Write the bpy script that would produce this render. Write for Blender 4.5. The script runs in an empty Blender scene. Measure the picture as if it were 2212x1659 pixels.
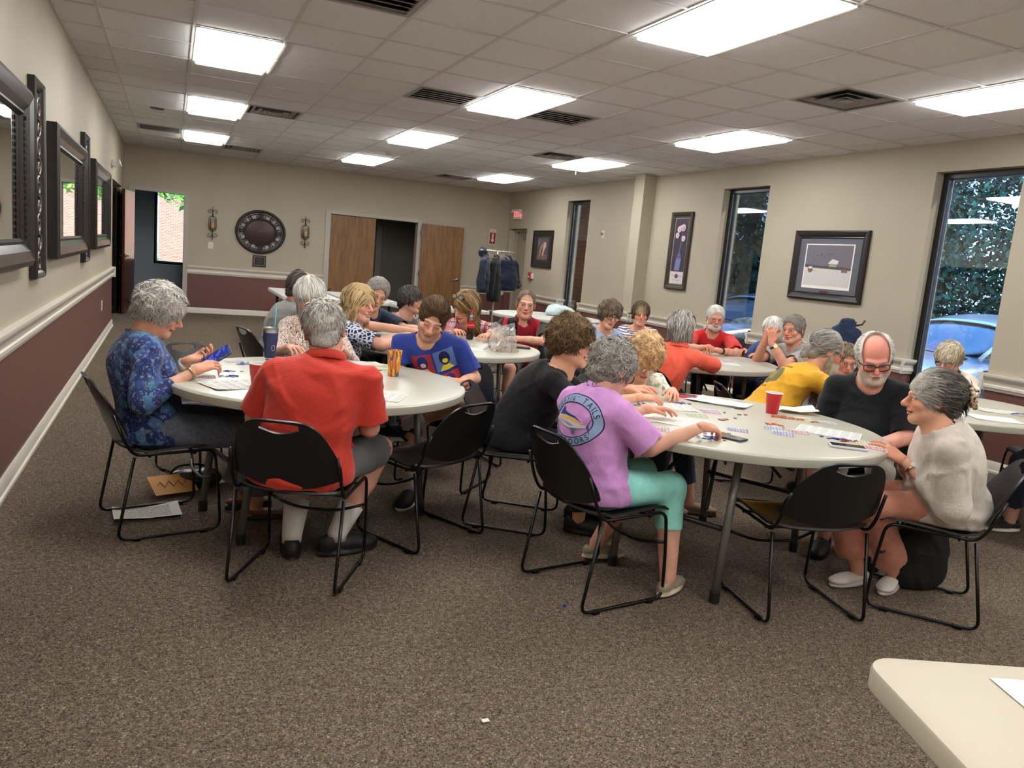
import bpy, bmesh, math, random
import numpy as np
from mathutils import Vector, Matrix
from mathutils.bvhtree import BVHTree

random.seed(7); np.random.seed(7)
SC = bpy.context.scene
COL = SC.collection
# ------------------------------------------------------------------ camera, world, sun, exposure
cam_d = bpy.data.cameras.new('camera'); cam = bpy.data.objects.new('camera', cam_d); COL.objects.link(cam)
cam_d.sensor_fit = 'HORIZONTAL'; cam_d.sensor_width = 36.0; cam_d.lens = 27.2007; cam_d.clip_start = .05; cam_d.clip_end = 400
cam.matrix_world = Matrix(((0.91398628, -0.01781207, -0.40535393, 0.0),
                           (-0.39615234, 0.17677772, -0.90100664, 0.0),
                           (0.08770634, 0.98408961, 0.15451611, 1.4239),
                           (0, 0, 0, 1)))
SC.camera = cam
world = bpy.data.worlds.new('world'); SC.world = world; world.use_nodes = True
_n = world.node_tree.nodes; _l = world.node_tree.links
_bg = _n['Background']; _tc = _n.new('ShaderNodeTexCoord'); _sx = _n.new('ShaderNodeSeparateXYZ'); _rp = _n.new('ShaderNodeValToRGB')
_l.new(_tc.outputs['Generated'], _sx.inputs[0]); _l.new(_sx.outputs['Z'], _rp.inputs[0]); _l.new(_rp.outputs[0], _bg.inputs[0])
_rp.color_ramp.elements[0].position = 0.0; _rp.color_ramp.elements[0].color = (0.40, 0.66, 1.0, 1)
_rp.color_ramp.elements[1].position = 0.7; _rp.color_ramp.elements[1].color = (0.16, 0.42, 1.0, 1)
_bg.inputs[1].default_value = 3.0
sun_d = bpy.data.lights.new('sun', 'SUN'); sun_d.energy = 9.0; sun_d.angle = .01; sun_d.color = (1, .93, .82)
sun = bpy.data.objects.new('sun', sun_d); COL.objects.link(sun)
sun.rotation_euler = Vector((-.42, .70, -.58)).to_track_quat('-Z', 'Y').to_euler()
SC.view_settings.view_transform = 'Standard'; SC.view_settings.look = 'None'; SC.view_settings.gamma = 1.0
SC.view_settings.exposure = 1.08; SC.view_settings.use_curve_mapping = False
LAMP_STRENGTH = 9.0
SC.cycles.max_bounces = 7; SC.cycles.transparent_max_bounces = 24
SC.cycles.diffuse_bounces = 4; SC.cycles.glossy_bounces = 4; SC.cycles.transmission_bounces = 6
SC.cycles.caustics_reflective = False; SC.cycles.caustics_refractive = False
SC.cycles.sample_clamp_indirect = 6.0
SC.cycles.use_denoising = True

# room frame: X right, Y away from the camera, Z up (metres)
XL, XR, YF, ZC = -0.783, 6.518, 15.40, 2.870
TILE = 0.6096; GX, GY = 3.1684, 4.3967          # ceiling grid: x = GX + TILE*i, y = GY + TILE*j

# ------------------------------------------------------------------ materials
def S2L(c):
    return tuple(((v/255.0)/12.92 if v/255.0 <= .04045 else (((v/255.0)+.055)/1.055)**2.4) for v in c)
MATS = {}
class NT:
    """short-hand for building node materials"""
    def __init__(s, name):
        s.m = bpy.data.materials.new(name); s.m.use_nodes = True
        s.t = s.m.node_tree; s.n = s.t.nodes; s.l = s.t.links
        s.b = s.n['Principled BSDF']
    def node(s, kind, **kw):
        nd = s.n.new('ShaderNode'+kind)
        for k, v in kw.items():
            if k in nd.inputs: s.set(nd.inputs[k], v)
            else: setattr(nd, k, v)
        return nd
    def set(s, inp, v):
        if hasattr(v, 'is_linked') or isinstance(v, bpy.types.NodeSocket): s.l.new(v, inp)
        elif isinstance(v, (tuple, list)) and len(v) == 3 and inp.type == 'RGBA': inp.default_value = (*v, 1)
        else: inp.default_value = v
    def out(s, **kw):
        for k, v in kw.items(): s.set(s.b.inputs[k.replace('_', ' ')], v)
        return s.m
    def obj(s):
        return s.node('TexCoord').outputs['Object']
    def uv(s):
        return s.node('TexCoord').outputs['UV']
    def noise(s, vec, scale, detail=3, rough=.55, fac=True):
        nd = s.node('TexNoise'); s.l.new(vec, nd.inputs['Vector']); nd.inputs['Scale'].default_value = scale
        nd.inputs['Detail'].default_value = detail; nd.inputs['Roughness'].default_value = rough
        return nd.outputs['Fac'] if fac else nd.outputs['Color']
    def vor(s, vec, scale, feature='F1', out='Distance', rnd=1.0):
        nd = s.node('TexVoronoi'); nd.feature = feature; s.l.new(vec, nd.inputs['Vector']); nd.inputs['Scale'].default_value = scale
        nd.inputs['Randomness'].default_value = rnd
        return nd.outputs[out]
    def ramp(s, fac, stops, interp='LINEAR'):
        nd = s.node('ValToRGB'); s.l.new(fac, nd.inputs[0]); e = nd.color_ramp.elements; nd.color_ramp.interpolation = interp
        while len(e) < len(stops): e.new(.5)
        for i, (p, c) in enumerate(stops):
            e[i].position = p; e[i].color = (*c, 1) if not isinstance(c, (int, float)) else (c, c, c, 1)
        return nd.outputs[0]
    def mix(s, fac, a, b):
        nd = s.node('Mix', data_type='RGBA')
        for i, v in ((0, fac), (6, a), (7, b)): s.set(nd.inputs[i], v)
        return nd.outputs[2]
    def math(s, op, a, b=0.0, c=0.0):
        nd = s.node('Math', operation=op); s.set(nd.inputs[0], a); s.set(nd.inputs[1], b); s.set(nd.inputs[2], c)
        return nd.outputs[0]
    def sep(s, vec):
        nd = s.node('SeparateXYZ'); s.l.new(vec, nd.inputs[0]); return nd.outputs
    def comb(s, x, y, z):
        nd = s.node('CombineXYZ')
        for i, v in enumerate((x, y, z)): s.set(nd.inputs[i], v)
        return nd.outputs[0]
    def vmath(s, op, a, b):
        nd = s.node('VectorMath', operation=op); s.set(nd.inputs[0], a); s.set(nd.inputs[1], b); return nd.outputs[0]
    def bump(s, h, strength=.3, dist=.01):
        nd = s.node('Bump'); s.l.new(h, nd.inputs['Height']); nd.inputs['Strength'].default_value = strength; nd.inputs['Distance'].default_value = dist
        s.l.new(nd.outputs[0], s.b.inputs['Normal'])
    def band(s, x, period, width, off=0.0):
        """1 inside a stripe of given width (share of period)"""
        f = s.math('FRACT', s.math('ADD', s.math('DIVIDE', x, period), off)); return s.math('LESS_THAN', f, width)
def plain(name, rgb, rough=.5, metal=0.0, spec=.5, grain=0.0, gscale=60, bump=0.0, bscale=200, **kw):
    if name in MATS: return MATS[name]
    t = NT(name); c = S2L(rgb)
    if grain:
        v = t.noise(t.obj(), gscale, 4)
        t.set(t.b.inputs['Base Color'], t.ramp(v, [(.3, tuple(x*(1-grain) for x in c)), (.7, tuple(min(1, x*(1+grain)) for x in c))]))
    else: t.set(t.b.inputs['Base Color'], c)
    if bump: t.bump(t.noise(t.obj(), bscale, 3), bump, .002)
    t.out(Roughness=rough, Metallic=metal, Specular_IOR_Level=spec, **kw); MATS[name] = t.m
    return t.m
def emit(name, rgb, strength):
    if name in MATS: return MATS[name]
    t = NT(name); t.out(Base_Color=(0, 0, 0), Emission_Color=rgb, Emission_Strength=strength); MATS[name] = t.m; return t.m
def glass(name, tint=(1, 1, 1), refl=.08, rough=0.0):
    """thin pane: mostly clear with a real mirror component"""
    if name in MATS: return MATS[name]
    t = NT(name); tr = t.node('BsdfTransparent'); tr.inputs[0].default_value = (*tint, 1)
    gl = t.node('BsdfGlossy'); gl.inputs['Roughness'].default_value = rough
    fr = t.node('Fresnel'); fr.inputs[0].default_value = 1.5
    f = t.math('MINIMUM', t.math('MULTIPLY', fr.outputs[0], refl/.04), .9)
    mx = t.node('MixShader'); t.l.new(f, mx.inputs[0]); t.l.new(tr.outputs[0], mx.inputs[1]); t.l.new(gl.outputs[0], mx.inputs[2])
    o = [n for n in t.n if n.type == 'OUTPUT_MATERIAL'][0]; t.l.new(mx.outputs[0], o.inputs['Surface']); MATS[name] = t.m
    return t.m
def vcol(name, rough=.5, spec=.4, bump=0, bscale=300, sss=0.0, mult=None):
    """surface whose own colour is stored per vertex (attribute Col)"""
    if name in MATS: return MATS[name]
    t = NT(name); a = t.node('Attribute', attribute_name='Col')
    c = a.outputs['Color']
    if mult: c = t.mix(t.ramp(t.noise(t.obj(), mult[0], 4), [(.35, 0.0), (.65, 1.0)]), t.vmath('MULTIPLY', c, (mult[1],)*3), c)
    t.out(Base_Color=c, Roughness=rough, Specular_IOR_Level=spec)
    if sss: t.out(Subsurface_Weight=sss, Subsurface_Radius=(.012, .005, .003)); t.b.inputs['Subsurface Scale'].default_value = 1.0
    if bump: t.bump(t.noise(t.obj(), bscale, 2), bump, .002)
    MATS[name] = t.m; return t.m

# ------------------------------------------------------------------ objects
def tag(o, label=None, cat=None, group=None, kind=None):
    if label: o['label'] = label
    if cat: o['category'] = cat
    if group: o['group'] = group
    if kind: o['kind'] = kind
    return o
def empty(name, loc=(0, 0, 0), rz=0.0, label=None, cat=None, group=None):
    o = bpy.data.objects.new(name, None); COL.objects.link(o); o.location = loc; o.rotation_euler = (0, 0, rz); o.empty_display_size = .1
    return tag(o, label, cat, group)
def raw(name, verts, faces, mat, parent=None, smooth=False, mats=None, fmat=None, col=None):
    me = bpy.data.meshes.new(name)
    v = np.asarray(verts, np.float32).reshape(-1, 3)
    if isinstance(faces, np.ndarray):
        k = faces.shape[1]; nf = len(faces)
        me.vertices.add(len(v)); me.vertices.foreach_set('co', v.ravel())
        me.loops.add(nf*k); me.loops.foreach_set('vertex_index', faces.astype(np.int32).ravel())
        me.polygons.add(nf); me.polygons.foreach_set('loop_start', np.arange(0, nf*k, k, dtype=np.int32))
        me.update(calc_edges=True)
    else:
        me.from_pydata([tuple(map(float, a)) for a in v], [], [tuple(int(i) for i in f) for f in faces]); me.update()
    if smooth: me.polygons.foreach_set('use_smooth', np.ones(len(me.polygons), bool))
    for m in (mats or ([mat] if mat else [])): me.materials.append(m)
    if fmat is not None: me.polygons.foreach_set('material_index', np.asarray(fmat, np.int32))
    if col is not None:
        a = me.color_attributes.new('Col', 'FLOAT_COLOR', 'POINT')
        c = np.ones((len(v), 4), np.float32); c[:, :3] = col; a.data.foreach_set('color', c.ravel())
    o = bpy.data.objects.new(name, me); COL.objects.link(o)
    if parent is not None: o.parent = parent
    return o
class MB:
    """collects simple solids into ONE mesh"""
    def __init__(s): s.v = []; s.f = []; s.mi = []; s.cm = 0
    def add(s, vs, fs):
        b = len(s.v); s.v += [tuple(map(float, x)) for x in vs]; s.f += [tuple(i+b for i in f) for f in fs]; s.mi += [s.cm]*len(fs); return s
    def box(s, x0, x1, y0, y1, z0, z1, M=None):
        vs = [(x, y, z) for x in (x0, x1) for y in (y0, y1) for z in (z0, z1)]
        if M is not None: vs = [tuple(M @ Vector(q)) for q in vs]
        return s.add(vs, [(0, 1, 3, 2), (4, 6, 7, 5), (0, 4, 5, 1), (2, 3, 7, 6), (0, 2, 6, 4), (1, 5, 7, 3)])
    def bbox(s, x0, x1, y0, y1, z0, z1, b=.004, M=None):
        """box with chamfered edges"""
        bm = bmesh.new(); bmesh.ops.create_cube(bm, size=1)
        for q in bm.verts: q.co = Vector(((x0+x1)/2+q.co.x*(x1-x0), (y0+y1)/2+q.co.y*(y1-y0), (z0+z1)/2+q.co.z*(z1-z0)))
        bmesh.ops.bevel(bm, geom=bm.edges[:], offset=b, segments=2, affect='EDGES', profile=.5)
        if M is not None: bmesh.ops.transform(bm, matrix=M, verts=bm.verts)
        bm.verts.ensure_lookup_table(); vs = [q.co[:] for q in bm.verts]; fs = [[q.index for q in f.verts] for f in bm.faces]; bm.free()
        return s.add(vs, fs)
    def tube(s, pts, r, n=8, fil=0.0, closed=False, caps=True, rr=None):
        pts = [Vector(q) for q in pts]
        if fil and len(pts) > 2:
            o = [pts[0]]
            for a, q, c in zip(pts[:-2], pts[1:-1], pts[2:]):
                d1 = (a-q); d2 = (c-q); f = min(fil, d1.length*.48, d2.length*.48); d1.normalize(); d2.normalize()
                A = q+d1*f; B = q+d2*f
                for i in range(6):
                    t = i/5; o.append(A*(1-t)**2+q*2*t*(1-t)+B*t*t)
            o.append(pts[-1]); pts = o
        N = len(pts); rings = []; up = None
        for i, q in enumerate(pts):
            if closed: d = (pts[(i+1) % N]-pts[i-1])
            else: d = pts[min(i+1, N-1)]-pts[max(i-1, 0)]
            if d.length < 1e-9: d = Vector((0, 0, 1))
            d.normalize()
            if up is None: up = Vector((0, 0, 1)) if abs(d.z) < .9 else Vector((1, 0, 0))
            a = d.cross(up); a.normalize(); up = a.cross(d); up.normalize()
            R = r if rr is None else rr[min(i, len(rr)-1)]
            rings.append([q+(a*math.cos(2*math.pi*k/n)+up*math.sin(2*math.pi*k/n))*R for k in range(n)])
        vs = [x for rg in rings for x in rg]; fs = []
        for i in range(N if closed else N-1):
            j = (i+1) % N
            fs += [(i*n+k, i*n+(k+1) % n, j*n+(k+1) % n, j*n+k) for k in range(n)]
        if caps and not closed: fs += [tuple(range(n-1, -1, -1)), tuple((N-1)*n+k for k in range(n))]
        return s.add(vs, fs)
    def lathe(s, prof, n=24, c=(0, 0, 0), M=None, a0=0.0, a1=2*math.pi):
        full = abs(a1-a0-2*math.pi) < 1e-6; m = n if full else n+1
        vs = []
        for k in range(m):
            a = a0+(a1-a0)*k/n
            for (r, z) in prof:
                q = Vector((r*math.cos(a), r*math.sin(a), z))
                if M is not None: q = M @ q
                vs.append((q.x+c[0], q.y+c[1], q.z+c[2]))
        p = len(prof); fs = []
        for k in range(n):
            k2 = (k+1) % m
            for i in range(p-1):
                f = (k*p+i, k2*p+i, k2*p+i+1, k*p+i+1)
                if prof[i][0] < 1e-7: f = (k*p+i, k2*p+i+1, k*p+i+1)
                elif prof[i+1][0] < 1e-7: f = (k*p+i, k2*p+i, k*p+i+1)
                fs.append(f)
        return s.add(vs, fs)
    def poly(s, pts, thick, M=None):
        """flat outline in xy extruded along z by thick"""
        n = len(pts); vs = [Vector((x, y, 0)) for x, y in pts]+[Vector((x, y, thick)) for x, y in pts]
        if M is not None: vs = [M @ q for q in vs]
        fs = [tuple(range(n-1, -1, -1)), tuple(range(n, 2*n))]+[(i, (i+1) % n, n+(i+1) % n, n+i) for i in range(n)]
        return s.add(vs, fs)
    def extr(s, prof, p0, p1, nrm):
        """moulding profile (out, z) swept from p0 to p1; nrm = outward direction"""
        p0 = Vector(p0); p1 = Vector(p1); nrm = Vector(nrm); n = len(prof)
        vs = [p0+nrm*a+Vector((0, 0, b)) for a, b in prof]+[p1+nrm*a+Vector((0, 0, b)) for a, b in prof]
        fs = [(i, (i+1) % n, n+(i+1) % n, n+i) for i in range(n)]+[tuple(range(n-1, -1, -1)), tuple(range(n, 2*n))]
        return s.add(vs, fs)
    def build(s, name, mat, parent=None, smooth=False, mats=None, fix=True, auto=None):
        o = raw(name, s.v, s.f, mat, parent, smooth, mats=mats, fmat=s.mi if mats else None)
        if fix or auto:
            bm = bmesh.new(); bm.from_mesh(o.data)
            if fix: bmesh.ops.recalc_face_normals(bm, faces=bm.faces)
            if auto:
                for f in bm.faces: f.smooth = True
                for e in bm.edges:
                    if len(e.link_faces) == 2 and e.calc_face_angle(0) > auto: e.smooth = False
            bm.to_mesh(o.data); bm.free()
        return o
def dup(o, parent=None):
    c = o.copy(); COL.objects.link(c)
    if parent is not None: c.parent = parent
    for ch in list(o.children): dup(ch, c)
    return c

# ------------------------------------------------------------------ signed-distance modelling (people, cloth, cars)
class Fld:
    def __init__(s, lo, hi, h):
        s.o = np.asarray(lo, float); s.h = h
        n = np.ceil((np.asarray(hi, float)-s.o)/h).astype(int)+1
        s.n = n; s.ax = [(s.o[i]+np.arange(n[i])*h).astype(np.float32) for i in range(3)]
        s.D = np.full(tuple(n), .12, np.float32)
    def win(s, lo, hi):
        a = np.maximum(np.floor((np.asarray(lo)-s.o)/s.h).astype(int), 0); b = np.minimum(np.ceil((np.asarray(hi)-s.o)/s.h).astype(int)+1, s.n)
        if (b <= a).any(): return None
        sl = tuple(slice(a[i], b[i]) for i in range(3))
        X, Y, Z = s.ax[0][sl[0]][:, None, None], s.ax[1][sl[1]][None, :, None], s.ax[2][sl[2]][None, None, :]
        return sl, X, Y, Z
    def put(s, f, lo, hi, k, sub):
        pad = .03+k
        w = s.win(np.asarray(lo)-pad, np.asarray(hi)+pad)
        if w is None: return s
        sl, X, Y, Z = w; d = f(X, Y, Z); D = s.D[sl]
        if sub: D2 = -D; b = d
        else: D2 = D; b = d
        if k > 0:
            t = np.clip(.5+.5*(b-D2)/k, 0, 1); r = b*(1-t)+D2*t-k*t*(1-t)
        else: r = np.minimum(D2, b)
        s.D[sl] = -r if sub else r
        return s
    def cone(s, a, b, ra, rb, k=.015, sub=False):
        a = np.asarray(a, np.float32); b = np.asarray(b, np.float32); ab = b-a; L = max(float(ab@ab), 1e-12)
        def f(X, Y, Z):
            x, y, z = X-a[0], Y-a[1], Z-a[2]
            t = np.clip((x*ab[0]+y*ab[1]+z*ab[2])/L, 0, 1)
            return np.sqrt((x-t*ab[0])**2+(y-t*ab[1])**2+(z-t*ab[2])**2)-(ra+(rb-ra)*t)
        R = max(ra, rb); return s.put(f, np.minimum(a, b)-R, np.maximum(a, b)+R, k, sub)
    def ell(s, c, r, M=None, k=.015, sub=False):
        """ellipsoid; M rows = local axes"""
        c = np.asarray(c, np.float32); r = np.asarray(r, np.float32); M = np.eye(3) if M is None else np.asarray(M)
        def f(X, Y, Z):
            x, y, z = X-c[0], Y-c[1], Z-c[2]
            q = [(M[i][0]*x+M[i][1]*y+M[i][2]*z)/r[i] for i in range(3)]
            k0 = np.sqrt(q[0]**2+q[1]**2+q[2]**2); k1 = np.sqrt((q[0]/r[0])**2+(q[1]/r[1])**2+(q[2]/r[2])**2)
            return k0*(k0-1)/np.maximum(k1, 1e-6)
        ext = np.abs(np.asarray(M)).T @ r
        return s.put(f, c-ext, c+ext, k, sub)
    def plane(s, p, n, k=0.0):
        """cut away the side n points to"""
        p = np.asarray(p, np.float32); n = np.asarray(n, np.float32); n = n/np.linalg.norm(n)
        X, Y, Z = s.ax[0][:, None, None], s.ax[1][None, :, None], s.ax[2][None, None, :]
        d = (X-p[0])*n[0]+(Y-p[1])*n[1]+(Z-p[2])*n[2]
        if k > 0:
            t = np.clip(.5-.5*(d-s.D)/k, 0, 1); s.D = (d*(1-t)+s.D*t+k*t*(1-t)).astype(np.float32)
        else: s.D = np.maximum(s.D, d).astype(np.float32)
        return s
    def mesh(s):
        D = s.D; D[0], D[-1], D[:, 0], D[:, -1], D[:, :, 0], D[:, :, -1] = (.05,)*6
        S = D < 0; n = s.n
        cnt = np.zeros(tuple(n-1), np.int8)
        cor = [(i, j, k) for i in (0, 1) for j in (0, 1) for k in (0, 1)]
        for (i, j, k) in cor: cnt += S[i:n[0]-1+i, j:n[1]-1+j, k:n[2]-1+k]
        idx = np.argwhere((cnt > 0) & (cnt < 8)); N = len(idx)
        if N == 0: return np.zeros((0, 3)), np.zeros((0, 4), int)
        val = {c: D[idx[:, 0]+c[0], idx[:, 1]+c[1], idx[:, 2]+c[2]] for c in cor}
        acc = np.zeros((N, 3)); m_ = np.zeros(N)
        for a in cor:
            for ax in range(3):
                if a[ax]: continue
                b = list(a); b[ax] = 1; b = tuple(b); va, vb = val[a], val[b]; m = (va < 0) != (vb < 0)
                t = np.where(m, va/np.where(m, va-vb, 1), 0)
                for q in range(3): acc[:, q] += m*(a[q]+(t if q == ax else 0))
                m_ += m
        V = s.o+(idx+acc/m_[:, None])*s.h
        ids = -np.ones(tuple(n-1), np.int64); ids[idx[:, 0], idx[:, 1], idx[:, 2]] = np.arange(N)
        F = []
        for ax in range(3):
            p, q = [(1, 2), (2, 0), (0, 1)][ax]
            A = np.moveaxis(S, (ax, p, q), (0, 1, 2)); I = np.moveaxis(ids, (ax, p, q), (0, 1, 2))
            s0 = A[:-1, 1:-1, 1:-1]; s1 = A[1:, 1:-1, 1:-1]
            for w, fl in ((s0 & ~s1, False), (~s0 & s1, True)):
                e = np.argwhere(w); i, j, k = e[:, 0], e[:, 1]+1, e[:, 2]+1
                qd = np.stack([I[i, j-1, k-1], I[i, j, k-1], I[i, j, k], I[i, j-1, k]], 1)
                F.append(qd[:, ::-1] if fl else qd)
        F = np.concatenate(F); F = F[(F >= 0).all(1)]
        return V, F
def vnormals(V, F):
    N = np.zeros_like(V); a = V[F[:, 2]]-V[F[:, 0]]; b = V[F[:, 3]]-V[F[:, 1]]; n = np.cross(a, b)
    for i in range(4): np.add.at(N, F[:, i], n)
    return N/np.maximum(np.linalg.norm(N, axis=1, keepdims=True), 1e-9)
def relax(V, F, it=1, w=.5):
    for _ in range(it):
        A = np.zeros_like(V); c = np.zeros(len(V))
        for i in range(4):
            for j in (1, 3):
                np.add.at(A, F[:, i], V[F[:, (i+j) % 4]]); np.add.at(c, F[:, i], 1)
        V = V*(1-w)+w*A/np.maximum(c, 1)[:, None]
    return V
def unit(v):
    v = np.asarray(v, float); return v/max(np.linalg.norm(v), 1e-9)
# ================================================================== SETTING
def wall_mat():
    t = NT('painted_wall'); p = t.obj(); z = t.sep(p)[2]
    n = t.noise(p, 1.3, 2)
    up = t.ramp(n, [(.3, S2L((171, 161, 142))), (.7, S2L((178, 168, 149)))])
    lo = t.ramp(n, [(.3, S2L((106, 70, 64))), (.7, S2L((112, 74, 68)))])
    t.out(Base_Color=t.mix(t.math('LESS_THAN', z, .79), up, lo), Roughness=t.math('MULTIPLY_ADD', t.math('LESS_THAN', z, .79), -.22, .62))
    t.bump(t.noise(p, 160, 2), .05, .002); return t.m
WALL = wall_mat()
TRIM = plain('white_trim', (214, 207, 194), .38, grain=.02, gscale=5)
BLACKM = plain('black_frame', (20, 19, 20), .35)
DWOOD = plain('dark_wood', (38, 30, 27), .3, grain=.25, gscale=14)
def carpet_mat():
    t = NT('carpet'); p = t.obj()
    v = t.vor(p, 230, 'F1', 'Color'); h = t.sep(v)[0]
    c = t.ramp(h, [(0, S2L((60, 53, 46))), (.25, S2L((111, 96, 81))), (.45, S2L((137, 125, 110))), (.62, S2L((92, 87, 85))), (.78, S2L((156, 135, 108))), (.9, S2L((106, 90, 78))), (1, S2L((179, 171, 156)))])
    m = t.noise(p, 46, 3, .6); c2 = t.mix(t.ramp(m, [(.35, 0.0), (.68, 1.0)]), t.vmath('MULTIPLY', c, (.62, .60, .60)), c)
    g = t.noise(p, .9, 2); c3 = t.mix(t.ramp(g, [(.3, 0.0), (.7, .5)]), c2, t.vmath('MULTIPLY', c2, (.80, .78, .76)))
    t.out(Base_Color=c3, Roughness=.97, Specular_IOR_Level=.1)
    t.bump(t.math('ADD', t.noise(p, 260, 2), t.math('MULTIPLY', m, .7)), .55, .006); return t.m
def tile_mat():
    t = NT('ceiling_tile'); p = t.obj()
    n = t.noise(p, 190, 3, .7); f = t.noise(p, 28, 3)
    t.out(Base_Color=t.mix(t.ramp(n, [(.34, 1.0), (.44, 0.0)]), S2L((230, 230, 231)), S2L((186, 184, 183))), Roughness=.95, Specular_IOR_Level=.1)
    t.bump(t.math('ADD', n, f), .35, .003); return t.m
TILEM = tile_mat()
GRIDM = plain('grid_paint', (204, 202, 200), .5)

def st(mb, name, mat, parent=None, **kw):
    o = mb.build(name, mat, parent, **kw)
    if parent is None: o['kind'] = 'structure'
    return o
def wall_holes(name, axis, base, thick, u0, u1, z0, z1, holes, mat):
    """wall slab in the plane axis=base, thickness thick (signed), u along the other axis, rectangular holes (ua,ub,za,zb)"""
    us = sorted({u0, u1, *[h[0] for h in holes], *[h[1] for h in holes]}); zs = sorted({z0, z1, *[h[2] for h in holes], *[h[3] for h in holes]})
    m = MB()
    for ua, ub in zip(us[:-1], us[1:]):
        run = None
        for za, zb in list(zip(zs[:-1], zs[1:]))+[(None, None)]:
            solid = za is not None and not any(h[0] <= ua+1e-6 and ub <= h[1]+1e-6 and h[2] <= za+1e-6 and zb <= h[3]+1e-6 for h in holes)
            if solid: run = (run[0], zb) if run else (za, zb)
            elif run:
                a, b = sorted((base, base+thick))
                if axis == 'x': m.box(a, b, ua, ub, *run)
                else: m.box(ua, ub, a, b, *run)
                run = None
    return st(m, name, mat)
YB = -5.6                                            # wall behind the camera
WINS = [(11.905, 12.73), (7.515, 8.37), (4.45, 5.285)]; WZ0, WZ1 = .50, 2.60
fl = MB().box(XL-3.2, XR+.25, YB-.2, YF+3.3, -.12, 0); st(fl, 'floor', carpet_mat())
wall_holes('wall_right', 'x', XR, .25, YB, YF, 0, 3.1, [(a, b, WZ0, WZ1) for a, b in WINS]+[(14.42, 15.30, 0, 2.12)], WALL)
wall_holes('wall_far', 'y', YF, .16, XL-1.6, XR+.25, 0, 3.1, [(-.60, .19, 0, 2.10), (2.78, 4.56, 0, 2.05)], WALL)
wall_holes('wall_left', 'x', XL, -.2, YB, YF, 0, 3.1, [(12.66, 15.12, 0, 2.104)], WALL)
wall_holes('wall_back', 'y', YB, -.2, XL-.2, XR+.25, 0, 3.1, [], WALL)
st(MB().box(6.31, XR, 9.95, 10.21, 0, ZC), 'pilaster', WALL)
# hall behind the opening in the left wall
hall = MB().box(-3.0, -.79, 14.86, 15.02, 0, 3.1).box(-3.2, -3.0, 11.5, 15.2, 0, 3.1).box(-3.2, -.98, 11.4, 11.6, 0, 3.1).box(-3.2, -.98, 11.4, 15.4, 2.5, 2.6)
st(hall, 'wall_hall', WALL)
# rooms behind the far wall
BLUEW = plain('office_wall', (178, 184, 192), .6)
ro = wall_holes('wall_office', 'y', 17.5, .2, -1.4, 1.6, 0, 3.1, [(-.30, .62, .80, 2.22)], BLUEW)
st(MB().box(-1.4, -1.25, YF+.16, 17.5, 0, 3.1).box(1.45, 1.6, YF+.16, 17.5, 0, 3.1).box(-1.4, 1.6, YF+.16, 17.7, 2.7, 2.85), 'wall_office_side', BLUEW)
CORW = plain('corridor_wall', (128, 124, 114), .6)
st(MB().box(1.6, 6.2, 17.0, 17.15, 0, 3.1).box(2.0, 2.15, YF+.16, 17.0, 0, 3.1).box(5.9, 6.05, YF+.16, 17.0, 0, 3.1).box(1.6, 6.2, YF+.16, 17.1, 2.6, 2.75), 'wall_corridor', CORW)
DOORW = plain('dark_door', (62, 44, 30), .4, grain=.2, gscale=9)
d4 = st(MB().bbox(3.15, 4.08, 16.93, 17.0, 0, 2.05), 'door_4', DOORW)
st(MB().bbox(4.08, 4.2, 16.94, 17.0, 0, 2.1).bbox(3.05, 4.2, 16.94, 17.0, 2.05, 2.14), 'frame', plain('grey_jamb', (150, 148, 142), .5), d4)
st(MB().box(XL-3.3, XR+.5, YB-.4, 19, 3.1, 3.35), 'roof', plain('roof_deck', (90, 88, 85), .9))

# mouldings
RAIL = [(0, .715), (.012, .715), (.016, .735), (.026, .742), (.026, .762), (.018, .77), (.02, .80), (.034, .812), (.046, .83), (.05, .84), (.05, .858), (0, .858)]
RAILR = [(a, b-.02) for a, b in RAIL]
BASE = [(0, 0), (.024, 0), (.024, .018), (.014, .026), (.014, .085), (.006, .10), (0, .10)]
def trim(name, prof, runs):
    m = MB()
    for a, b, n in runs: m.extr(prof, a, b, n)
    return st(m, name, TRIM, auto=.5)
trim('trim_1', RAIL, [((XL, YB, 0), (XL, 12.66, 0), (1, 0, 0)), ((XL+.05, 12.66, 0), (XL-.2, 12.66, 0), (0, 1, 0))])
trim('trim_2', RAIL, [((.27, YF, 0), (2.70, YF, 0), (0, -1, 0)), ((5.5, YF, 0), (XR, YF, 0), (0, -1, 0)), ((-3.0, 14.86, 0), (-.79, 14.86, 0), (0, -1, 0))])
rr = []; bb = []
segs = [(YB, 4.45), (5.285, 7.515), (8.37, 9.95), (10.21, 11.905), (12.73, 14.42)]
for a, b in segs:
    rr.append(((XR, a, 0), (XR, b, 0), (-1, 0, 0)))
for a, b in WINS:
    rr += [((XR-.05, b, 0), (XR+.12, b, 0), (0, -1, 0)), ((XR-.05, a, 0), (XR+.12, a, 0), (0, 1, 0))]
rr += [((6.31, 9.9, 0), (6.31, 10.26, 0), (-1, 0, 0)), ((6.26, 9.95, 0), (XR, 9.95, 0), (0, -1, 0))]
trim('trim_3', RAILR, rr)
trim('baseboard_left', BASE, [((XL, YB, 0), (XL, 12.66, 0), (1, 0, 0))])
trim('baseboard_far', BASE, [((.27, YF, 0), (2.70, YF, 0), (0, -1, 0)), ((4.64, YF, 0), (XR, YF, 0), (0, -1, 0)), ((-3.0, 14.86, 0), (-.79, 14.86, 0), (0, -1, 0))])
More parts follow.
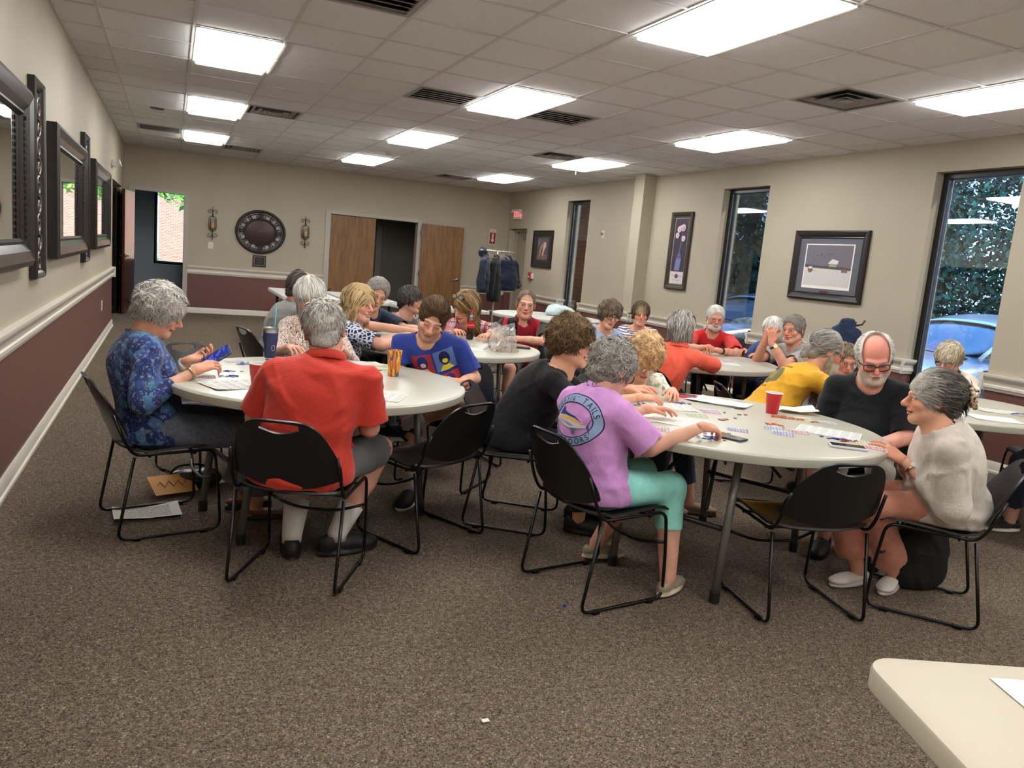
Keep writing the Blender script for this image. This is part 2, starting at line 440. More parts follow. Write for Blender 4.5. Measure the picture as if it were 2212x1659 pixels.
trim('baseboard_right', BASE, [((XR, YB, 0), (XR, 9.95, 0), (-1, 0, 0)), ((XR, 10.21, 0), (XR, 14.42, 0), (-1, 0, 0)), ((6.31, 9.95, 0), (6.31, 10.21, 0), (-1, 0, 0)), ((6.31, 9.95, 0), (XR, 9.95, 0), (0, -1, 0))])

# windows: black frame + pane each
PANE = glass('window_glass', (.93, .97, 1.0), .075)
for i, (a, b) in enumerate(WINS):
    x0, x1 = XR+.10, XR+.18; w = .055
    fr = MB().bbox(x0, x1, a, a+w, WZ0, WZ1).bbox(x0, x1, b-w, b, WZ0, WZ1).bbox(x0, x1, a+w, b-w, WZ0, WZ0+w).bbox(x0, x1, a+w, b-w, WZ1-w, WZ1)
    o = st(fr, 'window_%d' % (i+1), BLACKM)
    st(MB().box(XR+.13, XR+.136, a+w, b-w, WZ0+w, WZ1-w), 'pane', PANE, o)
    st(MB().bbox(x0+.006, x0+.016, a+w, a+w+.012, WZ0+w, WZ1-w, b=.002).bbox(x0+.006, x0+.016, b-w-.012, b-w, WZ0+w, WZ1-w, b=.002), 'glazing_bead', plain('grey_bead', (120, 124, 130), .3, metal=.6), o)
fr = MB().bbox(-.33, -.27, 17.5, 17.6, .77, 2.25).bbox(.59, .65, 17.5, 17.6, .77, 2.25).bbox(-.27, .59, 17.5, 17.6, .77, .83).bbox(-.27, .59, 17.5, 17.6, 2.19, 2.25)
o = st(fr, 'window_4', BLACKM); st(MB().box(-.27, .59, 17.55, 17.556, .83, 2.19), 'pane', glass('office_glass', (1, 1, 1), .03), o)

# doors
def lever(parent, M, name='lever_handle'):
    m = MB(); ROT = Matrix.Rotation(math.pi/2, 4, 'X')
    m.lathe([(0, 0), (.031, 0), (.031, .008), (.012, .012), (.011, .045), (0, .047)], 16, M=M @ ROT)
    m.tube([M @ Vector((0, -.04, 0)), M @ Vector((.03, -.046, 0)), M @ Vector((.115, -.044, .002))], .009, 8, fil=.02)
    return st(m, name, plain('satin_chrome', (190, 190, 190), .25, metal=1.0), parent)
def wood_door():
    t = NT('oak_veneer'); p = t.obj(); x = t.sep(p)
    q = t.comb(t.math('MULTIPLY', x[0], 6.0), t.math('MULTIPLY', x[1], 6.0), t.math('MULTIPLY', x[2], .7))
    n = t.noise(q, 3.2, 5, .6); st_ = t.math('FRACT', t.math('MULTIPLY', x[0], 3.1))
    b = t.ramp(st_, [(0, .0), (.33, .35), (.34, .9), (.66, .5), (.67, .15), (1, .6)], 'CONSTANT')
    c = t.ramp(n, [(.3, S2L((112, 78, 46))), (.55, S2L((134, 96, 58))), (.75, S2L((148, 108, 68)))])
    t.out(Base_Color=t.mix(t.math('MULTIPLY', b, .3), c, t.vmath('MULTIPLY', c, (.72, .70, .66))), Roughness=.42); return t.m
OAK = wood_door()
JAMB = plain('jamb_paint', (176, 170, 158), .45)
d = st(MB().bbox(2.80, 3.69, YF+.02, YF+.065, .01, 2.04), 'door_1', OAK)
st(MB().bbox(2.70, 2.80, YF-.02, YF+.17, 0, 2.12).bbox(4.54, 4.64, YF-.02, YF+.17, 0, 2.12).bbox(2.80, 4.54, YF-.02, YF+.17, 2.045, 2.12), 'frame', JAMB, d)
for zz in (.25, 1.05, 1.85): st(MB().bbox(2.79, 2.815, YF+.005, YF+.025, zz-.05, zz+.05, b=.002), 'hinge', plain('hinge_steel', (140, 138, 132), .35, metal=.9), d)
d = st(MB().bbox(4.62, 5.50, YF-.105, YF-.06, .01, 2.04), 'door_2', OAK)
lever(d, Matrix.Translation((5.42, YF-.105, .97)) @ Matrix.Rotation(math.pi, 4, 'Y'))
for zz in (.25, 1.05, 1.85): st(MB().bbox(4.605, 4.63, YF-.10, YF-.02, zz-.05, zz+.05, b=.002), 'hinge', plain('hinge_steel', (140, 138, 132), .35, metal=.9), d)
# open leaf of the left doorway, seen on its edge
REDW = plain('mahogany_door', (74, 38, 30), .18, grain=.25, gscale=10)
M = Matrix.Translation((-.60, YF-.01, 0)) @ Matrix.Rotation(math.radians(-97), 4, 'Z')
d = st(MB().bbox(0, .90, -.045, 0, .012, 2.06, M=M), 'door_3', REDW)
st(MB().bbox(-.70, -.60, YF-.02, YF+.17, 0, 2.17).bbox(.19, .27, YF-.02, YF+.17, 0, 2.17).bbox(-.60, .19, YF-.02, YF+.17, 2.10, 2.17), 'frame', JAMB, d)
lever(d, M @ Matrix.Translation((.83, -.045, .97)) @ Matrix.Rotation(math.pi, 4, 'Y'))
lever(d, M @ Matrix.Translation((.83, 0, .97)) @ Matrix.Rotation(math.pi, 4, 'Z'))
M2 = Matrix.Translation((-.70, YF-.25, 0)) @ Matrix.Rotation(math.radians(-98), 4, 'Z')
d = st(MB().bbox(0, .60, -.10, -.055, .012, 2.06, M=M2), 'gap_shade_panel', plain('gap_shade_dark', (26, 18, 16), .3))  # dark panel added for the shaded gap behind the open leaf
# exit door in its recess at the far end of the right wall
d = st(MB().bbox(XR+.17, XR+.215, 14.47, 15.25, .01, 2.07), 'door_6', plain('beige_steel', (158, 150, 132), .45))
st(MB().bbox(XR+.13, XR+.25, 14.42, 14.47, 0, 2.12).bbox(XR+.13, XR+.25, 15.25, 15.30, 0, 2.12).bbox(XR+.13, XR+.25, 14.47, 15.25, 2.07, 2.12), 'frame', plain('beige_jamb', (166, 158, 140), .45), d)
st(MB().bbox(XR+.10, XR+.17, 14.62, 14.86, 1.93, 2.00).tube([(XR+.12, 14.7, 1.97), (XR+.03, 14.95, 2.03), (XR+.14, 15.1, 2.06)], .01), 'door_closer', plain('silver_paint', (150, 150, 146), .35, metal=.7), d)
st(MB().bbox(XR+.12, XR+.17, 14.55, 15.2, .98, 1.04), 'push_bar', plain('satin_chrome', (190, 190, 190), .25, metal=1.0), d)

# ------------------------------------------------------------------ ceiling
ceil = st(MB().box(XL-.2, XR+.25, YB-.2, YF+.16, ZC+.03, ZC+.06), 'ceiling', plain('plenum', (70, 68, 66), .9))
LIGHTS = [(i, j) for i in (-5, -1, 3) for j in (-12, -7, -2, 3, 8, 13)]  # rows behind the camera are unseen, added as frontal fill
VENTS = {(-2, 4): 'slat', (0, 4): 'slat', (-4, 8): 'tier', (-4, 15): 'tier', (-6, 13): 'slat', (2, 8): 'tier', (2, 15): 'tier', (2, 0): 'tier', (-4, 0): 'slat'}
used = set(VENTS) | {(i, j+k) for i, j in LIGHTS for k in (0, 1)}
ball = MB()
for i in range(-7, 6):
    for j in range(-17, 19):
        if (i, j) in used: continue
        x0, x1 = max(GX+TILE*i, XL), min(GX+TILE*(i+1), XR); y0, y1 = max(GY+TILE*j, YB), min(GY+TILE*(j+1), YF)
        if x1-x0 < .03 or y1-y0 < .03: continue
        if j < -4: ball.box(x0+.008, x1-.008, y0+.008, y1-.008, ZC+.004, ZC+.03); continue
        o = MB().box(x0+.009, x1-.009, y0+.009, y1-.009, ZC+.004, ZC+.03).build('ceiling_tile', TILEM, ceil, fix=False)
tb = ball.build('ceiling_tiles_behind', TILEM, ceil, fix=False); tb['kind'] = 'stuff'
for i in range(-6, 6):
    x = GX+TILE*i; MB().box(x-.012, x+.012, YB, YF, ZC-.002, ZC+.012).build('grid_bar', GRIDM, ceil, fix=False)
for j in range(-16, 19):
    y = GY+TILE*j; MB().box(XL, XR, y-.012, y+.012, ZC-.0015, ZC+.012).build('grid_bar', GRIDM, ceil, fix=False)
m = MB().box(XL, XL+.022, YB, YF, ZC-.003, ZC+.01).box(XR-.022, XR, YB, YF, ZC-.003, ZC+.01).box(XL, XR, YF-.022, YF, ZC-.003, ZC+.01)
m.build('wall_angle', GRIDM, ceil, fix=False)
LAMP = emit('lamp_diffuser', (1.0, .99, .97), LAMP_STRENGTH); LFR = plain('lamp_frame', (225, 223, 218), .4)
colname = {-5: 'left', -1: 'middle', 3: 'right'}
rown = {-12: 'added unseen for fill, farthest behind the camera', -7: 'added unseen for fill behind the camera', -2: 'nearest in view', 3: 'second from the near end', 8: 'third from the near end', 13: 'beside the far wall'}
for i, j in LIGHTS:
    x0, y0 = GX+TILE*i, GY+TILE*j; x1, y1 = x0+TILE, y0+2*TILE
    e = empty('ceiling_light', ((x0+x1)/2, (y0+y1)/2, ZC), 0, 'glowing rectangular ceiling light in the %s row, %s' % (colname[i], rown[j]), 'light', 'rectangular ceiling lights')
    hx, hy = TILE/2, TILE
    MB().box(-hx+.012, -hx+.034, -hy+.012, hy-.012, -.006, .03).box(hx-.034, hx-.012, -hy+.012, hy-.012, -.006, .03).box(-hx+.034, hx-.034, -hy+.012, -hy+.034, -.006, .03).box(-hx+.034, hx-.034, hy-.034, hy-.012, -.006, .03).build('frame', LFR, e)
    MB().bbox(-hx+.034, hx-.034, -hy+.034, hy-.034, -.034, .01, b=.012).build('diffuser', LAMP, e)
    MB().box(hx+.006, hx+.022, -hy+.02, -.012, -.012, .01).box(hx+.006, hx+.022, .012, hy-.02, -.012, .01).build('light_catch_lip', plain('lip_white', (240, 236, 226), .3), e)  # white lip added to catch the diffuser's glow as a bright edge line
VP = plain('vent_paint', (150, 146, 142), .45, grain=.12, gscale=6); VD = plain('vent_dark', (52, 50, 50), .8)
vlab = {(-2, 4): 'slatted grey ceiling vent left of the second middle light', (0, 4): 'slatted grey ceiling vent right of the second middle light', (-4, 8): 'stepped square ceiling diffuser right of the second left light', (-4, 15): 'stepped ceiling diffuser nearest the far wall in the left half', (-6, 13): 'slatted return grille near the left wall and far corner', (2, 8): 'stepped ceiling diffuser left of the third right light', (2, 15): 'stepped ceiling diffuser near the exit corner', (2, 0): 'large stepped square diffuser left of the near right light', (-4, 0): 'slatted ceiling vent cut by the top edge of the picture'}
for (i, j), kind in VENTS.items():
    x0, y0 = GX+TILE*i, GY+TILE*j; h = TILE/2
    e = empty('ceiling_vent', (x0+h, y0+h, ZC), 0, vlab[(i, j)], 'vent')
    MB().box(-h+.012, h-.012, -h+.012, h-.012, .022, .03).build('backing', VD, e)
    if kind == 'slat':
        MB().box(-h+.012, -h+.05, -h+.012, h-.012, -.004, .022).box(h-.05, h-.012, -h+.012, h-.012, -.004, .022).box(-h+.05, h-.05, -h+.012, -h+.05, -.004, .022).box(-h+.05, h-.05, h-.05, h-.012, -.004, .022).build('frame', VP, e)
        n = 6
        for k in range(n):
            y = -h+.05+(k+.5)*(2*h-.10)/n
            MB().box(-h+.05, h-.05, -.030, .030, -.002, .002, M=Matrix.Translation((0, y, .008)) @ Matrix.Rotation(.45, 4, 'X')).build('slat', VP, e)
    else:
        MB().box(-h+.012, -h+.04, -h+.012, h-.012, -.004, .022).box(h-.04, h-.012, -h+.012, h-.012, -.004, .022).box(-h+.04, h-.04, -h+.012, -h+.04, -.004, .022).box(-h+.04, h-.04, h-.04, h-.012, -.004, .022).build('frame', VP, e)
        for k, (a, z) in enumerate(((.235, .000), (.165, -.006), (.095, -.012))):
            m = MB(); b = a-.05
            for q in range(4):
                R = Matrix.Rotation(q*math.pi/2, 4, 'Z')
                m.add([R @ Vector(p) for p in ((-a, -a, z), (a, -a, z), (b, -b, z+.028), (-b, -b, z+.028), (-a, -a, z+.004), (a, -a, z+.004), (b, -b, z+.031), (-b, -b, z+.031))], [(0, 1, 2, 3), (7, 6, 5, 4), (0, 4, 5, 1), (3, 2, 6, 7)])
            m.build('cone_ring', VP, e)
        MB().bbox(-.045, .045, -.045, .045, -.014, -.006).build('centre_plate', VP, e)
e = empty('sprinkler_head', (5.531, 10.659, ZC), 0, 'small chrome sprinkler head below the third right ceiling light', 'sprinkler')
MB().lathe([(0, 0), (.03, 0), (.03, -.006), (.012, -.01), (.01, -.03), (.014, -.032), (.014, -.05), (0, -.05)], 12).build('body', plain('satin_chrome', (190, 190, 190), .25, metal=1.0), e, smooth=False)
MB().lathe([(0, -.062), (.022, -.062), (.022, -.065), (0, -.066)], 12).tube([(.012, 0, -.035), (.016, 0, -.05), (.004, 0, -.063)], .0025, 6).tube([(-.012, 0, -.035), (-.016, 0, -.05), (-.004, 0, -.063)], .0025, 6).build('deflector', plain('satin_chrome', (190, 190, 190), .25, metal=1.0), e)
e = empty('smoke_detector', (2.94, 11.69, ZC), 0, 'small beige smoke detector beyond the third middle light', 'detector')
MB().lathe([(0, 0), (.06, 0), (.06, -.02), (.045, -.035), (0, -.04)], 18).build('body', plain('detector_shell', (196, 186, 166), .5), e)
MB().lathe([(.047, -.028), (.051, -.024), (.047, -.03)], 18).build('vent_ring', VD, e)
e = empty('ceiling_speaker', (-.185, 10.61, ZC), 0, 'small dark slot on the ceiling left of the second left light', 'sensor')
MB().bbox(-.075, .075, -.03, .03, -.012, 0).build('cover', plain('slot_grey', (96, 93, 92), .6), e)
MB().bbox(-.06, .06, -.018, .018, -.016, -.011, b=.002).build('grille', VD, e)

# ------------------------------------------------------------------ outside
GRASS = plain('lawn', (96, 150, 60), .95, grain=.35, gscale=3)
ASPH = plain('asphalt', (118, 118, 122), .9, grain=.15, gscale=8)
st(MB().box(-60, 90, 17.7, 120, -.5, -.25), 'ground_lawn', GRASS)
st(MB().box(XR+.25, 60, -40, 17.7, -.5, -.25), 'ground_parking', ASPH)
st(MB().box(-60, 40, 24, 27, -.25, -.23).box(-60, 40, 28.6, 31, -.25, -.23), 'road', plain('pale_concrete', (206, 202, 192), .9, grain=.08, gscale=3))
st(MB().box(-60, 40, 27, 28.6, -.25, -.225), 'road_dark_strip', plain('asphalt_dark', (86, 90, 104), .9))  # darker strip between the pale ones
def leafm(name, a, b, c):
    t = NT(name); v = t.node('Attribute', attribute_name='Col').outputs['Fac']
    t.out(Base_Color=t.ramp(v, [(0, S2L(a)), (.5, S2L(b)), (1, S2L(c))]), Roughness=.6); return t.m
LEAFD = leafm('leaf_dark', (20, 42, 30), (40, 76, 52), (74, 118, 78)); LEAFB = leafm('leaf_bright', (60, 110, 40), (104, 160, 60), (150, 200, 90))
BARK = plain('bark', (70, 62, 60), .9, grain=.3, gscale=9)
def crown(parent, rng, centres, n, size, mat):
    cs = np.array([c for c, r in centres]); rs = np.array([r for c, r in centres]); k = rng.integers(len(cs), size=n)
    nz = lambda v: v/np.maximum(np.linalg.norm(v, axis=1, keepdims=True), 1e-9)
    d = nz(rng.normal(size=(n, 3))); p = cs[k]+d*rs[k]*(.5+.55*rng.random((n, 1))); a = nz(np.cross(d, rng.normal(size=(n, 3)))); b = nz(np.cross(d, a)+d*rng.normal(size=(n, 1))*.6); s = size*(.6+.8*rng.random((n, 1)))
    V = np.stack([p-a*s*.45, p+b*s*.9, p+a*s*.45, p-b*s*.9], 1).reshape(-1, 3); F = np.arange(4*n).reshape(n, 4)
    o = raw('foliage', V, F, mat, parent, col=np.repeat(rng.random(n), 4)[:, None]*np.ones((1, 3))); o['kind'] = 'stuff'
def tree(x, y, h, r, n, leaf, mat, label, seed, lean=0.0, group=None, low=.25):
    rng = np.random.default_rng(seed); e = empty('tree', (x, y, -.25), rng.random()*6, label, 'tree', group)
    m = MB(); tr = [(0, 0, 0), (lean*.3, .05, h*.25), (lean*.7, 0, h*.5), (lean, .1, h*.9)]; m.tube(tr, .2, 8, rr=[.26, .2, .15, .05])
    cs = []
    for k in range(9):
        a = rng.random()*6.28; zz = h*(low+(1-low)*rng.random()); rad = r*(.3+.6*rng.random()); q = (lean*zz/h+math.cos(a)*rad*.8, math.sin(a)*rad*.8, zz)
        cs.append((q, (r*.55, r*.55, h*.16))); m.tube([(lean*zz/h*.8, 0, zz*.8), q], .05, 5, rr=[.07, .02])
    m.build('trunk', BARK, e); crown(e, rng, cs, n, leaf, mat)
    return e
# a dark row of trees behind the parking lot (sun is behind them)
k = 0
spots = [(17.5, 3.2), (16.0, 6.6), (18.2, 9.6), (16.4, 13.2), (18.5, 16.5), (17.2, 20.5), (18.6, 24.8), (22, 5.0), (21.5, 11.5), (22.5, 18.5), (23, 27), (19, -1.5), (24, -3.0), (20.5, -7.5), (26, 8), (26, 15)]
tl = ['leftmost', 'wide', 'tall', 'leaning', 'dense', 'dark', 'round', 'deep green', 'shaggy', 'slim', 'broad', 'thick', 'shady', 'big', 'full', 'far']
for (x, y) in spots:
    tree(x, y, 10.5+(k*37 % 5), 3.6, 20000 if k < 7 else 8000, .085 if k < 7 else .15, LEAFD, 'dark evergreen tree behind the parked cars, %s one of the row' % tl[k], 100+k, lean=(k % 3-1)*.4, group='trees behind the parking lot', low=.06); k += 1
hedge = empty('hedge', (15.2, 8, -.25), 0, 'dark green hedge of shrubs along the back of the parking lot', 'hedge')
rng = np.random.default_rng(5); crown(hedge, rng, [((rng.random()*1.2, y, 1.0), (1.0, 1.1, 1.3)) for y in np.arange(-14, 20, 1.3)], 24000, .085, LEAFD)
# brick pier outside the first window, shed roof beyond
def brickm():
    t = NT('brick_wall'); nd = t.node('TexBrick'); p = t.obj(); x = t.sep(p); t.l.new(t.comb(t.math('ADD', x[0], x[1]), x[2], 0.0), nd.inputs['Vector'])
    nd.inputs['Color1'].default_value = (*S2L((150, 92, 72)), 1); nd.inputs['Color2'].default_value = (*S2L((124, 74, 60)), 1); nd.inputs['Mortar'].default_value = (*S2L((168, 158, 150)), 1)
    nd.inputs['Scale'].default_value = 1.0; nd.inputs['Brick Width'].default_value = .21; nd.inputs['Row Height'].default_value = .075; nd.inputs['Mortar Size'].default_value = .008
    t.out(Base_Color=nd.outputs['Color'], Roughness=.9); return t.m
BRICK = brickm()
e = empty('brick_pier', (XR+.78, 13.15, -.25), 0, 'brick pier standing outside the far window', 'pier')
rngb = random.Random(3); core = MB().box(-.19, .19, -.19, .19, 0, 3.4).build('mortar_core', plain('mortar', (150, 142, 134), .95), e)
bms = [plain('brick_a', (134, 84, 68), .9, grain=.15, gscale=20), plain('brick_b', (112, 70, 58), .9, grain=.15, gscale=20), plain('brick_c', (148, 98, 80), .9, grain=.15, gscale=20)]
bmesh_cache = [MB().bbox(-.095, .095, -.011, .011, -.032, .032, b=.004).build('brick', bm_, e) for bm_ in bms]
for q in bmesh_cache: q.location = (0, -.19, .035)
nb = 0
for rz in range(36):
    for face in range(2):
        for kx in range(2):
            if nb < 3: o = bmesh_cache[nb]
            else: o = bmesh_cache[rngb.randrange(3)].copy(); COL.objects.link(o); o.parent = e
            nb += 1; u = (-.1+kx*.2)+(.0 if rz % 2 else -.02); z = .06+rz*.078
            if face == 0: o.location = (u, -.19, z); o.rotation_euler = (0, 0, 0)
            else: o.location = (-.19, u, z); o.rotation_euler = (0, 0, math.pi/2)
e = empty('shed', (12.5, 22.2, -.25), 0, 'shed with a pale clapboard gable seen through the far window', 'shed')
MB().box(-2.5, 2.5, -2, 2, 0, 2.5).build('wall', plain('lavender_siding', (150, 150, 170), .7), e)
sm = plain('siding_white', (168, 170, 188), .6)
for kz in range(9):
    z = 2.5+kz*.16; w = 2.5-(z-2.5)*1.6
    if w > .1: MB().box(-w, w, -2.06, -2.0, z, z+.15).build('board', sm, e)
MB().add([(-2.8, -2.2, 2.35), (0, -2.2, 4.15), (0, 2.2, 4.15), (-2.8, 2.2, 2.35), (-2.8, -2.2, 2.5), (0, -2.2, 4.3), (0, 2.2, 4.3), (-2.8, 2.2, 2.5)], [(0, 1, 2, 3), (4, 5, 6, 7), (0, 1, 5, 4), (1, 2, 6, 5), (2, 3, 7, 6), (3, 0, 4, 7)]).add([(2.8, -2.2, 2.35), (0, -2.2, 4.15), (0, 2.2, 4.15), (2.8, 2.2, 2.35), (2.8, -2.2, 2.5), (0, -2.2, 4.3), (0, 2.2, 4.3), (2.8, 2.2, 2.5)], [(0, 1, 2, 3), (4, 5, 6, 7), (0, 1, 5, 4), (1, 2, 6, 5), (2, 3, 7, 6), (3, 0, 4, 7)]).build('roof', plain('shed_roof', (120, 122, 134), .8), e)
# view from the office window: sunny lawn, road, red brick building and a leaning tree
e = empty('brick_building', (-2.2, 43, -.25), 0, 'sunlit orange brick building across the road behind the office window', 'building')
MB().box(1.6, 16, 0, 8, 0, 4.6).build('wall', BRICK, e)
MB().box(1.4, 16.2, -.2, 8.2, 4.6, 4.9).build('roof', plain('roof_deck', (90, 88, 85), .9), e)
e = empty('blue_house', (-6.0, 41, -.25), 0, 'pale blue house beside the brick building across the road', 'house')
MB().box(-4, 4.6, 0, 6, 0, 4.2).build('wall', plain('blue_siding', (120, 160, 190), .8), e)
MB().box(3.2, 3.9, -.05, 0, 1.4, 2.8).build('window', plain('house_window', (60, 76, 96), .2), e)
MB().box(-4.3, 4.9, -.3, 6.3, 4.2, 4.6).build('roof', plain('roof_deck', (90, 88, 85), .9), e)
tree(2.2, 30.0, 6.6, 3.0, 9000, .15, LEAFB, 'leaning bright green tree on the sunny lawn behind the office window', 77, lean=-2.6, low=.5)
tree(-3.4, 33.5, 7.6, 3.2, 7000, .15, LEAFB, 'bright green tree at the roadside left of the leaning tree', 78, lean=.6, low=.55)
# ================================================================== CHAIRS
CHP = plain('black_chair_plastic', (19, 19, 21), .34, bump=.12, bscale=900)
CHR = plain('black_chair_rod', (16, 16, 17), .28, metal=.35)
def shell(name, fn, nu, nv, hole, thick, parent):
    """sheet fn(u,v) u in [-1,1], v in [0,1], with optional hole test, thickened"""
    bm = bmesh.new(); g = [[bm.verts.new(fn(-1+2*i/nu, j/nv)) for j in range(nv+1)] for i in range(nu+1)]
    for i in range(nu):
        for j in range(nv):
            u = -1+2*(i+.5)/nu; v = (j+.5)/nv
            if hole and hole(u, v): continue
            bm.faces.new((g[i][j], g[i+1][j], g[i+1][j+1], g[i][j+1]))
    bmesh.ops.recalc_face_normals(bm, faces=bm.faces)
    bmesh.ops.solidify(bm, geom=bm.faces[:], thickness=thick)
    for f in bm.faces: f.smooth = True
    for e in bm.edges:
        if len(e.link_faces) == 2 and e.calc_face_angle(0) > .9: e.smooth = False
    me = bpy.data.meshes.new(name); bm.to_mesh(me); bm.free(); me.materials.append(CHP)
    o = bpy.data.objects.new(name, me); COL.objects.link(o); o.parent = parent; return o
def make_chair():
    e = empty('stacking_chair')
    def back(u, v):
        # v 0 bottom (smile-shaped) .. 1 top (round shoulders)
        zt = .752-.20*abs(u)**4.5; zb = .445+.055*u*u
        z = zb+(zt-zb)*v
        lens = 0.0
        if abs(u) < .36:
            c = math.cos(u/.36*math.pi/2)
            if .86 < v < .90: z = z-.020*c          # lower lip of the hand slot
            elif .95 < v < .965: z = z+.004*c
        w = .226*(1-.10*max(0, v-.55)**1.5)
        h = (z-.44)/.31
        y = -.165-.115*h-.015*h*h-.040*(1-u*u)
        return (w*u, y, z)
    vs = [0, .12, .24, .36, .48, .60, .70, .79, .88, .957, 1.0]
    def back2(u, v): return back(u, vs[int(round(v*10))])
    shell('backrest', back2, 22, 10, lambda u, v: abs(u) < .36 and .8 < v < .9, .009, e)
    def seat(u, v):
        y = -.155+.375*v-.05*(1-u*u)*(1-v)**3
        w = .222*(1-.05*v)
        z = .412+.018*v-.016*(1-u*u)*math.sin(math.pi*min(1, v*1.05))
        if v > .86: z -= (v-.86)**2*1.1
        if v < .15: z += .02*(1-v/.15)**2
        z += .012*abs(u)**6
        return (w*u, y, z)
    shell('seat', seat, 16, 14, None, .009, e)
    for s in (-1, 1):
        m = MB(); x = .228*s
        m.tube([(x*.96, -.252, .60), (x, -.205, .47), (x, -.165, .408), (x, .19, .414), (x, .215, .20), (x, .225, .013), (x, -.235, .013), (x, -.165, .400)], .0075, 8, fil=.05)
        m.build('side_frame', CHR, e, smooth=True)
        MB().bbox(x-.011, x+.011, .13, .165, 0, .018, b=.003).build('glide', CHR, e); MB().bbox(x-.011, x+.011, -.17, -.135, 0, .018, b=.003).build('glide', CHR, e)
    MB().tube([(-.222, .205, .27), (-.10, .17, .235), (.10, .17, .235), (.222, .205, .27)], .007, 8, fil=.08).build('stretcher', CHR, e, smooth=True)
    for yy in (.10, -.10): MB().tube([(-.225, yy, .40), (.225, yy, .40)], .007, 8).build('seat_rail', CHR, e, smooth=True)
    return e
CHAIR0 = make_chair(); chair_used = [False]
def chair(x, y, face, label):
    o = CHAIR0 if not chair_used[0] else dup(CHAIR0)
    chair_used[0] = True
    o.location = (x, y, 0); o.rotation_euler = (0, 0, math.radians(face-90)); tag(o, label, 'chair', 'black stacking chairs'); return o
# ================================================================== TABLES
def top_mat():
    t = NT('table_plastic'); p = t.obj(); n = t.noise(p, 3, 4); q = t.noise(p, 420, 2)
    t.out(Base_Color=t.ramp(n, [(.3, S2L((180, 177, 162))), (.7, S2L((186, 184, 169)))]), Roughness=.33)
    t.bump(q, .12, .001); return t.m
TTOP = top_mat(); TWHITE = plain('white_table_plastic', (196, 194, 187), .4, bump=.1, bscale=400)
LEG = plain('grey_table_leg', (128, 124, 118), .4, metal=.4); LEGD = plain('dark_brace', (38, 37, 38), .4, metal=.3); CAPM = plain('black_rubber', (14, 14, 14), .7)
TZ = .74
def round_table(x, y, rot, label, top=TTOP, leg=LEG):
    e = empty('round_table', (x, y, 0), math.radians(rot), label, 'table', 'round folding tables')
    R = .762
    MB().lathe([(0, TZ), (R-.02, TZ), (R-.008, TZ-.003), (R-.001, TZ-.010), (R, TZ-.02), (R-.006, TZ-.045), (R-.016, TZ-.05), (R-.03, TZ-.046), (R-.035, TZ-.025), (0, TZ-.025)], 72).build('tabletop', top, e, auto=.6)
    for s in (-1, 1):
        for t in (-1, 1):
            lx, ly = .50*s, .27*t
            L = MB().tube([(lx*.84, ly, TZ-.026), (lx, ly, .05)], .0185, 12).build('leg', leg, e, smooth=False)
            for f in L.data.polygons: f.use_smooth = len(f.vertices) == 4
            MB().lathe([(0, 0), (.023, 0), (.0235, .05), (.020, .056), (0, .056)], 12, c=(lx, ly, 0)).build('foot_cap', CAPM, e)
        for zz, xx in ((TZ-.05, .44), (.33, .463)): MB().tube([(xx*s, -.27, zz), (xx*s, .27, zz)], .013, 8).build('cross_bar', LEGD, e, smooth=True)
        for t in (-1, 1): MB().tube([(.457*s, .16*t, .40), (.10*s, .03*t, TZ-.04)], .009, 6).build('brace', LEGD, e, smooth=True)
    MB().bbox(-.45, .45, -.03, .03, TZ-.05, TZ-.026).build('under_rail', LEGD, e)
    return e
def rect_table(x, y, rot, L, W, label, top=TWHITE, z=.74, leg=LEGD):
    e = empty('folding_table', (x, y, 0), math.radians(rot), label, 'table'); r = .06
    def rr(o, zz):
        pts = []
        for cx, cy, a0 in ((L/2-r, W/2-r, 0), (-L/2+r, W/2-r, 90), (-L/2+r, -W/2+r, 180), (L/2-r, -W/2+r, 270)):
            for k in range(7):
                a = math.radians(a0+k*15); pts.append((cx+math.cos(a)*(r-o), cy+math.sin(a)*(r-o), zz))
        return pts
    rings = [rr(.004, z-.0465), rr(0, z-.042), rr(0, z-.008), rr(.003, z-.002), rr(.010, z)]; n = 28; m = MB()
    m.add([q for g in rings for q in g], [(k*n+i, k*n+(i+1) % n, (k+1)*n+(i+1) % n, (k+1)*n+i) for k in range(4) for i in range(n)]+[tuple(range(n-1, -1, -1)), tuple(range(4*n, 5*n))])
    m.build('tabletop', top, e, auto=.6)
    for s in (-1, 1):
        for t in (-1, 1):
            MB().tube([(L*.32*s, W*.36*t, z-.046), (L*.35*s, W*.36*t, .03)], .016, 10).build('leg', leg, e, smooth=True)
            MB().lathe([(0, 0), (.02, 0), (.02, .04), (0, .042)], 10, c=(L*.35*s, W*.36*t, 0)).build('foot_cap', CAPM, e)
        MB().tube([(L*.345*s, -W*.36, .2), (L*.345*s, W*.36, .2)], .012, 8).build('cross_bar', leg, e, smooth=True)
        MB().tube([(L*.34*s, 0, .25), (L*.08*s, 0, z-.05)], .009, 6).build('brace', leg, e, smooth=True)
    return e
TA, TB, TC, TD, TE = (.73, 4.07), (2.58, 3.07), (2.03, 5.87), (4.20, 5.58), (4.78, 3.57)
round_table(*TA, 16, 'round pale grey folding table with the orange swirl tumbler on it')
round_table(*TB, 27, 'round pale grey table with a lone red cup and scattered bingo cards')
round_table(*TC, 40, 'round pale table with the clear plastic bag and cola bottle on it')
round_table(*TD, 10, 'round table between the man with clasped hands and the white bearded man')
round_table(*TE, 33, 'round table at the right edge behind the woman in the oatmeal sweater')
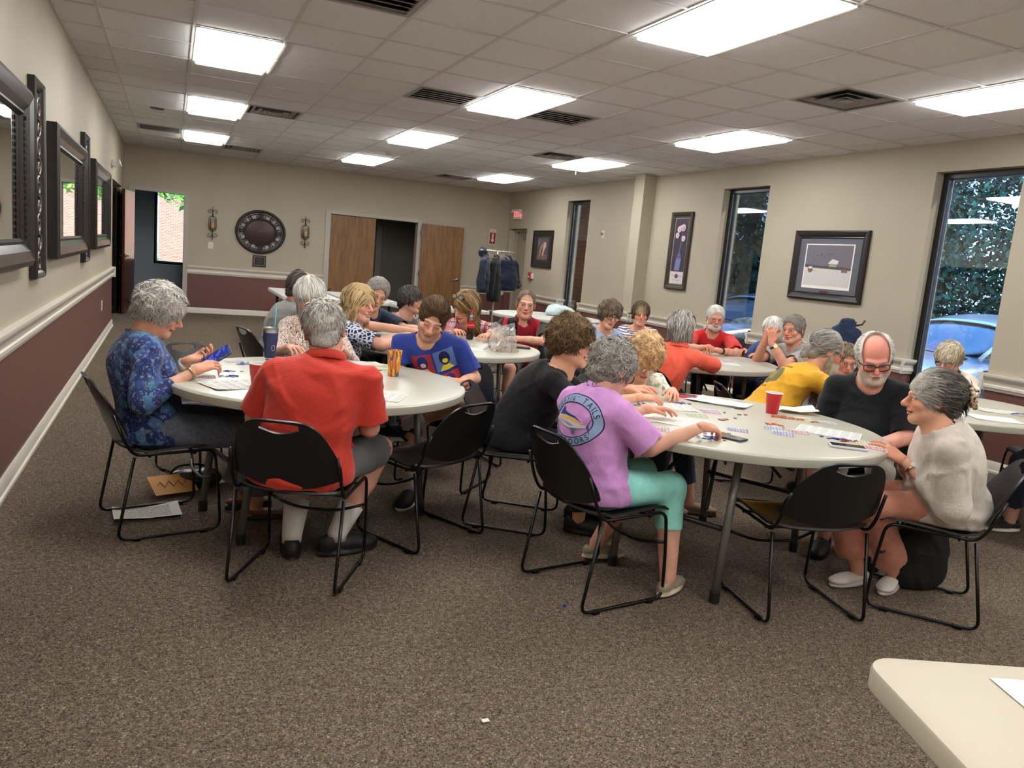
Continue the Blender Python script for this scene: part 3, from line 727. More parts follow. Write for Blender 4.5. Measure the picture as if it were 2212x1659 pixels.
# foreground rectangular table, rotated so that its near-left corner matches
a = math.radians(-21.7); ux, uy = math.cos(a), math.sin(a); cx, cy = 1.225, .985
L, W = 1.83, .76
rect_table(cx+ux*L/2+uy*W/2, cy+uy*L/2-ux*W/2, -21.7, L, W, 'cream plastic table corner in the right foreground with a blank sheet', top=plain('cream_table_plastic', (190, 180, 161), .42, bump=.1, bscale=300))
rect_table(1.70, 11.2, 90, 1.83, .76, 'white folding table before the double door, left one of the pair')
rect_table(2.52, 11.2, 90, 1.83, .76, 'white folding table before the double door, right one of the pair')
rect_table(3.35, 10.1, 8, 1.22, .76, 'short white table behind the woman with cropped dark hair')
round_table(4.78, 9.65, 0, 'white round table behind the man in the red and black polo', top=TWHITE, leg=plain('white_leg', (190, 188, 182), .4))
# ================================================================== CHAIR PLACES
chair(-.03, 4.05, 13.5, 'black chair under the woman in the blue patterned blouse')
chair(.54, 3.30, 62, 'black chair under the man in the red ribbed polo')
chair(1.20, 3.66, 117, 'empty black chair right of the man in the red polo')
chair(.25, 4.95, -58, 'empty black chair behind the woman holding the phone')
chair(1.62, 4.55, 225, 'black chair under the man in the royal blue tee')
chair(.82, 5.18, 268, 'black chair under the woman in the brown striped blouse')
chair(.82, 6.40, 18, 'black chair under the man in the plain grey tee')
chair(1.08, 5.42, 10, 'black chair under the blonde woman in the lattice print dress')
chair(1.42, 6.72, -45, 'black chair under the older man in the navy polo')
chair(2.02, 7.15, 272, 'black chair under the woman with cropped dark hair')
chair(2.62, 6.98, 240, 'black chair under the woman in the pink plaid shirt')
chair(3.04, 6.52, 222, 'black chair under the man in the red and black polo')
chair(2.33, 5.04, 95, 'empty black chair between the blue tee man and the black blouse woman')
chair(1.78, 3.80, -35, 'black chair under the woman in the black blouse')
chair(1.77, 2.87, 9, 'black chair under the woman in the lilac tee')
chair(2.60, 2.515, 78, 'empty black chair before the red cup table, back to the camera')
chair(3.28, 2.38, 131, 'black chair under the woman in the oatmeal sweater')
chair(3.68, 3.22, 200, 'black chair under the bald man in the black tee')
chair(2.60, 4.12, 268, 'black chair under the strawberry blonde woman in cream')
chair(3.42, 4.92, 40, 'black chair under the woman in the coral top')
chair(3.72, 6.56, 295, 'black chair under the woman in the pale blue top')
chair(4.38, 6.72, 258, 'black chair under the woman in the striped white top')
chair(5.02, 6.36, 222, 'black chair under the white bearded man in red')
chair(5.22, 5.36, 165, 'black chair under the man with clasped hands')
chair(5.50, 6.02, 200, 'black chair under the white haired woman behind the clasped hands')
chair(3.70, 4.04, -22, 'black chair under the man in the mustard yellow tee')
chair(4.74, 4.66, 266, 'black chair under the woman in lavender')
chair(5.62, 4.12, 212, 'black chair under the woman in the cream cardigan by the window')
chair(4.98, 2.62, 108, 'black chair at the right edge, cut by the picture border')
chair(5.72, 3.30, 175, 'empty black chair at the far side of the right edge table')
chair(2.05, 12.75, 180, 'empty black chair beyond the white tables before the double door')
# ================================================================== PEOPLE
def lin(c): return np.array(S2L(c))
SKIN = vcol('skin', .52, .35, bump=.12, bscale=260)
HAIRM = vcol('hair', .62, .22)
SHOEM = vcol('shoe_mix', .55, .4)
def cloth(name, rgb, rough=.85, pat=None, b=.28, bs=70, **k):
    """woven fabric; pat(t, p, base) returns a colour socket for printed or knitted patterns"""
    if name in MATS: return MATS[name]
    t = NT(name); p = t.obj(); c = tuple(min(.9, x*1.06) for x in S2L(rgb))
    col = pat(t, p, c) if pat else t.ramp(t.noise(p, 22, 3), [(.3, tuple(x*.9 for x in c)), (.7, tuple(min(1, x*1.08) for x in c))])
    t.out(Base_Color=col, Roughness=rough, Specular_IOR_Level=.2, Sheen_Weight=.15)
    t.bump(t.math('ADD', t.noise(p, bs, 3), t.math('MULTIPLY', t.noise(p, 14, 4, .6), 2.2)), b, .006); MATS[name] = t.m; return t.m
def p_blouse(t, p, c):  # printed flowers
    v = t.vor(p, 26, 'F1', 'Color'); h = t.sep(v)[0]; n = t.noise(p, 55, 4, .7); w = t.noise(p, 9, 3)
    a = t.ramp(h, [(0, S2L((34, 46, 92))), (.3, S2L((52, 74, 128))), (.5, S2L((36, 50, 96))), (.66, S2L((74, 112, 150))), (.8, S2L((44, 58, 108))), (1, S2L((120, 128, 168)))], 'CONSTANT')
    a = t.mix(t.ramp(n, [(.54, 0.0), (.63, .75)]), a, S2L((150, 160, 190)))
    return t.mix(t.ramp(w, [(.58, 0.0), (.68, .55)]), a, S2L((86, 152, 170)))
def p_stripe(axis, period, width, col2, off=0.0, wob=0.0):
    def f(t, p, c):
        q = t.vmath('ADD', p, t.vmath('MULTIPLY', t.noise(p, 9, 2, fac=False), (wob,)*3)) if wob else p
        return t.mix(t.band(t.sep(q)[axis], period, width, off), c, S2L(col2))
    return f
def p_squiggle(t, p, c):
    s = t.sep(p); q = t.comb(t.math('MULTIPLY', s[0], 60.0), t.math('MULTIPLY', s[1], 60.0), t.math('MULTIPLY', s[2], 9.0)); n = t.noise(q, 1.0, 3, .6)
    return t.ramp(n, [(0, S2L((236, 228, 214))), (.42, S2L((70, 52, 44))), (.47, S2L((232, 222, 208))), (.54, S2L((188, 96, 70))), (.59, S2L((238, 230, 218))), (.66, S2L((64, 50, 46)))], 'CONSTANT')
def p_lattice(t, p, c):
    return t.mix(t.ramp(t.vor(p, 34, 'DISTANCE_TO_EDGE', rnd=.85), [(.10, 1.0), (.16, 0.0)]), c, S2L((206, 212, 226)))
def p_knit(t, p, c):
    v = t.vor(p, 60, 'F1', 'Distance', .35); return t.mix(t.ramp(v, [(.28, 0.0), (.42, 1.0)]), c, S2L((96, 100, 102)))
def p_plaid(t, p, c):
    s = t.sep(p); a = t.mix(t.band(s[0], .09, .42), c, S2L((206, 108, 120))); a = t.mix(t.math('MULTIPLY', t.band(s[2], .085, .40), .55), a, S2L((206, 112, 124)))
    a = t.mix(t.band(s[0], .045, .10, .3), a, S2L((66, 40, 58))); return t.mix(t.band(s[2], .085, .06, .2), a, S2L((66, 40, 58)))
def p_sport(t, p, c):
    s = t.sep(p); ax = t.math('ABSOLUTE', s[0]); z = s[2]
    red = S2L((150, 30, 42)); a = t.mix(t.math('LESS_THAN', ax, .105), c, red)
    st_ = t.math('MULTIPLY', t.math('LESS_THAN', ax, .112), t.math('GREATER_THAN', ax, .10)); a = t.mix(st_, a, S2L((18, 22, 24)))
    arm = t.math('MULTIPLY', t.math('LESS_THAN', ax, .235), t.math('GREATER_THAN', ax, .200)); return t.mix(arm, a, S2L((178, 36, 46)))
def p_ribs(t, p, c):
    s = t.sep(p); f = t.math('SINE', t.math('MULTIPLY', s[2], 900.0)); return t.mix(t.ramp(f, [(.3, 0.0), (.8, 1.0)]), tuple(x*.86 for x in c), c)
def p_floral(t, p, c):
    s = t.sep(p); n = t.noise(p, 24, 5, .65)
    m = t.math('MULTIPLY', t.ramp(n, [(.5, 0.0), (.56, .8)]), t.math('MULTIPLY', t.math('GREATER_THAN', s[1], .05), t.math('MULTIPLY', t.math('LESS_THAN', s[2], .86), t.math('GREATER_THAN', s[2], .66))))
    return t.mix(m, c, S2L((142, 156, 142)))
def p_camo(t, p, c):
    return t.ramp(t.noise(p, 24, 3, .6), [(0, S2L((60, 54, 34))), (.42, S2L((104, 94, 62))), (.5, S2L((38, 36, 26))), (.58, S2L((132, 120, 84)))], 'CONSTANT')
def p_denim(t, p, c):
    n = t.noise(p, 60, 4); return t.ramp(n, [(.3, tuple(x*.75 for x in c)), (.7, tuple(x*1.25 for x in c))])

FOLDS = None
def folds(P, amp, seed, s=1.0):
    """soft cloth folds: domain-warped ridges"""
    r = np.random.default_rng(seed); out = np.zeros(len(P))
    W = P.copy()
    for _ in range(2):
        k = r.normal(size=(3, 3))*7*s; ph = r.random(3)*6.28; W = W+.035*np.sin(P @ k.T+ph)
    for f, a in ((13, .55), (24, .35), (44, .16)):
        for _ in range(2):
            d = unit(r.normal(size=3)*np.array([1, .8, 1.2])); x = W @ d*f*s+r.random()*6.28; out += a*((1-np.abs(np.sin(x)))**1.6-.45)
    return out*amp
def bez(a, c, b, t): return a*(1-t)**2+2*c*t*(1-t)+b*t*t
def ik(S, W, ua, fa, pole):
    d = W-S; L = np.linalg.norm(d); L2 = min(max(L, 1e-3), (ua+fa)*.995)
    if L > (ua+fa)*.995: ua *= L/((ua+fa)*.995); fa = L/.995-ua; L2 = L
    u = d/max(L, 1e-6); x = (ua*ua-fa*fa+L2*L2)/(2*L2); h = math.sqrt(max(ua*ua-x*x, 0))
    p = pole-u*(pole@u); p = unit(p)
    return S+u*x+p*h
def hand_mesh(W, dv, dn, left, s, curl, spread, h, point=False):
    """palm, five separate fingers with knuckle bends, thumb leaving the side of the palm"""
    fx = unit(dv); dn = unit(dn-fx*(dn@fx)); th = np.cross(dn, fx)*(-1 if left else 1)
    pts = []; prims = []
    def P(a, b, c): return W+(fx*a+th*b+dn*c)*s
    kn = [P(.088, .030, .0), P(.092, .0105, .003), P(.088, -.010, .001), P(.080, -.029, -.003)]
    for q, k in enumerate(kn): prims.append((P(.004, .012-.008*q, 0), k, .0165*s, .0115*s, .014))
    prims.append((P(-.02, 0, 0), P(.012, 0, 0), .0215*s, .024*s, .012))
    FL = [(.040, .025, .020), (.045, .028, .021), (.041, .026, .020), (.032, .020, .018)]
    for q in range(4):
        c = curl*(1+.12*q); c = .12 if (point and q == 0) else c
        p = kn[q]; ang = 0.0; lat = (1.5-q)*spread
        r = (.0092, .0094, .0090, .0080)[q]*s
        for m, l in enumerate(FL[q]):
            ang += c*(.75, 1.0, .7)[m]; d = fx*math.cos(ang)*math.cos(lat)+th*math.sin(lat)*math.cos(ang)-dn*math.sin(ang)
            p2 = p+d*l*s; prims.append((p, p2, r, r*.9, .0022 if m else .004)); p = p2; r *= .9
    tb = P(.022, .026, -.006); t1 = tb+(fx*.030+th*.026-dn*.008)*s; t2 = t1+(fx*.030+th*.006-dn*.010*(1+curl))*s
    prims += [(P(.012, .012, -.002), tb, .017*s, .0135*s, .012), (tb, t1, .0125*s, .0108*s, .006), (t1, t2, .0105*s, .0085*s, .004)]
    A = np.array([q for p in prims for q in p[:2]]); F = Fld(A.min(0)-.03, A.max(0)+.03, h)
    for a, b, ra, rb, k in prims: F.cone(a, b, ra, rb, k)
    return F.mesh()
HEADG = {}
def head_mesh(sp, nbl, h):
    """head in its own frame: x right, y forward, z up, eyes at z=0; returns verts, quads, colours"""
    F = Fld((-.115, -.135, min(-.17, nbl[2]-.03)), (.115, .145, .135), h)
    w = sp.get('hw', 1.0); jaw = sp.get('jaw', 1.0); fem = sp['sex'] == 'f'
    F.ell((0, -.014, .030), (.0755*w, .0965, .086), k=.01)
    F.ell((0, .030, -.040), (.060*w, .060, .072), k=.03)
    F.cone((-.046*w*jaw, .004, -.066), (-.012, .070, -.100), .021, .017, .03); F.cone((.046*w*jaw, .004, -.066), (.012, .070, -.100), .021, .017, .03)
    F.cone((-.010, .072, -.098), (.010, .072, -.098), .0165, .0165, .018)
    fat = sp.get('fat', 0.0)
    if fat: F.ell((0, .040, -.098), (.055, .045, .030+.02*fat), k=.03); F.ell((-.045, .045, -.05), (.03, .03, .035), k=.02); F.ell((.045, .045, -.05), (.03, .03, .035), k=.02)
    for s in (-1, 1):
        F.ell((.038*s*w, .064, -.030), (.023, .022, .020), k=.02)
        F.cone((.010*s, .0885, .016), (.042*s*w, .074, .018), .011, .009, .014)
        F.ell((.032*s, .102, -.004), (.0165, .017, .0115), k=.010, sub=True)
        F.ell((.0315*s, .0765, -.003), (.0135, .0130, .0125), k=.002)
        F.cone((.018*s, .0875, .0035), (.045*s, .0805, .0015), .0052, .0048, .006)
        F.cone((.019*s, .0865, -.012), (.044*s, .079, -.011), .0045, .0042, .007)
        F.ell((.011*s, .1000, -.036), (.0085, .0100, .0075), k=.007)
        # ears
        F.ell((.0785*s*w, -.008, -.010), (.0085, .019, .031), M=[[math.cos(.3), -.3*s, 0], [.3*s, math.cos(.3), -.2], [0, .2, 1]], k=.006)
        F.ell((.087*s*w, -.003, -.006), (.006, .011, .019), k=.004, sub=True)
    n = sp.get('nose', 1.0)
    F.cone((0, .090, .006), (0, .1115+.004*n, -.030), .0075, .0118*n, .010)
    F.ell((0, .098, -.036), (.0100*n, .012, .0085), k=.008)
    F.ell((0, .082, -.056), (.026, .018, .014), k=.014)
    op = sp.get('smile', 0.0)
    F.ell((0, .0955, -.0605), (.0225+.005*op, .0085, .0050), k=.005); F.ell((0, .0930, -.0725-.004*op), (.0195+.004*op, .0090, .0062), k=.006)
    F.cone((-.024-.004*op, .083, -.066+.004*op), (.024+.004*op, .083, -.066+.004*op), .0035, .0035, .004, sub=True)
    F.ell((0, .0985, -.0663-.002*op), (.020+.006*op, .008, .0018+.0035*op), k=.002, sub=True)
    # neck
    F.cone((0, -.022, -.050), nbl, .054*sp.get('neck', 1.0), .066*sp.get('neck', 1.0), .025)
    F.cone((0, .012, -.075), (nbl[0], nbl[1]+.025, nbl[2]), .040, .05, .03)
    V, Q = F.mesh()
    x, y, z = V.T; ax = np.abs(x); C = np.tile(lin(sp['skin']), (len(V), 1))
    rg = np.random.default_rng(sp['seed'])
    blot = .5+.5*np.sin(x*90+rg.random()*6)*np.sin(y*70+2)*np.sin(z*80+rg.random()*6); C *= (.93+.12*blot)[:, None]
    def paint(m, col, a=1.0): C[:] = C*(1-np.clip(m, 0, 1)[:, None]*a)+lin(col)*np.clip(m, 0, 1)[:, None]*a
    rosy = sp.get('rosy', .35); red = tuple(np.clip(np.array(sp['skin'])*np.array((.98, .74, .70)), 0, 255))
    paint(np.exp(-(((ax-.04)/.024)**2+((z+.032)/.024)**2+((y-.075)/.04)**2)), red, rosy*1.3)
    paint(np.exp(-((x/.016)**2+((z+.032)/.018)**2+((y-.11)/.03)**2)), red, rosy*1.4)
    paint((ax > .072*w)*(np.abs(z+.01) < .04), red, rosy*.8)
    if sp.get('burn'): paint(np.exp(-((x/.07)**2+((z-.06)/.07)**2+((y-.07)/.08)**2)), (222, 134, 118), .8)
    lips = sp.get('lips', (176, 104, 98))
    paint(((ax/(.0235+.005*op))**2+((z+.0662)/(.0115+.003*op))**2 < 1)*(y > .083), lips, .75)
    if op > .3: paint(((ax/(.018+.005*op))**2+((z+.0665+.001*op)/(.0042+.0022*op))**2 < 1)*(y > .080), (232, 222, 212), .9)
    else: paint((ax < .022)*(np.abs(z+.0665) < .0024)*(y > .083), (96, 52, 48), .75)
    bc = sp.get('brow', (120, 100, 84))
    bz = .0195-.16*np.maximum(ax-.030, 0)+.05*(ax-.02)
    paint((ax > .013)*(ax < .050)*(np.abs(z-bz) < .0042)*(y > .05), bc, .65)
    e2 = (ax-.0318); lidz = .0030 if sp.get('eyes', 'open') == 'open' else -.0062
    paint(((e2/.017)**2+((z+.001)/.012)**2 < 1)*(y > .06), tuple(np.array(sp['skin'])*.72), .45)
    if sp.get('eyes', 'open') == 'open':
        paint(((e2/.0135)**2+((z+.0032)/.0056)**2 < 1)*(y > .074), (226, 220, 214), .95)
        paint((((ax-.0310)/.0062)**2+((z+.0030)/.0062)**2 < 1)*(y > .078), sp.get('iris', (62, 52, 46)), .95)
        paint((np.abs(e2) < .0150)*(np.abs(z-.0030+.12*np.abs(e2)) < .0021)*(y > .07), (58, 40, 34), .9)
    else: paint((np.abs(e2) < .0150)*(np.abs(z+.0072-.22*np.abs(e2)) < .0023)*(y > .07), (70, 46, 40), .85)
    if sp.get('stubble'): paint(np.clip((-.036-z)/.012, 0, 1)*(z > -.128)*(y > -.005)*(ax < .075)*(1-np.exp(-((ax/.020)**4+((z+.066)/.010)**4))), sp['stubble'], sp.get('stub', .38))
    if sp.get('scalp'): paint(np.clip((z-.045+(.06-y)*.35)/.03, 0, 1)*(y < .085), sp['scalp'], .8)
    return V, Q, C
HC, HR = np.array((0, -.014, .030)), np.array((.0755, .0965, .086))
def strands(V, N, rng, n, length, flow, cols, wid=.0032, curl=0.0, lift=.0015, grav=.25, m=5, region=None, colfn=None, zmin=-9):
    idx = rng.integers(len(V), size=n)
    if region is not None:
        ok = np.where(region(V))[0]
        if len(ok) == 0: return None
        idx = ok[rng.integers(len(ok), size=n)]
    P = V[idx].copy(); nn = N[idx].copy(); d = flow(P, nn, rng); L = length*(.55+.6*rng.random(n))*np.clip((P[:, 2]-zmin)/.07, .18, 1); st_ = (L/m)[:, None]
    ph = rng.random(n)*6.28; path = []; P = P-nn*.002
    for k in range(m+1):
        path.append(P.copy())
        d = d+np.array((0, 0, -grav))*.35; side = np.cross(d, nn)
        if curl: d = d+curl*(np.sin(ph+k*1.9)[:, None]*side+np.cos(ph+k*1.9)[:, None]*nn*.8)
        n2 = (P-HC)/(HR**2); n2 = n2/np.linalg.norm(n2, axis=1, keepdims=True); n2[:, 2] = np.where(P[:, 2] < -.02, 0, n2[:, 2]); n2 /= np.maximum(np.linalg.norm(n2, axis=1, keepdims=True), 1e-6)
        d = d-np.minimum((d*n2).sum(1, keepdims=True), 9)*n2*.92; d /= np.maximum(np.linalg.norm(d, axis=1, keepdims=True), 1e-6)
        P = P+d*st_+n2*lift
    path = np.array(path); T = np.gradient(path, axis=0); nr = nn[None]+rng.normal(size=(1, n, 3))*.30; S = np.cross(T, nr); S /= np.maximum(np.linalg.norm(S, axis=2, keepdims=True), 1e-9)
    tt = np.linspace(0, 1, m+1)[:, None, None]; wd = wid*(1-.75*tt**2)*(.7+.6*rng.random(n))[None, :, None]
    A = path-S*wd; B = path+S*wd; vs = np.stack([A, B], 2)            # m+1, n, 2, 3
    vs = vs.transpose(1, 0, 2, 3).reshape(-1, 3); base = (np.arange(n)*(m+1)*2)[:, None]; q = []
    for k in range(m): q.append(np.stack([base[:, 0]+2*k, base[:, 0]+2*k+1, base[:, 0]+2*k+3, base[:, 0]+2*k+2], 1))
    cc = np.array([lin(c) for c in cols])[rng.integers(len(cols), size=n)]*(.82+.34*rng.random((n, 1)))
    if colfn: cc = colfn(V[idx], cc)
    return vs, np.concatenate(q), np.repeat(cc, (m+1)*2, axis=0), np.repeat(nn, (m+1)*2, axis=0)+.35*(nr[0].repeat((m+1)*2, axis=0)-np.repeat(nn, (m+1)*2, axis=0))
def fl_down(crown=(0, -.045, .118), side=0.0):
    cr = np.array(crown)
    def f(P, N, r):
        d = P-cr; d[:, 0] += side; d = d-(d*N).sum(1, keepdims=True)*N; return d/np.maximum(np.linalg.norm(d, axis=1, keepdims=True), 1e-6)+r.normal(size=P.shape)*.18
    return f
def fl_mix(crown=(0, -.02, .13), a=1.1):
    g = fl_down(crown)
    def f(P, N, r):
        d = g(P, N, r)+a*r.normal(size=P.shape)*.6; return d/np.linalg.norm(d, axis=1, keepdims=True)
    return f
def fl_curl(P, N, r):
    d = r.normal(size=P.shape); return d/np.linalg.norm(d, axis=1, keepdims=True)
def fl_vec(v, jit=.2):
    v = np.array(v, float)
    def f(P, N, r): return np.tile(v, (len(P), 1))+r.normal(size=P.shape)*jit
    return f
def fl_part(px, fwd=0.0):
    def f(P, N, r):
        d = np.zeros_like(P); d[:, 0] = np.where(P[:, 0] > px, 1, -1)*.9; d[:, 2] = -.5; d[:, 1] = fwd; return d+r.normal(size=P.shape)*.12
    return f
STYLES = {
 'short': dict(t=.012, zmin=-.062, face=((0, .125, -.030), (.068, .088, .108)), n=2400, len=.026, flow=fl_down((.02, -.03, .125), .01), curl=.35, puff=.005, grav=.05),
 'crew':  dict(grav=.05, t=.009, zmin=-.065, face=((0, .120, -.026), (.071, .088, .104)), n=1200, len=.018, flow=fl_down((0, -.02, .12)), curl=.1, puff=.001),
 'thin':  dict(grav=.05, t=.004, zmin=-.07, face=((0, .105, .000), (.070, .085, .105)), n=900, len=.022, flow=fl_down((0, -.02, .12)), curl=.1, puff=.001),
 'fringe': dict(t=.013, zmin=-.075, face=((0, .065, .060), (.069, .128, .13)), n=1500, len=.055, flow=fl_vec((0, -.8, -.45), .25), curl=.25, puff=.004),
 'sweep': dict(grav=.0, t=.014, zmin=-.07, face=((0, .140, -.022), (.074, .092, .116)), n=2200, len=.050, flow=fl_vec((.55, -.75, .35), .16), curl=.08, puff=.003, add=[((0.004, .045, .098), (.060, .050, .034))]),
 'curly': dict(t=.027, zmin=-.085, face=((0, .135, -.058), (.064, .080, .098)), n=3400, len=.036, flow=fl_curl, curl=1.1, puff=.011, ears=1, grav=.05),
 'wavy':  dict(t=.025, zmin=-.085, face=((0, .140, -.060), (.063, .080, .098)), n=3600, len=.052, flow=fl_mix(), curl=1.15, puff=.012, ears=1, grav=.02),
 'pouf':  dict(t=.032, zmin=-.080, face=((0, .150, -.062), (.062, .082, .100)), n=3600, len=.044, flow=fl_mix((.01, .0, .14), 1.2), curl=1.25, puff=.012, ears=1, grav=.0),
 'bob':   dict(t=.020, zmin=-.135, face=((0, .135, -.070), (.060, .090, .118)), n=2400, len=.13, flow=fl_part(.02), curl=.07, puff=.003, ears=1, add=[((-.062, .005, -.05), (.030, .062, .085)), ((.062, .005, -.05), (.030, .062, .085)), ((0, -.055, -.05), (.068, .050, .082))]),
 'long':  dict(t=.020, zmin=-.20, face=((0, .135, -.075), (.058, .090, .125)), n=2600, len=.18, flow=fl_part(.02), curl=.10, puff=.004, ears=1, add=[((-.066, .002, -.085), (.032, .060, .120)), ((.066, .002, -.085), (.032, .060, .120)), ((0, -.055, -.085), (.072, .050, .115))]),
 'pixie': dict(t=.017, zmin=-.080, face=((0, .138, -.066), (.063, .085, .102)), n=2200, len=.058, flow=fl_vec((.35, .55, -.45), .2), curl=.12, puff=.003, sideburn=1),
 'straight': dict(t=.018, zmin=-.095, face=((0, .135, -.062), (.061, .085, .105)), n=2200, len=.075, flow=fl_down((0, -.01, .125)), curl=.10, puff=.003, ears=1, add=[((-.055, -.012, -.03), (.033, .060, .075)), ((.055, -.012, -.03), (.033, .060, .075))]),
 'updo':  dict(t=.018, zmin=-.085, face=((0, .130, -.058), (.064, .082, .098)), n=2400, len=.085, flow=fl_vec((0, -1, .12), .16), curl=.12, puff=.005, add=[((0, -.115, .015), (.042, .032, .052))]),
 'tail':  dict(t=.010, zmin=-.080, face=((0, .075, .045), (.062, .105, .125)), n=1600, len=.085, flow=fl_vec((0, -1, -.25), .14), curl=.15, puff=.003, add=[((.0, -.105, -.045), (.026, .035, .034)), ((.0, -.118, -.085), (.020, .024, .040))]),
}
def hair_mesh(sp, h, rng, dens):
    S = STYLES[sp['hair']]; F = Fld((-.135, -.185, -.24), (.135, .15, .19), h)
    t = S['t']*sp.get('hvol', 1.0); w = sp.get('hw', 1.0)
    F.ell(HC+(0, -.003, .002), (HR[0]*w+t, HR[1]+t*.95, HR[2]+t), k=0)
    if S['zmin'] > -.1: F.ell((0, -.062, -.045), (.058*w, .045+t*.3, .055), k=.02)
    for c, r in S.get('add', []): F.ell(c, r, k=.02)
    c, r = S['face']; F.ell(c, r, k=.006, sub=True)
    if S.get('ears') or S.get('sideburn'): F.ell((0, .125, -.062), (.14, .085, .080 if S['zmin'] > -.1 else .062), k=.008, sub=True)
    if not S.get('ears'):
        for s in (-1, 1): F.ell((.088*s*w, .004, -.018), (.022, .022, .036), k=.006, sub=True)
    F.ell((0, .10, -.10), (.075, .085, .07), k=.006, sub=True)
    if S['zmin'] > -.12:
        F.plane((0, -.02, S['zmin']), (0, .35, -1), k=.01)
        if not S.get('ears'): F.ell((0, .075, -.075), (.10, .07, .060), k=.008, sub=True)
    else: F.plane((0, 0, S['zmin']), (0, 0, -1), k=.012)
    V, Q = F.mesh(); N = vnormals(V, Q)
    fr = 55 if sp['hair'] in ('curly', 'pouf', 'wavy') else 38
    ph = rng.random(6)*6.28
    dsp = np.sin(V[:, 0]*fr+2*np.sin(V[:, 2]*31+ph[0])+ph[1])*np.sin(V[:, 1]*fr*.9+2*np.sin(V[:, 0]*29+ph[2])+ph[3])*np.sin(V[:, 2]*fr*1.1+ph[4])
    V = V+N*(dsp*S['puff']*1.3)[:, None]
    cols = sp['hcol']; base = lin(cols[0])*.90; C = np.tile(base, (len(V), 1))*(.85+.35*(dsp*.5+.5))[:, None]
    cf = sp.get('hcolfn')
    if cf: C = cf(V, C)
    out = [(V, Q, C, vnormals(V, Q))]
    s = strands(V, N, rng, int(S['n']*dens), S['len'], S['flow'], cols, wid=sp.get('hwid', .0030), curl=S['curl'], grav=S.get('grav', .25), colfn=cf, zmin=S['zmin'])
    if s: out.append(s)
    return out
def merge(parts):
    off = 0; Vs, Qs, Cs, Ns = [], [], [], []
    for p in parts:
        Vs.append(p[0]); Qs.append(p[1]+off); Cs.append(p[2]); off += len(p[0])
        if len(p) > 3: Ns.append(p[3])
    r = (np.concatenate(Vs), np.concatenate(Qs), np.concatenate(Cs))
    return r+(np.concatenate(Ns),) if Ns else r
def hairy(name, r, Hc, hs, HM, body):
    V, Q, C, N = r; o = raw(name, Hc+(V*hs) @ HM, Q, HAIRM, body, True, col=C); N = N @ HM; N /= np.maximum(np.linalg.norm(N, axis=1, keepdims=True), 1e-9)
    o.data.normals_split_custom_set_from_vertices(N.tolist()); return o
def shoe_mesh(A, fd, s, style, h):
    """shoe around ankle A (sole on z=0 unless raised), toe towards fd"""
    fd = unit(np.array((fd[0], fd[1], 0))); sd = np.array((fd[1], -fd[0], 0)); z0 = A[2]-.085*s
    def P(f, l, z): return A*np.array((1, 1, 0))+np.array((0, 0, z0))+(fd*f+sd*l)*s+np.array((0, 0, z*s))
    lo = np.minimum(P(-.10, -.07, -.02), np.minimum(P(.22, .07, .12), np.minimum(P(-.1, .07, 0), P(.22, -.07, 0))))-.02; hi = np.maximum(P(-.10, -.07, .13), np.maximum(P(.22, .07, .12), np.maximum(P(-.1, .07, 0), P(.22, -.07, 0))))+.03
    F = Fld(lo, hi, h); M = [sd, fd, (0, 0, 1)]; hgt = {'sneaker': 1.0, 'slip': .8, 'flat': .62, 'sandal': .3}[style]
    F.ell(P(-.035, 0, .040), (.036*s, .050*s, .055*s*hgt), M, k=0); F.ell(P(.06, 0, .036), (.042*s, .085*s, .045*s*hgt), M, k=.02); F.ell(P(.125, 0, .030), (.043*s, .062*s, .034*s*hgt), M, k=.02)
    F.ell(P(.05, 0, .008), (.046*s, .138*s, .022*s), M, k=.008)
    if style in ('slip', 'flat', 'sneaker'): F.ell(P(-.012, 0, .085*hgt+.012), (.030*s, .046*s, .035*s), M, k=.008, sub=True)
    F.plane((0, 0, z0+.001), (0, 0, -1))
    V, Q = F.mesh(); return V, Q, z0
def glasses_parts(sp, H2L, body):
    col = sp['glasses']; thick = sp.get('gthick', .0024); e = None
    m = MB(); L = MB(); hx, hz = sp.get('glens', (.0265, .0185))
    for s in (-1, 1):
        pts = []
        for k in range(20):
            a = 2*math.pi*k/20; cx, cz = math.cos(a), math.sin(a); p = 3.0
            u = abs(cx)**(2/p)*math.copysign(1, cx)*hx; v = abs(cz)**(2/p)*math.copysign(1, cz)*hz
            x = .034*s+u; pts.append(H2L((x, .1045-.35*max(0, abs(x)-.03), -.006+v)))
        m.tube(pts, thick, 6, closed=True)
        L.add(pts, [tuple(range(20))])
        m.tube([H2L((.060*s, .094, .003)), H2L((.079*s*sp.get('hw', 1), .060, .004)), H2L((.083*s*sp.get('hw', 1), -.005, .004)), H2L((.082*s*sp.get('hw', 1), -.03, -.008))], thick*.9, 6)
    m.tube([H2L((-.009, .104, -.001)), H2L((0, .107, .002)), H2L((.009, .104, -.001))], thick, 6)
    f = m.build('glasses', plain('glasses_%d_%d_%d' % col, col, .3, metal=.2), body)
    L.build('lens', glass('spectacle_lens', (.96, .97, .98), .05), f, fix=False)
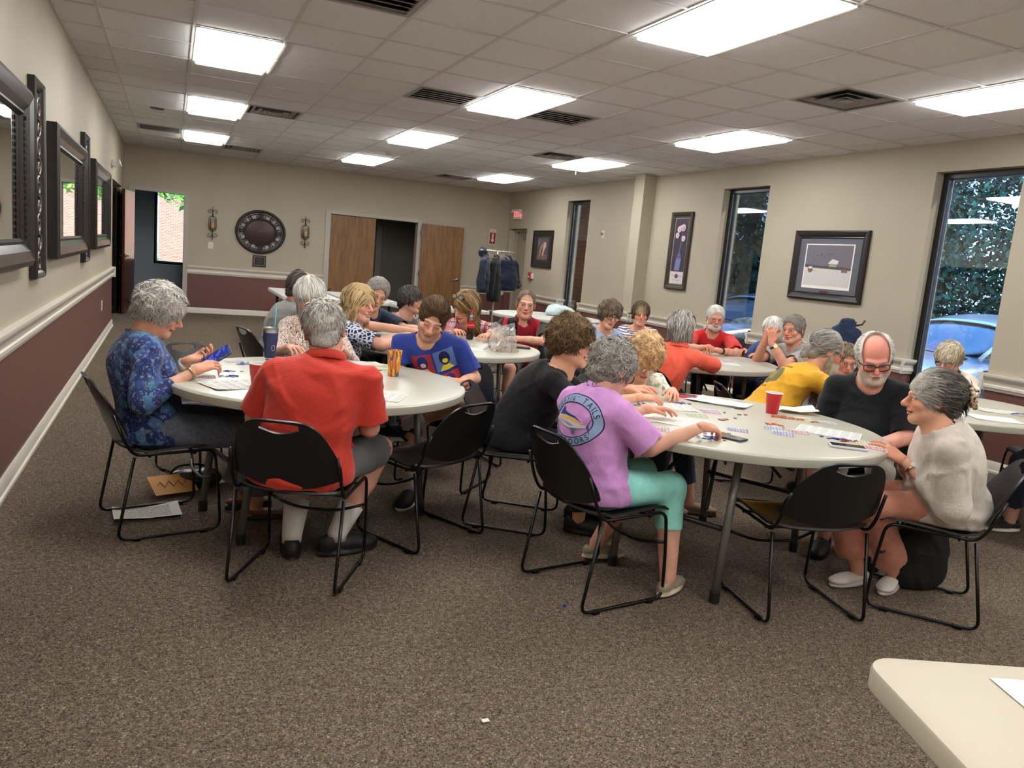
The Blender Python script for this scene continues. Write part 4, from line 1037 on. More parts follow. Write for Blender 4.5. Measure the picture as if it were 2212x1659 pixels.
def print_on(shirt, shapes, name, origin, U, W, D, parent=None):
    """flat artwork (list of (outline or triangles, colour)) laid on the cloth along direction D"""
    me = shirt.data; bvh = BVHTree.FromPolygons([v.co for v in me.vertices], [p.vertices[:] for p in me.polygons])
    o = Vector(origin); U = Vector(U); W = Vector(W); D = Vector(D).normalized(); V, F, C = [], [], []
    for li, (vs, fs, col) in enumerate(shapes):
        bm = bmesh.new(); bv = [bm.verts.new((x, y, 0)) for x, y in vs]
        for f in fs:
            try: bm.faces.new([bv[i] for i in f])
            except ValueError: pass
        bmesh.ops.triangulate(bm, faces=bm.faces[:])
        for _ in range(4):
            ed = [e for e in bm.edges if e.calc_length() > .011]
            if not ed: break
            bmesh.ops.subdivide_edges(bm, edges=ed, cuts=1); bmesh.ops.triangulate(bm, faces=bm.faces[:])
        bm.verts.index_update(); b = len(V); ok = []
        for v in bm.verts:
            q = o+U*v.co.x+W*v.co.y; hit = bvh.ray_cast(q-D*.5, D)
            p = hit[0] if hit[0] is not None else q
            ok.append(hit[0] is not None); V.append(tuple(p-D*(.0016+.0005*li))); C.append(lin(col))
        for f in bm.faces:
            if all(ok[v.index] for v in f.verts): F.append(tuple(v.index+b for v in f.verts))
        bm.free()
    if not F: return None
    bm_ = raw(name, V, F, vcol('print_ink', .8, .2), parent or shirt, True, col=np.array(C)); return bm_
def glyph(ch):
    c = bpy.data.curves.new('glyph', 'FONT'); c.body = ch; c.size = 1.0; o = bpy.data.objects.new('glyph', c); COL.objects.link(o)
    bpy.context.view_layer.update(); me = bpy.data.meshes.new_from_object(o); vs = [(v.co.x, v.co.y) for v in me.vertices]; fs = [p.vertices[:] for p in me.polygons]
    w = max([v[0] for v in vs], default=.3); bpy.data.objects.remove(o); bpy.data.curves.remove(c); bpy.data.meshes.remove(me)
    return vs, fs, w
def poly_shape(pts): return pts, [tuple(range(len(pts)))]

def person(label, at, head, hyaw, hp=0., hr=0., sex='m', face=None, R=None, L=None, hip=None, knees=None, ankles=None, toes=None, size=1.0, det=1, **sp):
    cx, cy, cf = at; fa = math.radians((cf if face is None else face)-90); cfr = math.radians(cf)
    hipw = np.array(hip if hip else (cx-.06*math.cos(cfr), cy-.06*math.sin(cfr)), float)
    c, s_ = math.cos(fa), math.sin(fa); RM = np.array([[c, -s_, 0], [s_, c, 0], [0, 0, 1]])
    def Lc(p): return RM.T @ (np.array(p, float)-np.array((hipw[0], hipw[1], 0)))
    def Ld(v): return RM.T @ np.array(v, float)
    sp.setdefault('seed', abs(hash(label)) % 9999 if False else sum(map(ord, label))); sp['sex'] = sex
    rng = np.random.default_rng(sp['seed']); fem = sex == 'f'
    sp.setdefault('skin', (206, 158, 134)); _k = np.array(sp['skin'], float); sp['skin'] = tuple(np.minimum(_k*.74*1.06+np.array((226, 192, 176))*.26, 250)); hs = sp.get('hs', (.97 if fem else 1.03))*size
    w = sp.get('w', .94 if fem else 1.06)*size; dd = sp.get('d', .95 if fem else 1.05)*size; belly = sp.get('belly', .3)
    # --- joints
    Hc = Lc(head); ya = math.radians(hyaw)-math.pi/2-fa; pa, ra = math.radians(hp), math.radians(hr)
    hf = np.array((-math.sin(ya)*math.cos(pa), math.cos(ya)*math.cos(pa), -math.sin(pa))); hrt = np.array((math.cos(ya), math.sin(ya), 0)); hu = np.cross(hrt, hf)
    hrt, hu = hrt*math.cos(ra)+hu*math.sin(ra), hu*math.cos(ra)-hrt*math.sin(ra)
    HM = np.array([hrt, hf, hu])                                   # rows
    def H2L(q): return Hc+(np.asarray(q, float)*hs) @ HM
    P0 = np.array((0, 0, .505))
    nb = Hc-hu*.085*hs-hf*.038*hs-np.array((0, 0, sp.get('nk', .060)*hs)); nb[1] -= .012
    ctrl = (P0+nb)/2+np.array((0, -.065*sp.get('slouch', 1.0), .0))
    def spn(t): return bez(P0, ctrl, nb, t)
    def taxis(t):
        d = spn(min(1, t+.05))-spn(max(0, t-.05)); u = unit(d); f = np.array((0, 1, 0))-u*u[1]; f = unit(f); r = np.cross(f, u); return np.array([r, f, u])
    tw = math.radians(sp.get('twist', 0)); sr = np.array((math.cos(tw), math.sin(tw), 0))
    sc = spn(.90)-np.array((0, 0, .012)); sw = (.150 if fem else .178)*size*sp.get('sh', 1.0)
    T9 = taxis(.9); SR = sc+sr*sw+T9[1]*.012; SL = sc-sr*sw+T9[1]*.012
    ua, fo = (.275*size, .245*size) if fem else (.295*size, .262*size)
    arms = {}
    for side, S, spec in (('R', SR, R), ('L', SL, L)):
        sg = 1 if side == 'R' else -1; spec = spec or {}
        W = Lc(spec['w']) if 'w' in spec else np.array((.13*sg, .36, .785))
        if 'e' in spec: E = Lc(spec['e']); ua_ = np.linalg.norm(E-S)
        else: E = ik(S, W, ua, fo, Ld(spec['p']) if 'p' in spec else np.array((.55*sg, -.35, -.8)))
        fd = Ld(spec['d']) if 'd' in spec else unit((W-E)*np.array((1, 1, .25)))
        n = Ld(spec['n']) if 'n' in spec else np.array((.15*sg, 0, 1.0))
        arms[side] = (S, E, W, fd, n, spec)
    HJ = {s: np.array((.088*s*w, .01, .492)) for s in (-1, 1)}
    KN = {1: np.array((.115, .41, .485)), -1: np.array((-.115, .41, .485))}; AN = {1: np.array((.115, .43, .085)), -1: np.array((-.115, .43, .085))}; TO = {1: np.array((.12, 1, 0)), -1: np.array((-.12, 1, 0))}
    for D_, src in ((KN, knees), (AN, ankles)):
        if src:
            for k, q in zip((1, -1), src):
                if q is not None: D_[k] = Lc(q)
    if toes:
        for k, q in zip((1, -1), toes):
            if q is not None: TO[k] = Ld(q)
    hb = {2: .0105, 1: .012, 0: .014}[det]; hc = {2: .0085, 1: .0105, 0: .013}[det]; hh = {2: .0031, 1: .0036, 0: .0046}[det]
    allp = np.array([P0, nb, SR, SL]+[a for k in arms.values() for a in k[:3]]+list(KN.values())+list(AN.values()))
    lo, hi = allp.min(0)-.20, allp.max(0)+.20; lo[2] = max(lo[2], -.02)
    thin = -.012
    def torso(F, g, shirt=False):
        T = taxis(.15); F.ell(spn(.05)+T[1]*.005, (.158*w+g, .118*dd+g, .118+g), T, k=0)
        T = taxis(.36); F.ell(spn(.36)+T[1]*(.018+.045*belly), (.142*w+.012*belly+g, .108*dd+.045*belly+g, .150+g), T, k=.05)
        T = taxis(.66); F.ell(spn(.66)+T[1]*.008, (.146*w+g, .106*dd+g, .150+g), T, k=.05)
        T = taxis(.86); F.ell(spn(.84)+T[1]*.004, (.135*w+g, .078*dd+g, .085+g), T, k=.04)
        F.cone(SR, SL, .052*size+g, .052*size+g, .045)
        for S in (SR, SL): F.cone(nb+np.array((0, -.004, .012)), S*.75+sc*.25, .040+g*.6, .046+g*.6, .035)
        if fem:
            T = taxis(.62)
            for q in (-1, 1): F.ell(spn(.60)+T[1]*(.088*dd)+T[0]*(.070*q*w), (.064+g*.5, .060+g*.5, .062+g*.5), T, k=.04)
    # --- body (one skin surface)
    F = Fld(lo, hi, hb); torso(F, thin)
    bare_arm = 1.0
    for S, E, W, fd, n, spec in arms.values():
        am = sp.get('arm', 1.0)*size*(0.92 if fem else 1.04)
        F.cone(S, E, .046*am, .039*am, .02); F.cone(E, E*.45+W*.55, .0395*am, .0345*am, .014); F.cone(E*.45+W*.55, W, .0345*am, .0245*am, .01)
    lm = sp.get('legw', 1.0)*size
    for k in (1, -1):
        F.cone(HJ[k], KN[k], .074*lm, .056*lm, .03); F.cone(KN[k], KN[k]*.62+AN[k]*.38, .056*lm, .055*lm, .02); F.cone(KN[k]*.62+AN[k]*.38, AN[k], .055*lm, .036*lm, .02)
        t = unit(TO[k]*np.array((1, 1, 0))); F.cone(AN[k]+t*-.03-np.array((0, 0, .052)), AN[k]+t*.10-np.array((0, 0, .062)), .028, .024, .02)
    V, Q = F.mesh(); V = relax(V, Q, 1, .4)
    C = np.tile(lin(sp['skin']), (len(V), 1))*(.96+.06*np.sin(V @ np.array((60, 50, 40)))[:, None])
    parts = [(V, Q, C)]
    nbl = (HM @ (nb-np.array((0, 0, .03))-Hc))/hs
    hV, hQ, hCc = head_mesh(sp, nbl, hh/hs); parts.append((Hc+(hV*hs) @ HM, hQ, hCc))
    for side, (S, E, W, fd, n, spec) in arms.items():
        if spec.get('hide'): continue
        v, q = hand_mesh(W, fd, n, side == 'L', (.90 if fem else 1.02)*size, spec.get('c', .35), spec.get('s', .10), {2: .0032, 1: .0042, 0: .005}[det], spec.get('pt', False))
        cc = np.tile(lin(tuple(np.array(sp['skin'])*np.array((1, .95, .93)))), (len(v), 1)); parts.append((v, q, cc))
    V, Q, C = merge(parts)
    body = raw('person', V, Q, SKIN, None, True, col=C); body.location = (hipw[0], hipw[1], 0); body.rotation_euler = (0, 0, fa); tag(body, label, 'person')
    # --- shirt
    g = sp.get('fit', .010); sl = sp.get('sleeve', 'short')
    F = Fld(lo, hi, hc); torso(F, g, True)
    hem = sp.get('hem', 0.0)
    if hem: F.ell((0, .03, .47), (.175*w+g, .15*dd+g, .08+hem), k=.04)
    for side, (S, E, W, fd, n, spec) in arms.items():
        am = sp.get('arm', 1.0)*size*(.92 if fem else 1.04); lo_ = sp.get('loose', 1.0)
        if sl == 'none': continue
        if sl == 'short':
            t = sp.get('slen', .72); Ee = S+(E-S)*t; r1 = .047*am+g+.0075*lo_
            F.cone(S, Ee, .050*am+g, r1, .013); d = unit(E-S); F.cone(Ee-d*.02, Ee+d*.05, r1-.018, r1-.015, .0, sub=True)
            F.plane if False else None
            # flat cuff
            X = F.win(Ee-.10, Ee+.10)
            if X:
                slc, x, y, z = X; dd_ = (x-Ee[0])*d[0]+(y-Ee[1])*d[1]+(z-Ee[2])*d[2]; q = (x-Ee[0])**2+(y-Ee[1])**2+(z-Ee[2])**2-dd_**2
                near = q < (r1+.02)**2; F.D[slc] = np.where(near & (dd_ > 0) & (dd_ < .09), np.maximum(F.D[slc], dd_), F.D[slc])
        else:
            k = 1.0 if sl == 'long' else .45; We = E+(W-E)*k*.97
            F.cone(S, E, .050*am+g, (.042*am+g+.007*lo_), .014); F.cone(E, We, .042*am+g+.008*lo_, .032*am+g*.6+.006*lo_, .014); d = unit(W-E); r1 = .032*am+g*.6
            pass
    nk = sp.get('neckline', 'crew'); up = unit(H2L((0, -.02, -.05))-nb); fwd = np.array((0, 1, 0))
    ny = {'crew': (.072, .074, .050, .012), 'scoop': (.088, .098, .085, .018), 'wide': (.112, .088, .060, .010), 'v': (.066, .105, .095, .030), 'polo': (.066, .080, .060, .016)}[nk]
    nw = sp.get('neck', 1.0)
    F.ell(nb+fwd*ny[3]+up*.024, (ny[0]*nw*size, ny[1]*nw*size, ny[2]*size), [np.array((1, 0, 0)), unit(np.array((0, 1, -.25))), unit(np.array((0, .25, 1)))], k=.006, sub=True)
    F.plane(nb+up*.055, up)
    F.plane((0, 0, .428), (0, 0, -1), k=.015)
    V, Q = F.mesh(); N = vnormals(V, Q); fl = folds(V, sp.get('fold', .0075)*1.9, sp['seed'])
    V = V+N*np.clip(fl, -.007, .014)[:, None]; V = relax(V, Q, 1, .22)
    shirt = raw(sp.get('top', 'shirt'), V, Q, sp['shirt'], body, True)
    # collar and placket of polo shirts
    if nk == 'polo' or sp.get('collar'):
        m = MB(); ax_ = up; b = nb+up*.000+fwd*.008; zx = unit(np.cross(np.array((1, 0, 0)), ax_)); fy = unit(np.cross(ax_, np.array((1, 0, 0)))); rx = np.cross(fy, ax_)
        MM = Matrix(((rx[0], fy[0], ax_[0], b[0]), (rx[1], fy[1], ax_[1], b[1]), (rx[2], fy[2], ax_[2], b[2]), (0, 0, 0, 1)))
        r0 = .069*nw*size; a0 = math.radians(90+32); m.lathe([(r0+.004, -.010), (r0-.002, .020), (r0-.001, .040), (r0+.004, .044), (r0+.010, .038), (r0+.020, .004), (r0+.017, .002), (r0+.007, .030)], 30, M=MM, a0=a0, a1=a0+math.radians(360-64))
        m.build('collar', sp.get('collar_mat', sp['shirt']), shirt, smooth=True)
    # --- trousers
    if sp.get('pants') is not None:
        pl = sp.get('plen', 'full'); F = Fld(lo, hi, hc); pg = .008
        F.ell(P0+(0, -.012, .002), (.158*w+.006, .124*dd+.004, .105), k=0)
        for k in (1, -1):
            pe = KN[k]
            if pl == 'short': pe = HJ[k]+(KN[k]-HJ[k])*.86
            F.cone(HJ[k], pe, .080*lm+pg, (.062*lm+pg if pl != 'short' else .074*lm+pg), .04)
            if pl == 'short':
                d = unit(KN[k]-HJ[k]); F.cone(pe-d*.01, pe+d*.06, .056*lm+pg, .06*lm+pg, 0, sub=True)
            else:
                q = {'full': .90, 'crop': .74, 'capri': .46, 'wide': .80}[pl]; flare = {'full': .050, 'crop': .058, 'capri': .057, 'wide': .085}[pl]; An = KN[k]+(AN[k]-KN[k])*q
                kr = .060*lm+pg; F.cone(KN[k], An, kr, flare*lm+pg*.5, .03); d = unit(AN[k]-KN[k])
                F.cone(An-d*.015, An+d*.07, flare*lm-.014, flare*lm-.010, 0, sub=True); F_ = F.win(An-.14, An+.14)
                if F_:
                    slc, x, y, z = F_; dd_ = (x-An[0])*d[0]+(y-An[1])*d[1]+(z-An[2])*d[2]; qq = (x-An[0])**2+(y-An[1])**2+(z-An[2])**2-dd_**2
                    F.D[slc] = np.where((qq < .13**2) & (dd_ > 0) & (dd_ < .13), np.maximum(F.D[slc], dd_), F.D[slc])
        F.plane((0, 0, .424), (0, 0, -1), k=.01) if False else None
        V, Q = F.mesh(); N = vnormals(V, Q); V = V+N*np.clip(folds(V, sp.get('pfold', .006)*1.7, sp['seed']+5, .9), -.004, .008)[:, None]; V = relax(V, Q, 1, .35)
        raw({'short': 'shorts', 'capri': 'leggings'}.get(pl, 'trousers'), V, Q, sp['pants'], body, True)
    # --- feet
    for k in (1, -1):
        if sp.get('sock'):
            m = MB(); a, b = AN[k]-np.array((0, 0, .03)), AN[k]+(KN[k]-AN[k])*.34; m.tube([a, AN[k], AN[k]+(KN[k]-AN[k])*.15, b], .05, 14, rr=[.040*lm, .0405*lm, .046*lm, .054*lm]); m.build('sock', sp['sock'], body, smooth=True)
        V, Q, z0 = shoe_mesh(AN[k], TO[k], (.95 if fem else 1.12)*size*sp.get('ss', 1.0), sp.get('shoe', 'sneaker'), .0045 if det == 2 else .007)
        zz = V[:, 2]-z0; up_, so = sp.get('shoecol', ((24, 24, 26), (24, 24, 26)))
        C = np.where((zz < .024)[:, None], lin(so), lin(up_)); raw('shoe', V, Q, SHOEM, body, True, col=C)
    # --- hair, beard, glasses
    dens = {2: 1.5, 1: .85, 0: .45}[det]; sp.setdefault('hwid', {2: .0019, 1: .0026, 0: .004}[det])
    if sp.get('hair'):
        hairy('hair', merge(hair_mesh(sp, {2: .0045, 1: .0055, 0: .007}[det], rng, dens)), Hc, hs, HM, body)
    if sp.get('beard'):
        F = Fld((-.09, -.03, -.34), (.09, .15, .02), .005); F.ell((0, .048, -.078), (.062*sp.get('hw', 1), .052, .045), k=0)
        F.cone((-.022, .098, -.050), (.022, .098, -.050), .010, .010, .01)
        for s in (-1, 1): F.cone((.058*s*sp.get('hw', 1), .022, -.055), (.070*s*sp.get('hw', 1), .004, -.010), .014, .008, .015)
        if sp['beard'] == 'long': F.cone((0, .075, -.10), (0, .080, -.20), .052, .046, .03); F.cone((0, .080, -.20), (0, .090, -.29), .046, .018, .03)
        F.ell((0, .112, -.066), (.022, .030, .0085), k=.004, sub=True); F.ell((0, .10, -.02), (.05, .045, .030), k=.006, sub=True)
        V, Q = F.mesh(); N = vnormals(V, Q); bc = sp['bcol']; parts = [(V, Q, np.tile(lin(bc[0])*.85, (len(V), 1)), N)]
        s = strands(V, N, rng, int((1800 if sp['beard'] == 'long' else 900)*dens), .07 if sp['beard'] == 'long' else .014, fl_vec((0, .2, -1), .25), bc, wid=sp['hwid']*.8, curl=.2, lift=.001)
        if s: parts.append(s)
        hairy('beard', merge(parts), Hc, hs, HM, body)
    if sp.get('glasses'): glasses_parts(sp, H2L, body)
    body['_j'] = 0; del body['_j']
    return dict(body=body, shirt=shirt, H2L=H2L, arms=arms, spn=spn, taxis=taxis, nb=nb, Hc=Hc, HM=HM, hs=hs, RM=RM, hip=hipw, KN=KN, AN=AN)
def band_on(parent, A, B, t, r, wid, mat, name, face=None, dialmat=None, up=None):
    """strap around a wrist: A elbow, B wrist; optional round dial"""
    A = np.asarray(A); B = np.asarray(B); d = unit(B-A); c = A+(B-A)*t; a = unit(np.cross(d, (0.13, .2, 1))); b = np.cross(d, a); V, F = [], []; n = 20
    for k in range(n):
        q = a*math.cos(2*math.pi*k/n)+b*math.sin(2*math.pi*k/n)
        for (rr, s) in ((r, -wid), (r+.003, -wid), (r+.003, wid), (r, wid)): V.append(c+q*rr+d*s)
    for k in range(n):
        for j in range(4): F.append((k*4+j, k*4+(j+1) % 4, ((k+1) % n)*4+(j+1) % 4, ((k+1) % n)*4+j))
    o = raw(name, V, F, mat, parent, True)
    if face:
        u = unit(np.asarray(up)-d*(np.asarray(up)@d)); x = np.cross(u, d); M = Matrix(((x[0], d[0], u[0], 0), (x[1], d[1], u[1], 0), (x[2], d[2], u[2], 0), (0, 0, 0, 1))); cc = c+u*r
        MB().lathe([(0, .0), (face, 0), (face, .006), (face*.85, .008), (0, .008)], 18, c=cc, M=M).build('dial', dialmat, o)
    return o
GREY1 = [(206, 202, 194), (178, 172, 162), (228, 224, 216), (150, 144, 136)]
GREY2 = [(150, 145, 138), (176, 172, 165), (120, 114, 106), (196, 192, 186)]
WHITEH = [(222, 219, 212), (204, 200, 192), (236, 234, 228)]
BLOND = [(196, 168, 118), (160, 130, 84), (216, 192, 146), (128, 102, 66)]
STRAW = [(214, 180, 132), (186, 142, 92), (230, 202, 160), (160, 118, 74)]
BROWN = [(112, 88, 60), (88, 66, 44), (138, 112, 78), (72, 54, 38)]
DKGREY = [(70, 64, 60), (92, 86, 82), (52, 47, 44), (116, 110, 104)]
DKBR = [(74, 52, 36), (54, 38, 28), (104, 78, 54), (126, 98, 70)]
def front_light(c_front, thr=.0, axis=1):
    cl = [lin(c) for c in c_front]
    def f(V, C):
        k = np.clip((V[:, axis]-thr)/.04+.5, 0, 1)[:, None]; r = np.random.default_rng(3).integers(len(cl), size=len(V)); return C*(1-k)+np.array(cl)[r]*k*.9
    return f
PP = {}
NAVYP = cloth('navy_slacks', (34, 38, 52)); JEAN = cloth('blue_jeans', (52, 62, 84), pat=p_denim); BLKP = cloth('black_slacks', (24, 24, 27)); KHAKI = cloth('grey_khaki', (128, 122, 112))
# ---- table with the orange tumbler
PP[1] = person('woman with wavy silver hair in a blue patterned blouse looking at her phone', (-.03, 4.05, 13.5), (-.045, 4.09, 1.050), -4, 24, -4, 'f', det=2, face=8,
    R=dict(w=(.115, 3.93, .785), d=(.75, .35, .30), n=(-.2, -.45, .85), c=.55, e=(-.10, 3.80, .66)), L=dict(w=(.085, 4.14, .800), d=(.92, -.30, .22), n=(.35, .25, -.9), c=.62),
    shirt=cloth('blue_print_blouse', (50, 66, 116), pat=p_blouse), top='blouse', sleeve='34', neckline='wide', w=1.10, d=1.12, fit=.016, loose=1.8, belly=.4, hem=.05,
    pants=cloth('charcoal_denim', (98, 104, 116), pat=p_denim), plen='wide', legw=1.08, shoe='sandal', shoecol=((112, 74, 58), (34, 28, 26)), knees=((.40, 3.94, .475), (.40, 4.20, .475)), ankles=((.42, 4.02, .085), (.36, 4.20, .085)),
    hair='wavy', hvol=1.0, hcol=GREY1, skin=(204, 146, 116), rosy=.3, eyes='down')
PP[2] = person('white haired man in a red ribbed polo with his back to the camera', (.54, 3.30, 62), (.607, 3.352, 1.068), 74, 14, 9, 'm', det=2, face=68,
    R=dict(w=(.84, 3.50, .60), e=(.80, 3.235, .665), hide=1), L=dict(w=(.50, 3.72, .765), e=(.345, 3.455, .665)),
    shirt=cloth('red_ribbed_polo', (206, 62, 48), pat=p_ribs, rough=.7), sleeve='short', slen=.86, neckline='polo', w=1.24, d=1.22, belly=.7, fit=.018, loose=2.2, hem=.10, sh=1.08, size=1.0, neck=1.12, fold=.009, top='polo_shirt',
    pants=cloth('charcoal_shorts', (84, 82, 84)), plen='short', legw=1.12, sock=plain('white_sock', (214, 206, 198), .85), shoe='sneaker', shoecol=((22, 22, 24), (34, 34, 36)),
    knees=((.93, 3.56, .485), (.62, 3.80, .485)), ankles=((.735, 3.475, .10), (.535, 3.52, .085)), toes=((.9, .2, 0), (.1, 1, 0)), hair='short', hvol=1.05, hcol=GREY1, skin=(206, 142, 116), rosy=.5, hs=1.02)
PP[3] = person('dark haired man in a royal blue tee with a four panel print, looking down', (1.62, 4.55, 225), (1.44, 4.44, 1.052), 250, 26, 17, 'm', det=2, face=243,
    R=dict(w=(1.26, 4.27, .66), e=(1.30, 4.62, .72)), L=dict(w=(1.56, 4.22, .70), e=(1.72, 4.40, .70), d=(-1, .05, .1), n=(0, -.5, .9)),
    shirt=cloth('royal_tee', (44, 62, 140)), sleeve='short', slen=.80, neckline='crew', w=1.16, d=1.15, belly=.6, fit=.014, loose=1.8, hem=.06, sh=1.02, top='tee_shirt', hs=1.02, neck=1.1,
    pants=cloth('maroon_plaid_shorts', (98, 62, 60), pat=p_stripe(0, .05, .3, (52, 42, 48))), plen='short', sock=plain('white_sock', (214, 206, 198), .85), shoe='sneaker', shoecol=((20, 20, 22), (224, 220, 212)),
    knees=((1.34, 4.44, .47), (1.58, 4.20, .60)), ankles=((1.30, 4.20, .085), (1.30, 4.36, .42)), toes=((-.5, -.8, 0), (-.8, .2, 0)), hair='sweep', hcol=DKBR, brow=(70, 50, 38), skin=(206, 150, 122), rosy=.45, stubble=(104, 84, 74), eyes='closed')
PP[4] = person('woman with straight grey hair and brown striped blouse behind the man in red', (.82, 5.18, 268), (.83, 5.14, 1.088), 258, 6, -10, 'f', det=1,
    R=dict(w=(.66, 4.80, .80)), L=dict(w=(.98, 4.82, .80)), shirt=cloth('brown_squiggle_blouse', (236, 228, 214), pat=p_squiggle), top='blouse', sleeve='34', neckline='crew', w=1.1, fit=.014,
    pants=NAVYP, hair='straight', hcol=WHITEH+[(190, 182, 166)], skin=(206, 154, 132), glasses=(150, 120, 110), gthick=.0014, hs=1.06)
PP[5] = person('balding man in a plain grey tee sitting with his back turned', (.82, 6.40, 18), (.972, 6.42, 1.078), 12, 14, -12, 'm', det=1, R=dict(w=(1.32, 6.10, .785)), L=dict(w=(1.33, 6.38, .785)),
    shirt=cloth('grey_tee', (132, 130, 126)), sleeve='short', slen=.85, w=1.16, d=1.12, fit=.014, loose=1.6, belly=.4, pants=JEAN, hair='fringe', hcol=[(92, 84, 76), (120, 112, 104), (70, 62, 56)], skin=(190, 122, 96), rosy=.5, hs=1.08, top='tee_shirt')
PP[6] = person('blonde woman in a navy and white lattice print top, arms reaching right', (1.08, 5.42, 10), (1.222, 5.47, 1.045), -52, 4, 2, 'f', det=1, face=2,
    R=dict(w=(1.58, 5.34, .82), e=(1.33, 5.20, .785), d=(1, .15, .1)), L=dict(w=(1.62, 5.58, .82), d=(1, 0, .1)), shirt=cloth('lattice_print', (28, 32, 62), pat=p_lattice), top='blouse', sleeve='short', slen=.82, w=1.1, d=1.1, arm=1.2, fit=.012, loose=1.4,
    pants=BLKP, hair='bob', hcol=BLOND, skin=(212, 150, 124), rosy=.4, smile=.4, hs=1.04, lips=(186, 100, 96))
PP[7] = person('older man in a navy polo with thin glasses leaning forward beside the blonde woman', (1.42, 6.72, -45), (1.640, 6.68, 1.052), 268, 16, 18, 'm', det=1, face=-62,
    R=dict(w=(1.82, 6.10, .80), e=(1.50, 6.42, .80)), L=dict(w=(2.02, 6.18, .80), e=(1.88, 6.52, .77)), shirt=cloth('navy_polo', (38, 46, 70)), top='polo_shirt', sleeve='short', slen=.85, neckline='polo', w=1.12, fit=.014, loose=1.5,
    pants=BLKP, hair='crew', hvol=1.7, hcol=GREY2, skin=(206, 150, 120), rosy=.4, glasses=(70, 66, 66), gthick=.0013, hs=1.12, burn=0)
PP[8] = person('woman with cropped dark hair in a grey and white knit top', (2.02, 7.15, 272), (2.035, 6.985, 1.0), -34, 2, 4, 'f', det=1, face=285,
    R=dict(w=(1.90, 6.62, .785)), L=dict(w=(2.18, 6.60, .785)), shirt=cloth('grey_white_knit', (206, 208, 206), pat=p_knit), top='knit_top', sleeve='34', neckline='wide', pants=BLKP, hair='pixie', hvol=1.1, hcol=DKGREY, skin=(208, 150, 124), glasses=(120, 92, 84), gthick=.0012, hs=1.0, smile=.3)
PP[9] = person('woman with long light brown hair and sunglasses on top, pink plaid shirt', (2.62, 6.98, 240), (2.46, 6.66, .992), 205, 26, 6, 'f', det=1, face=236,
    R=dict(w=(2.30, 6.42, .785)), L=dict(w=(2.52, 6.20, .785), e=(2.74, 6.42, .775)), shirt=cloth('pink_plaid', (222, 190, 196), pat=p_plaid), top='plaid_shirt', sleeve='short', slen=.95, neckline='v', collar=1, w=1.05, fit=.014, loose=1.3,
    pants=cloth('dark_brown_slacks', (66, 50, 44)), hair='long', hcol=[(150, 118, 78), (120, 92, 60), (184, 152, 106), (98, 74, 50)], skin=(204, 146, 118), hs=1.10, eyes='down')
PP[10] = person('balding man in a red and black sport polo facing the camera', (3.04, 6.52, 222), (2.965, 6.44, 1.06), 250, 2, 4, 'm', det=1, face=240,
    R=dict(w=(2.58, 6.20, .79), e=(2.66, 6.48, .77)), L=dict(w=(2.74, 6.03, .785), e=(3.02, 6.10, .76), d=(-1, .2, 0)), shirt=cloth('red_black_polo', (20, 24, 27), pat=p_sport), top='polo_shirt', sleeve='short', slen=.86, neckline='polo', collar_mat=cloth('maroon_collar', (128, 26, 38)), w=1.14, fit=.013, loose=1.6,
    pants=cloth('brown_shorts', (84, 66, 58)), plen='short', hair='thin', hcol=[(120, 100, 84), (150, 134, 120)], scalp=(176, 140, 116), skin=(214, 156, 130), rosy=.45, hs=1.06, glasses=(170, 160, 150), gthick=.0009)
# ---- table with the red cup
PP[11] = person('woman with puffed brown hair in a black blouse smiling to the right', (1.78, 3.80, -35), (1.975, 3.655, 1.032), -44, 4, 0, 'f', det=2, face=-28,
    R=dict(w=(2.23, 3.36, .79), e=(1.93, 3.42, .72)), L=dict(w=(2.30, 3.54, .795), d=(.9, -.4, 0)), shirt=cloth('black_blouse', (22, 22, 24)), top='blouse', sleeve='34', neckline='wide', w=1.12, d=1.16, belly=.5, fit=.014, loose=1.6, hem=.05,
    pants=BLKP, hair='pouf', hvol=.95, hcol=BROWN, skin=(216, 154, 122), rosy=.4, smile=.9, lips=(178, 66, 66), brow=(96, 66, 48), hs=1.04)
PP[12] = person('woman in a lilac fishing tee and mint leggings seen from behind', (1.77, 2.87, 9), (1.775, 2.895, 1.006), 12, 24, 0, 'f', det=2, face=14,
    R=dict(w=(2.10, 2.64, .800), e=(1.86, 2.66, .705), d=(.95, .25, -.10), n=(0, -.2, 1), c=.45), L=dict(w=(2.10, 3.08, .785)), shirt=cloth('lilac_tee', (204, 146, 206)), top='tee_shirt', sleeve='short', slen=.95, neckline='crew', w=1.02, d=1.05, fit=.017, loose=2.0, hem=.06, belly=.3,
    pants=cloth('mint_leggings', (150, 222, 208), rough=.6, b=.1), plen='capri', pfold=.002, legw=1.02, shoe='slip', shoecol=((150, 138, 118), (212, 198, 172)), knees=((2.08, 2.79, .485), (2.08, 3.02, .485)), ankles=((2.075, 2.715, .085), (1.965, 3.17, .085)), ss=.9, toes=((.8, .45, 0), (1, -.1, 0)),
    hair='curly', hvol=.80, hcol=GREY2+[(206, 204, 190)], skin=(204, 146, 120), rosy=.45, glasses=(28, 28, 30), gthick=.0026, eyes='down')
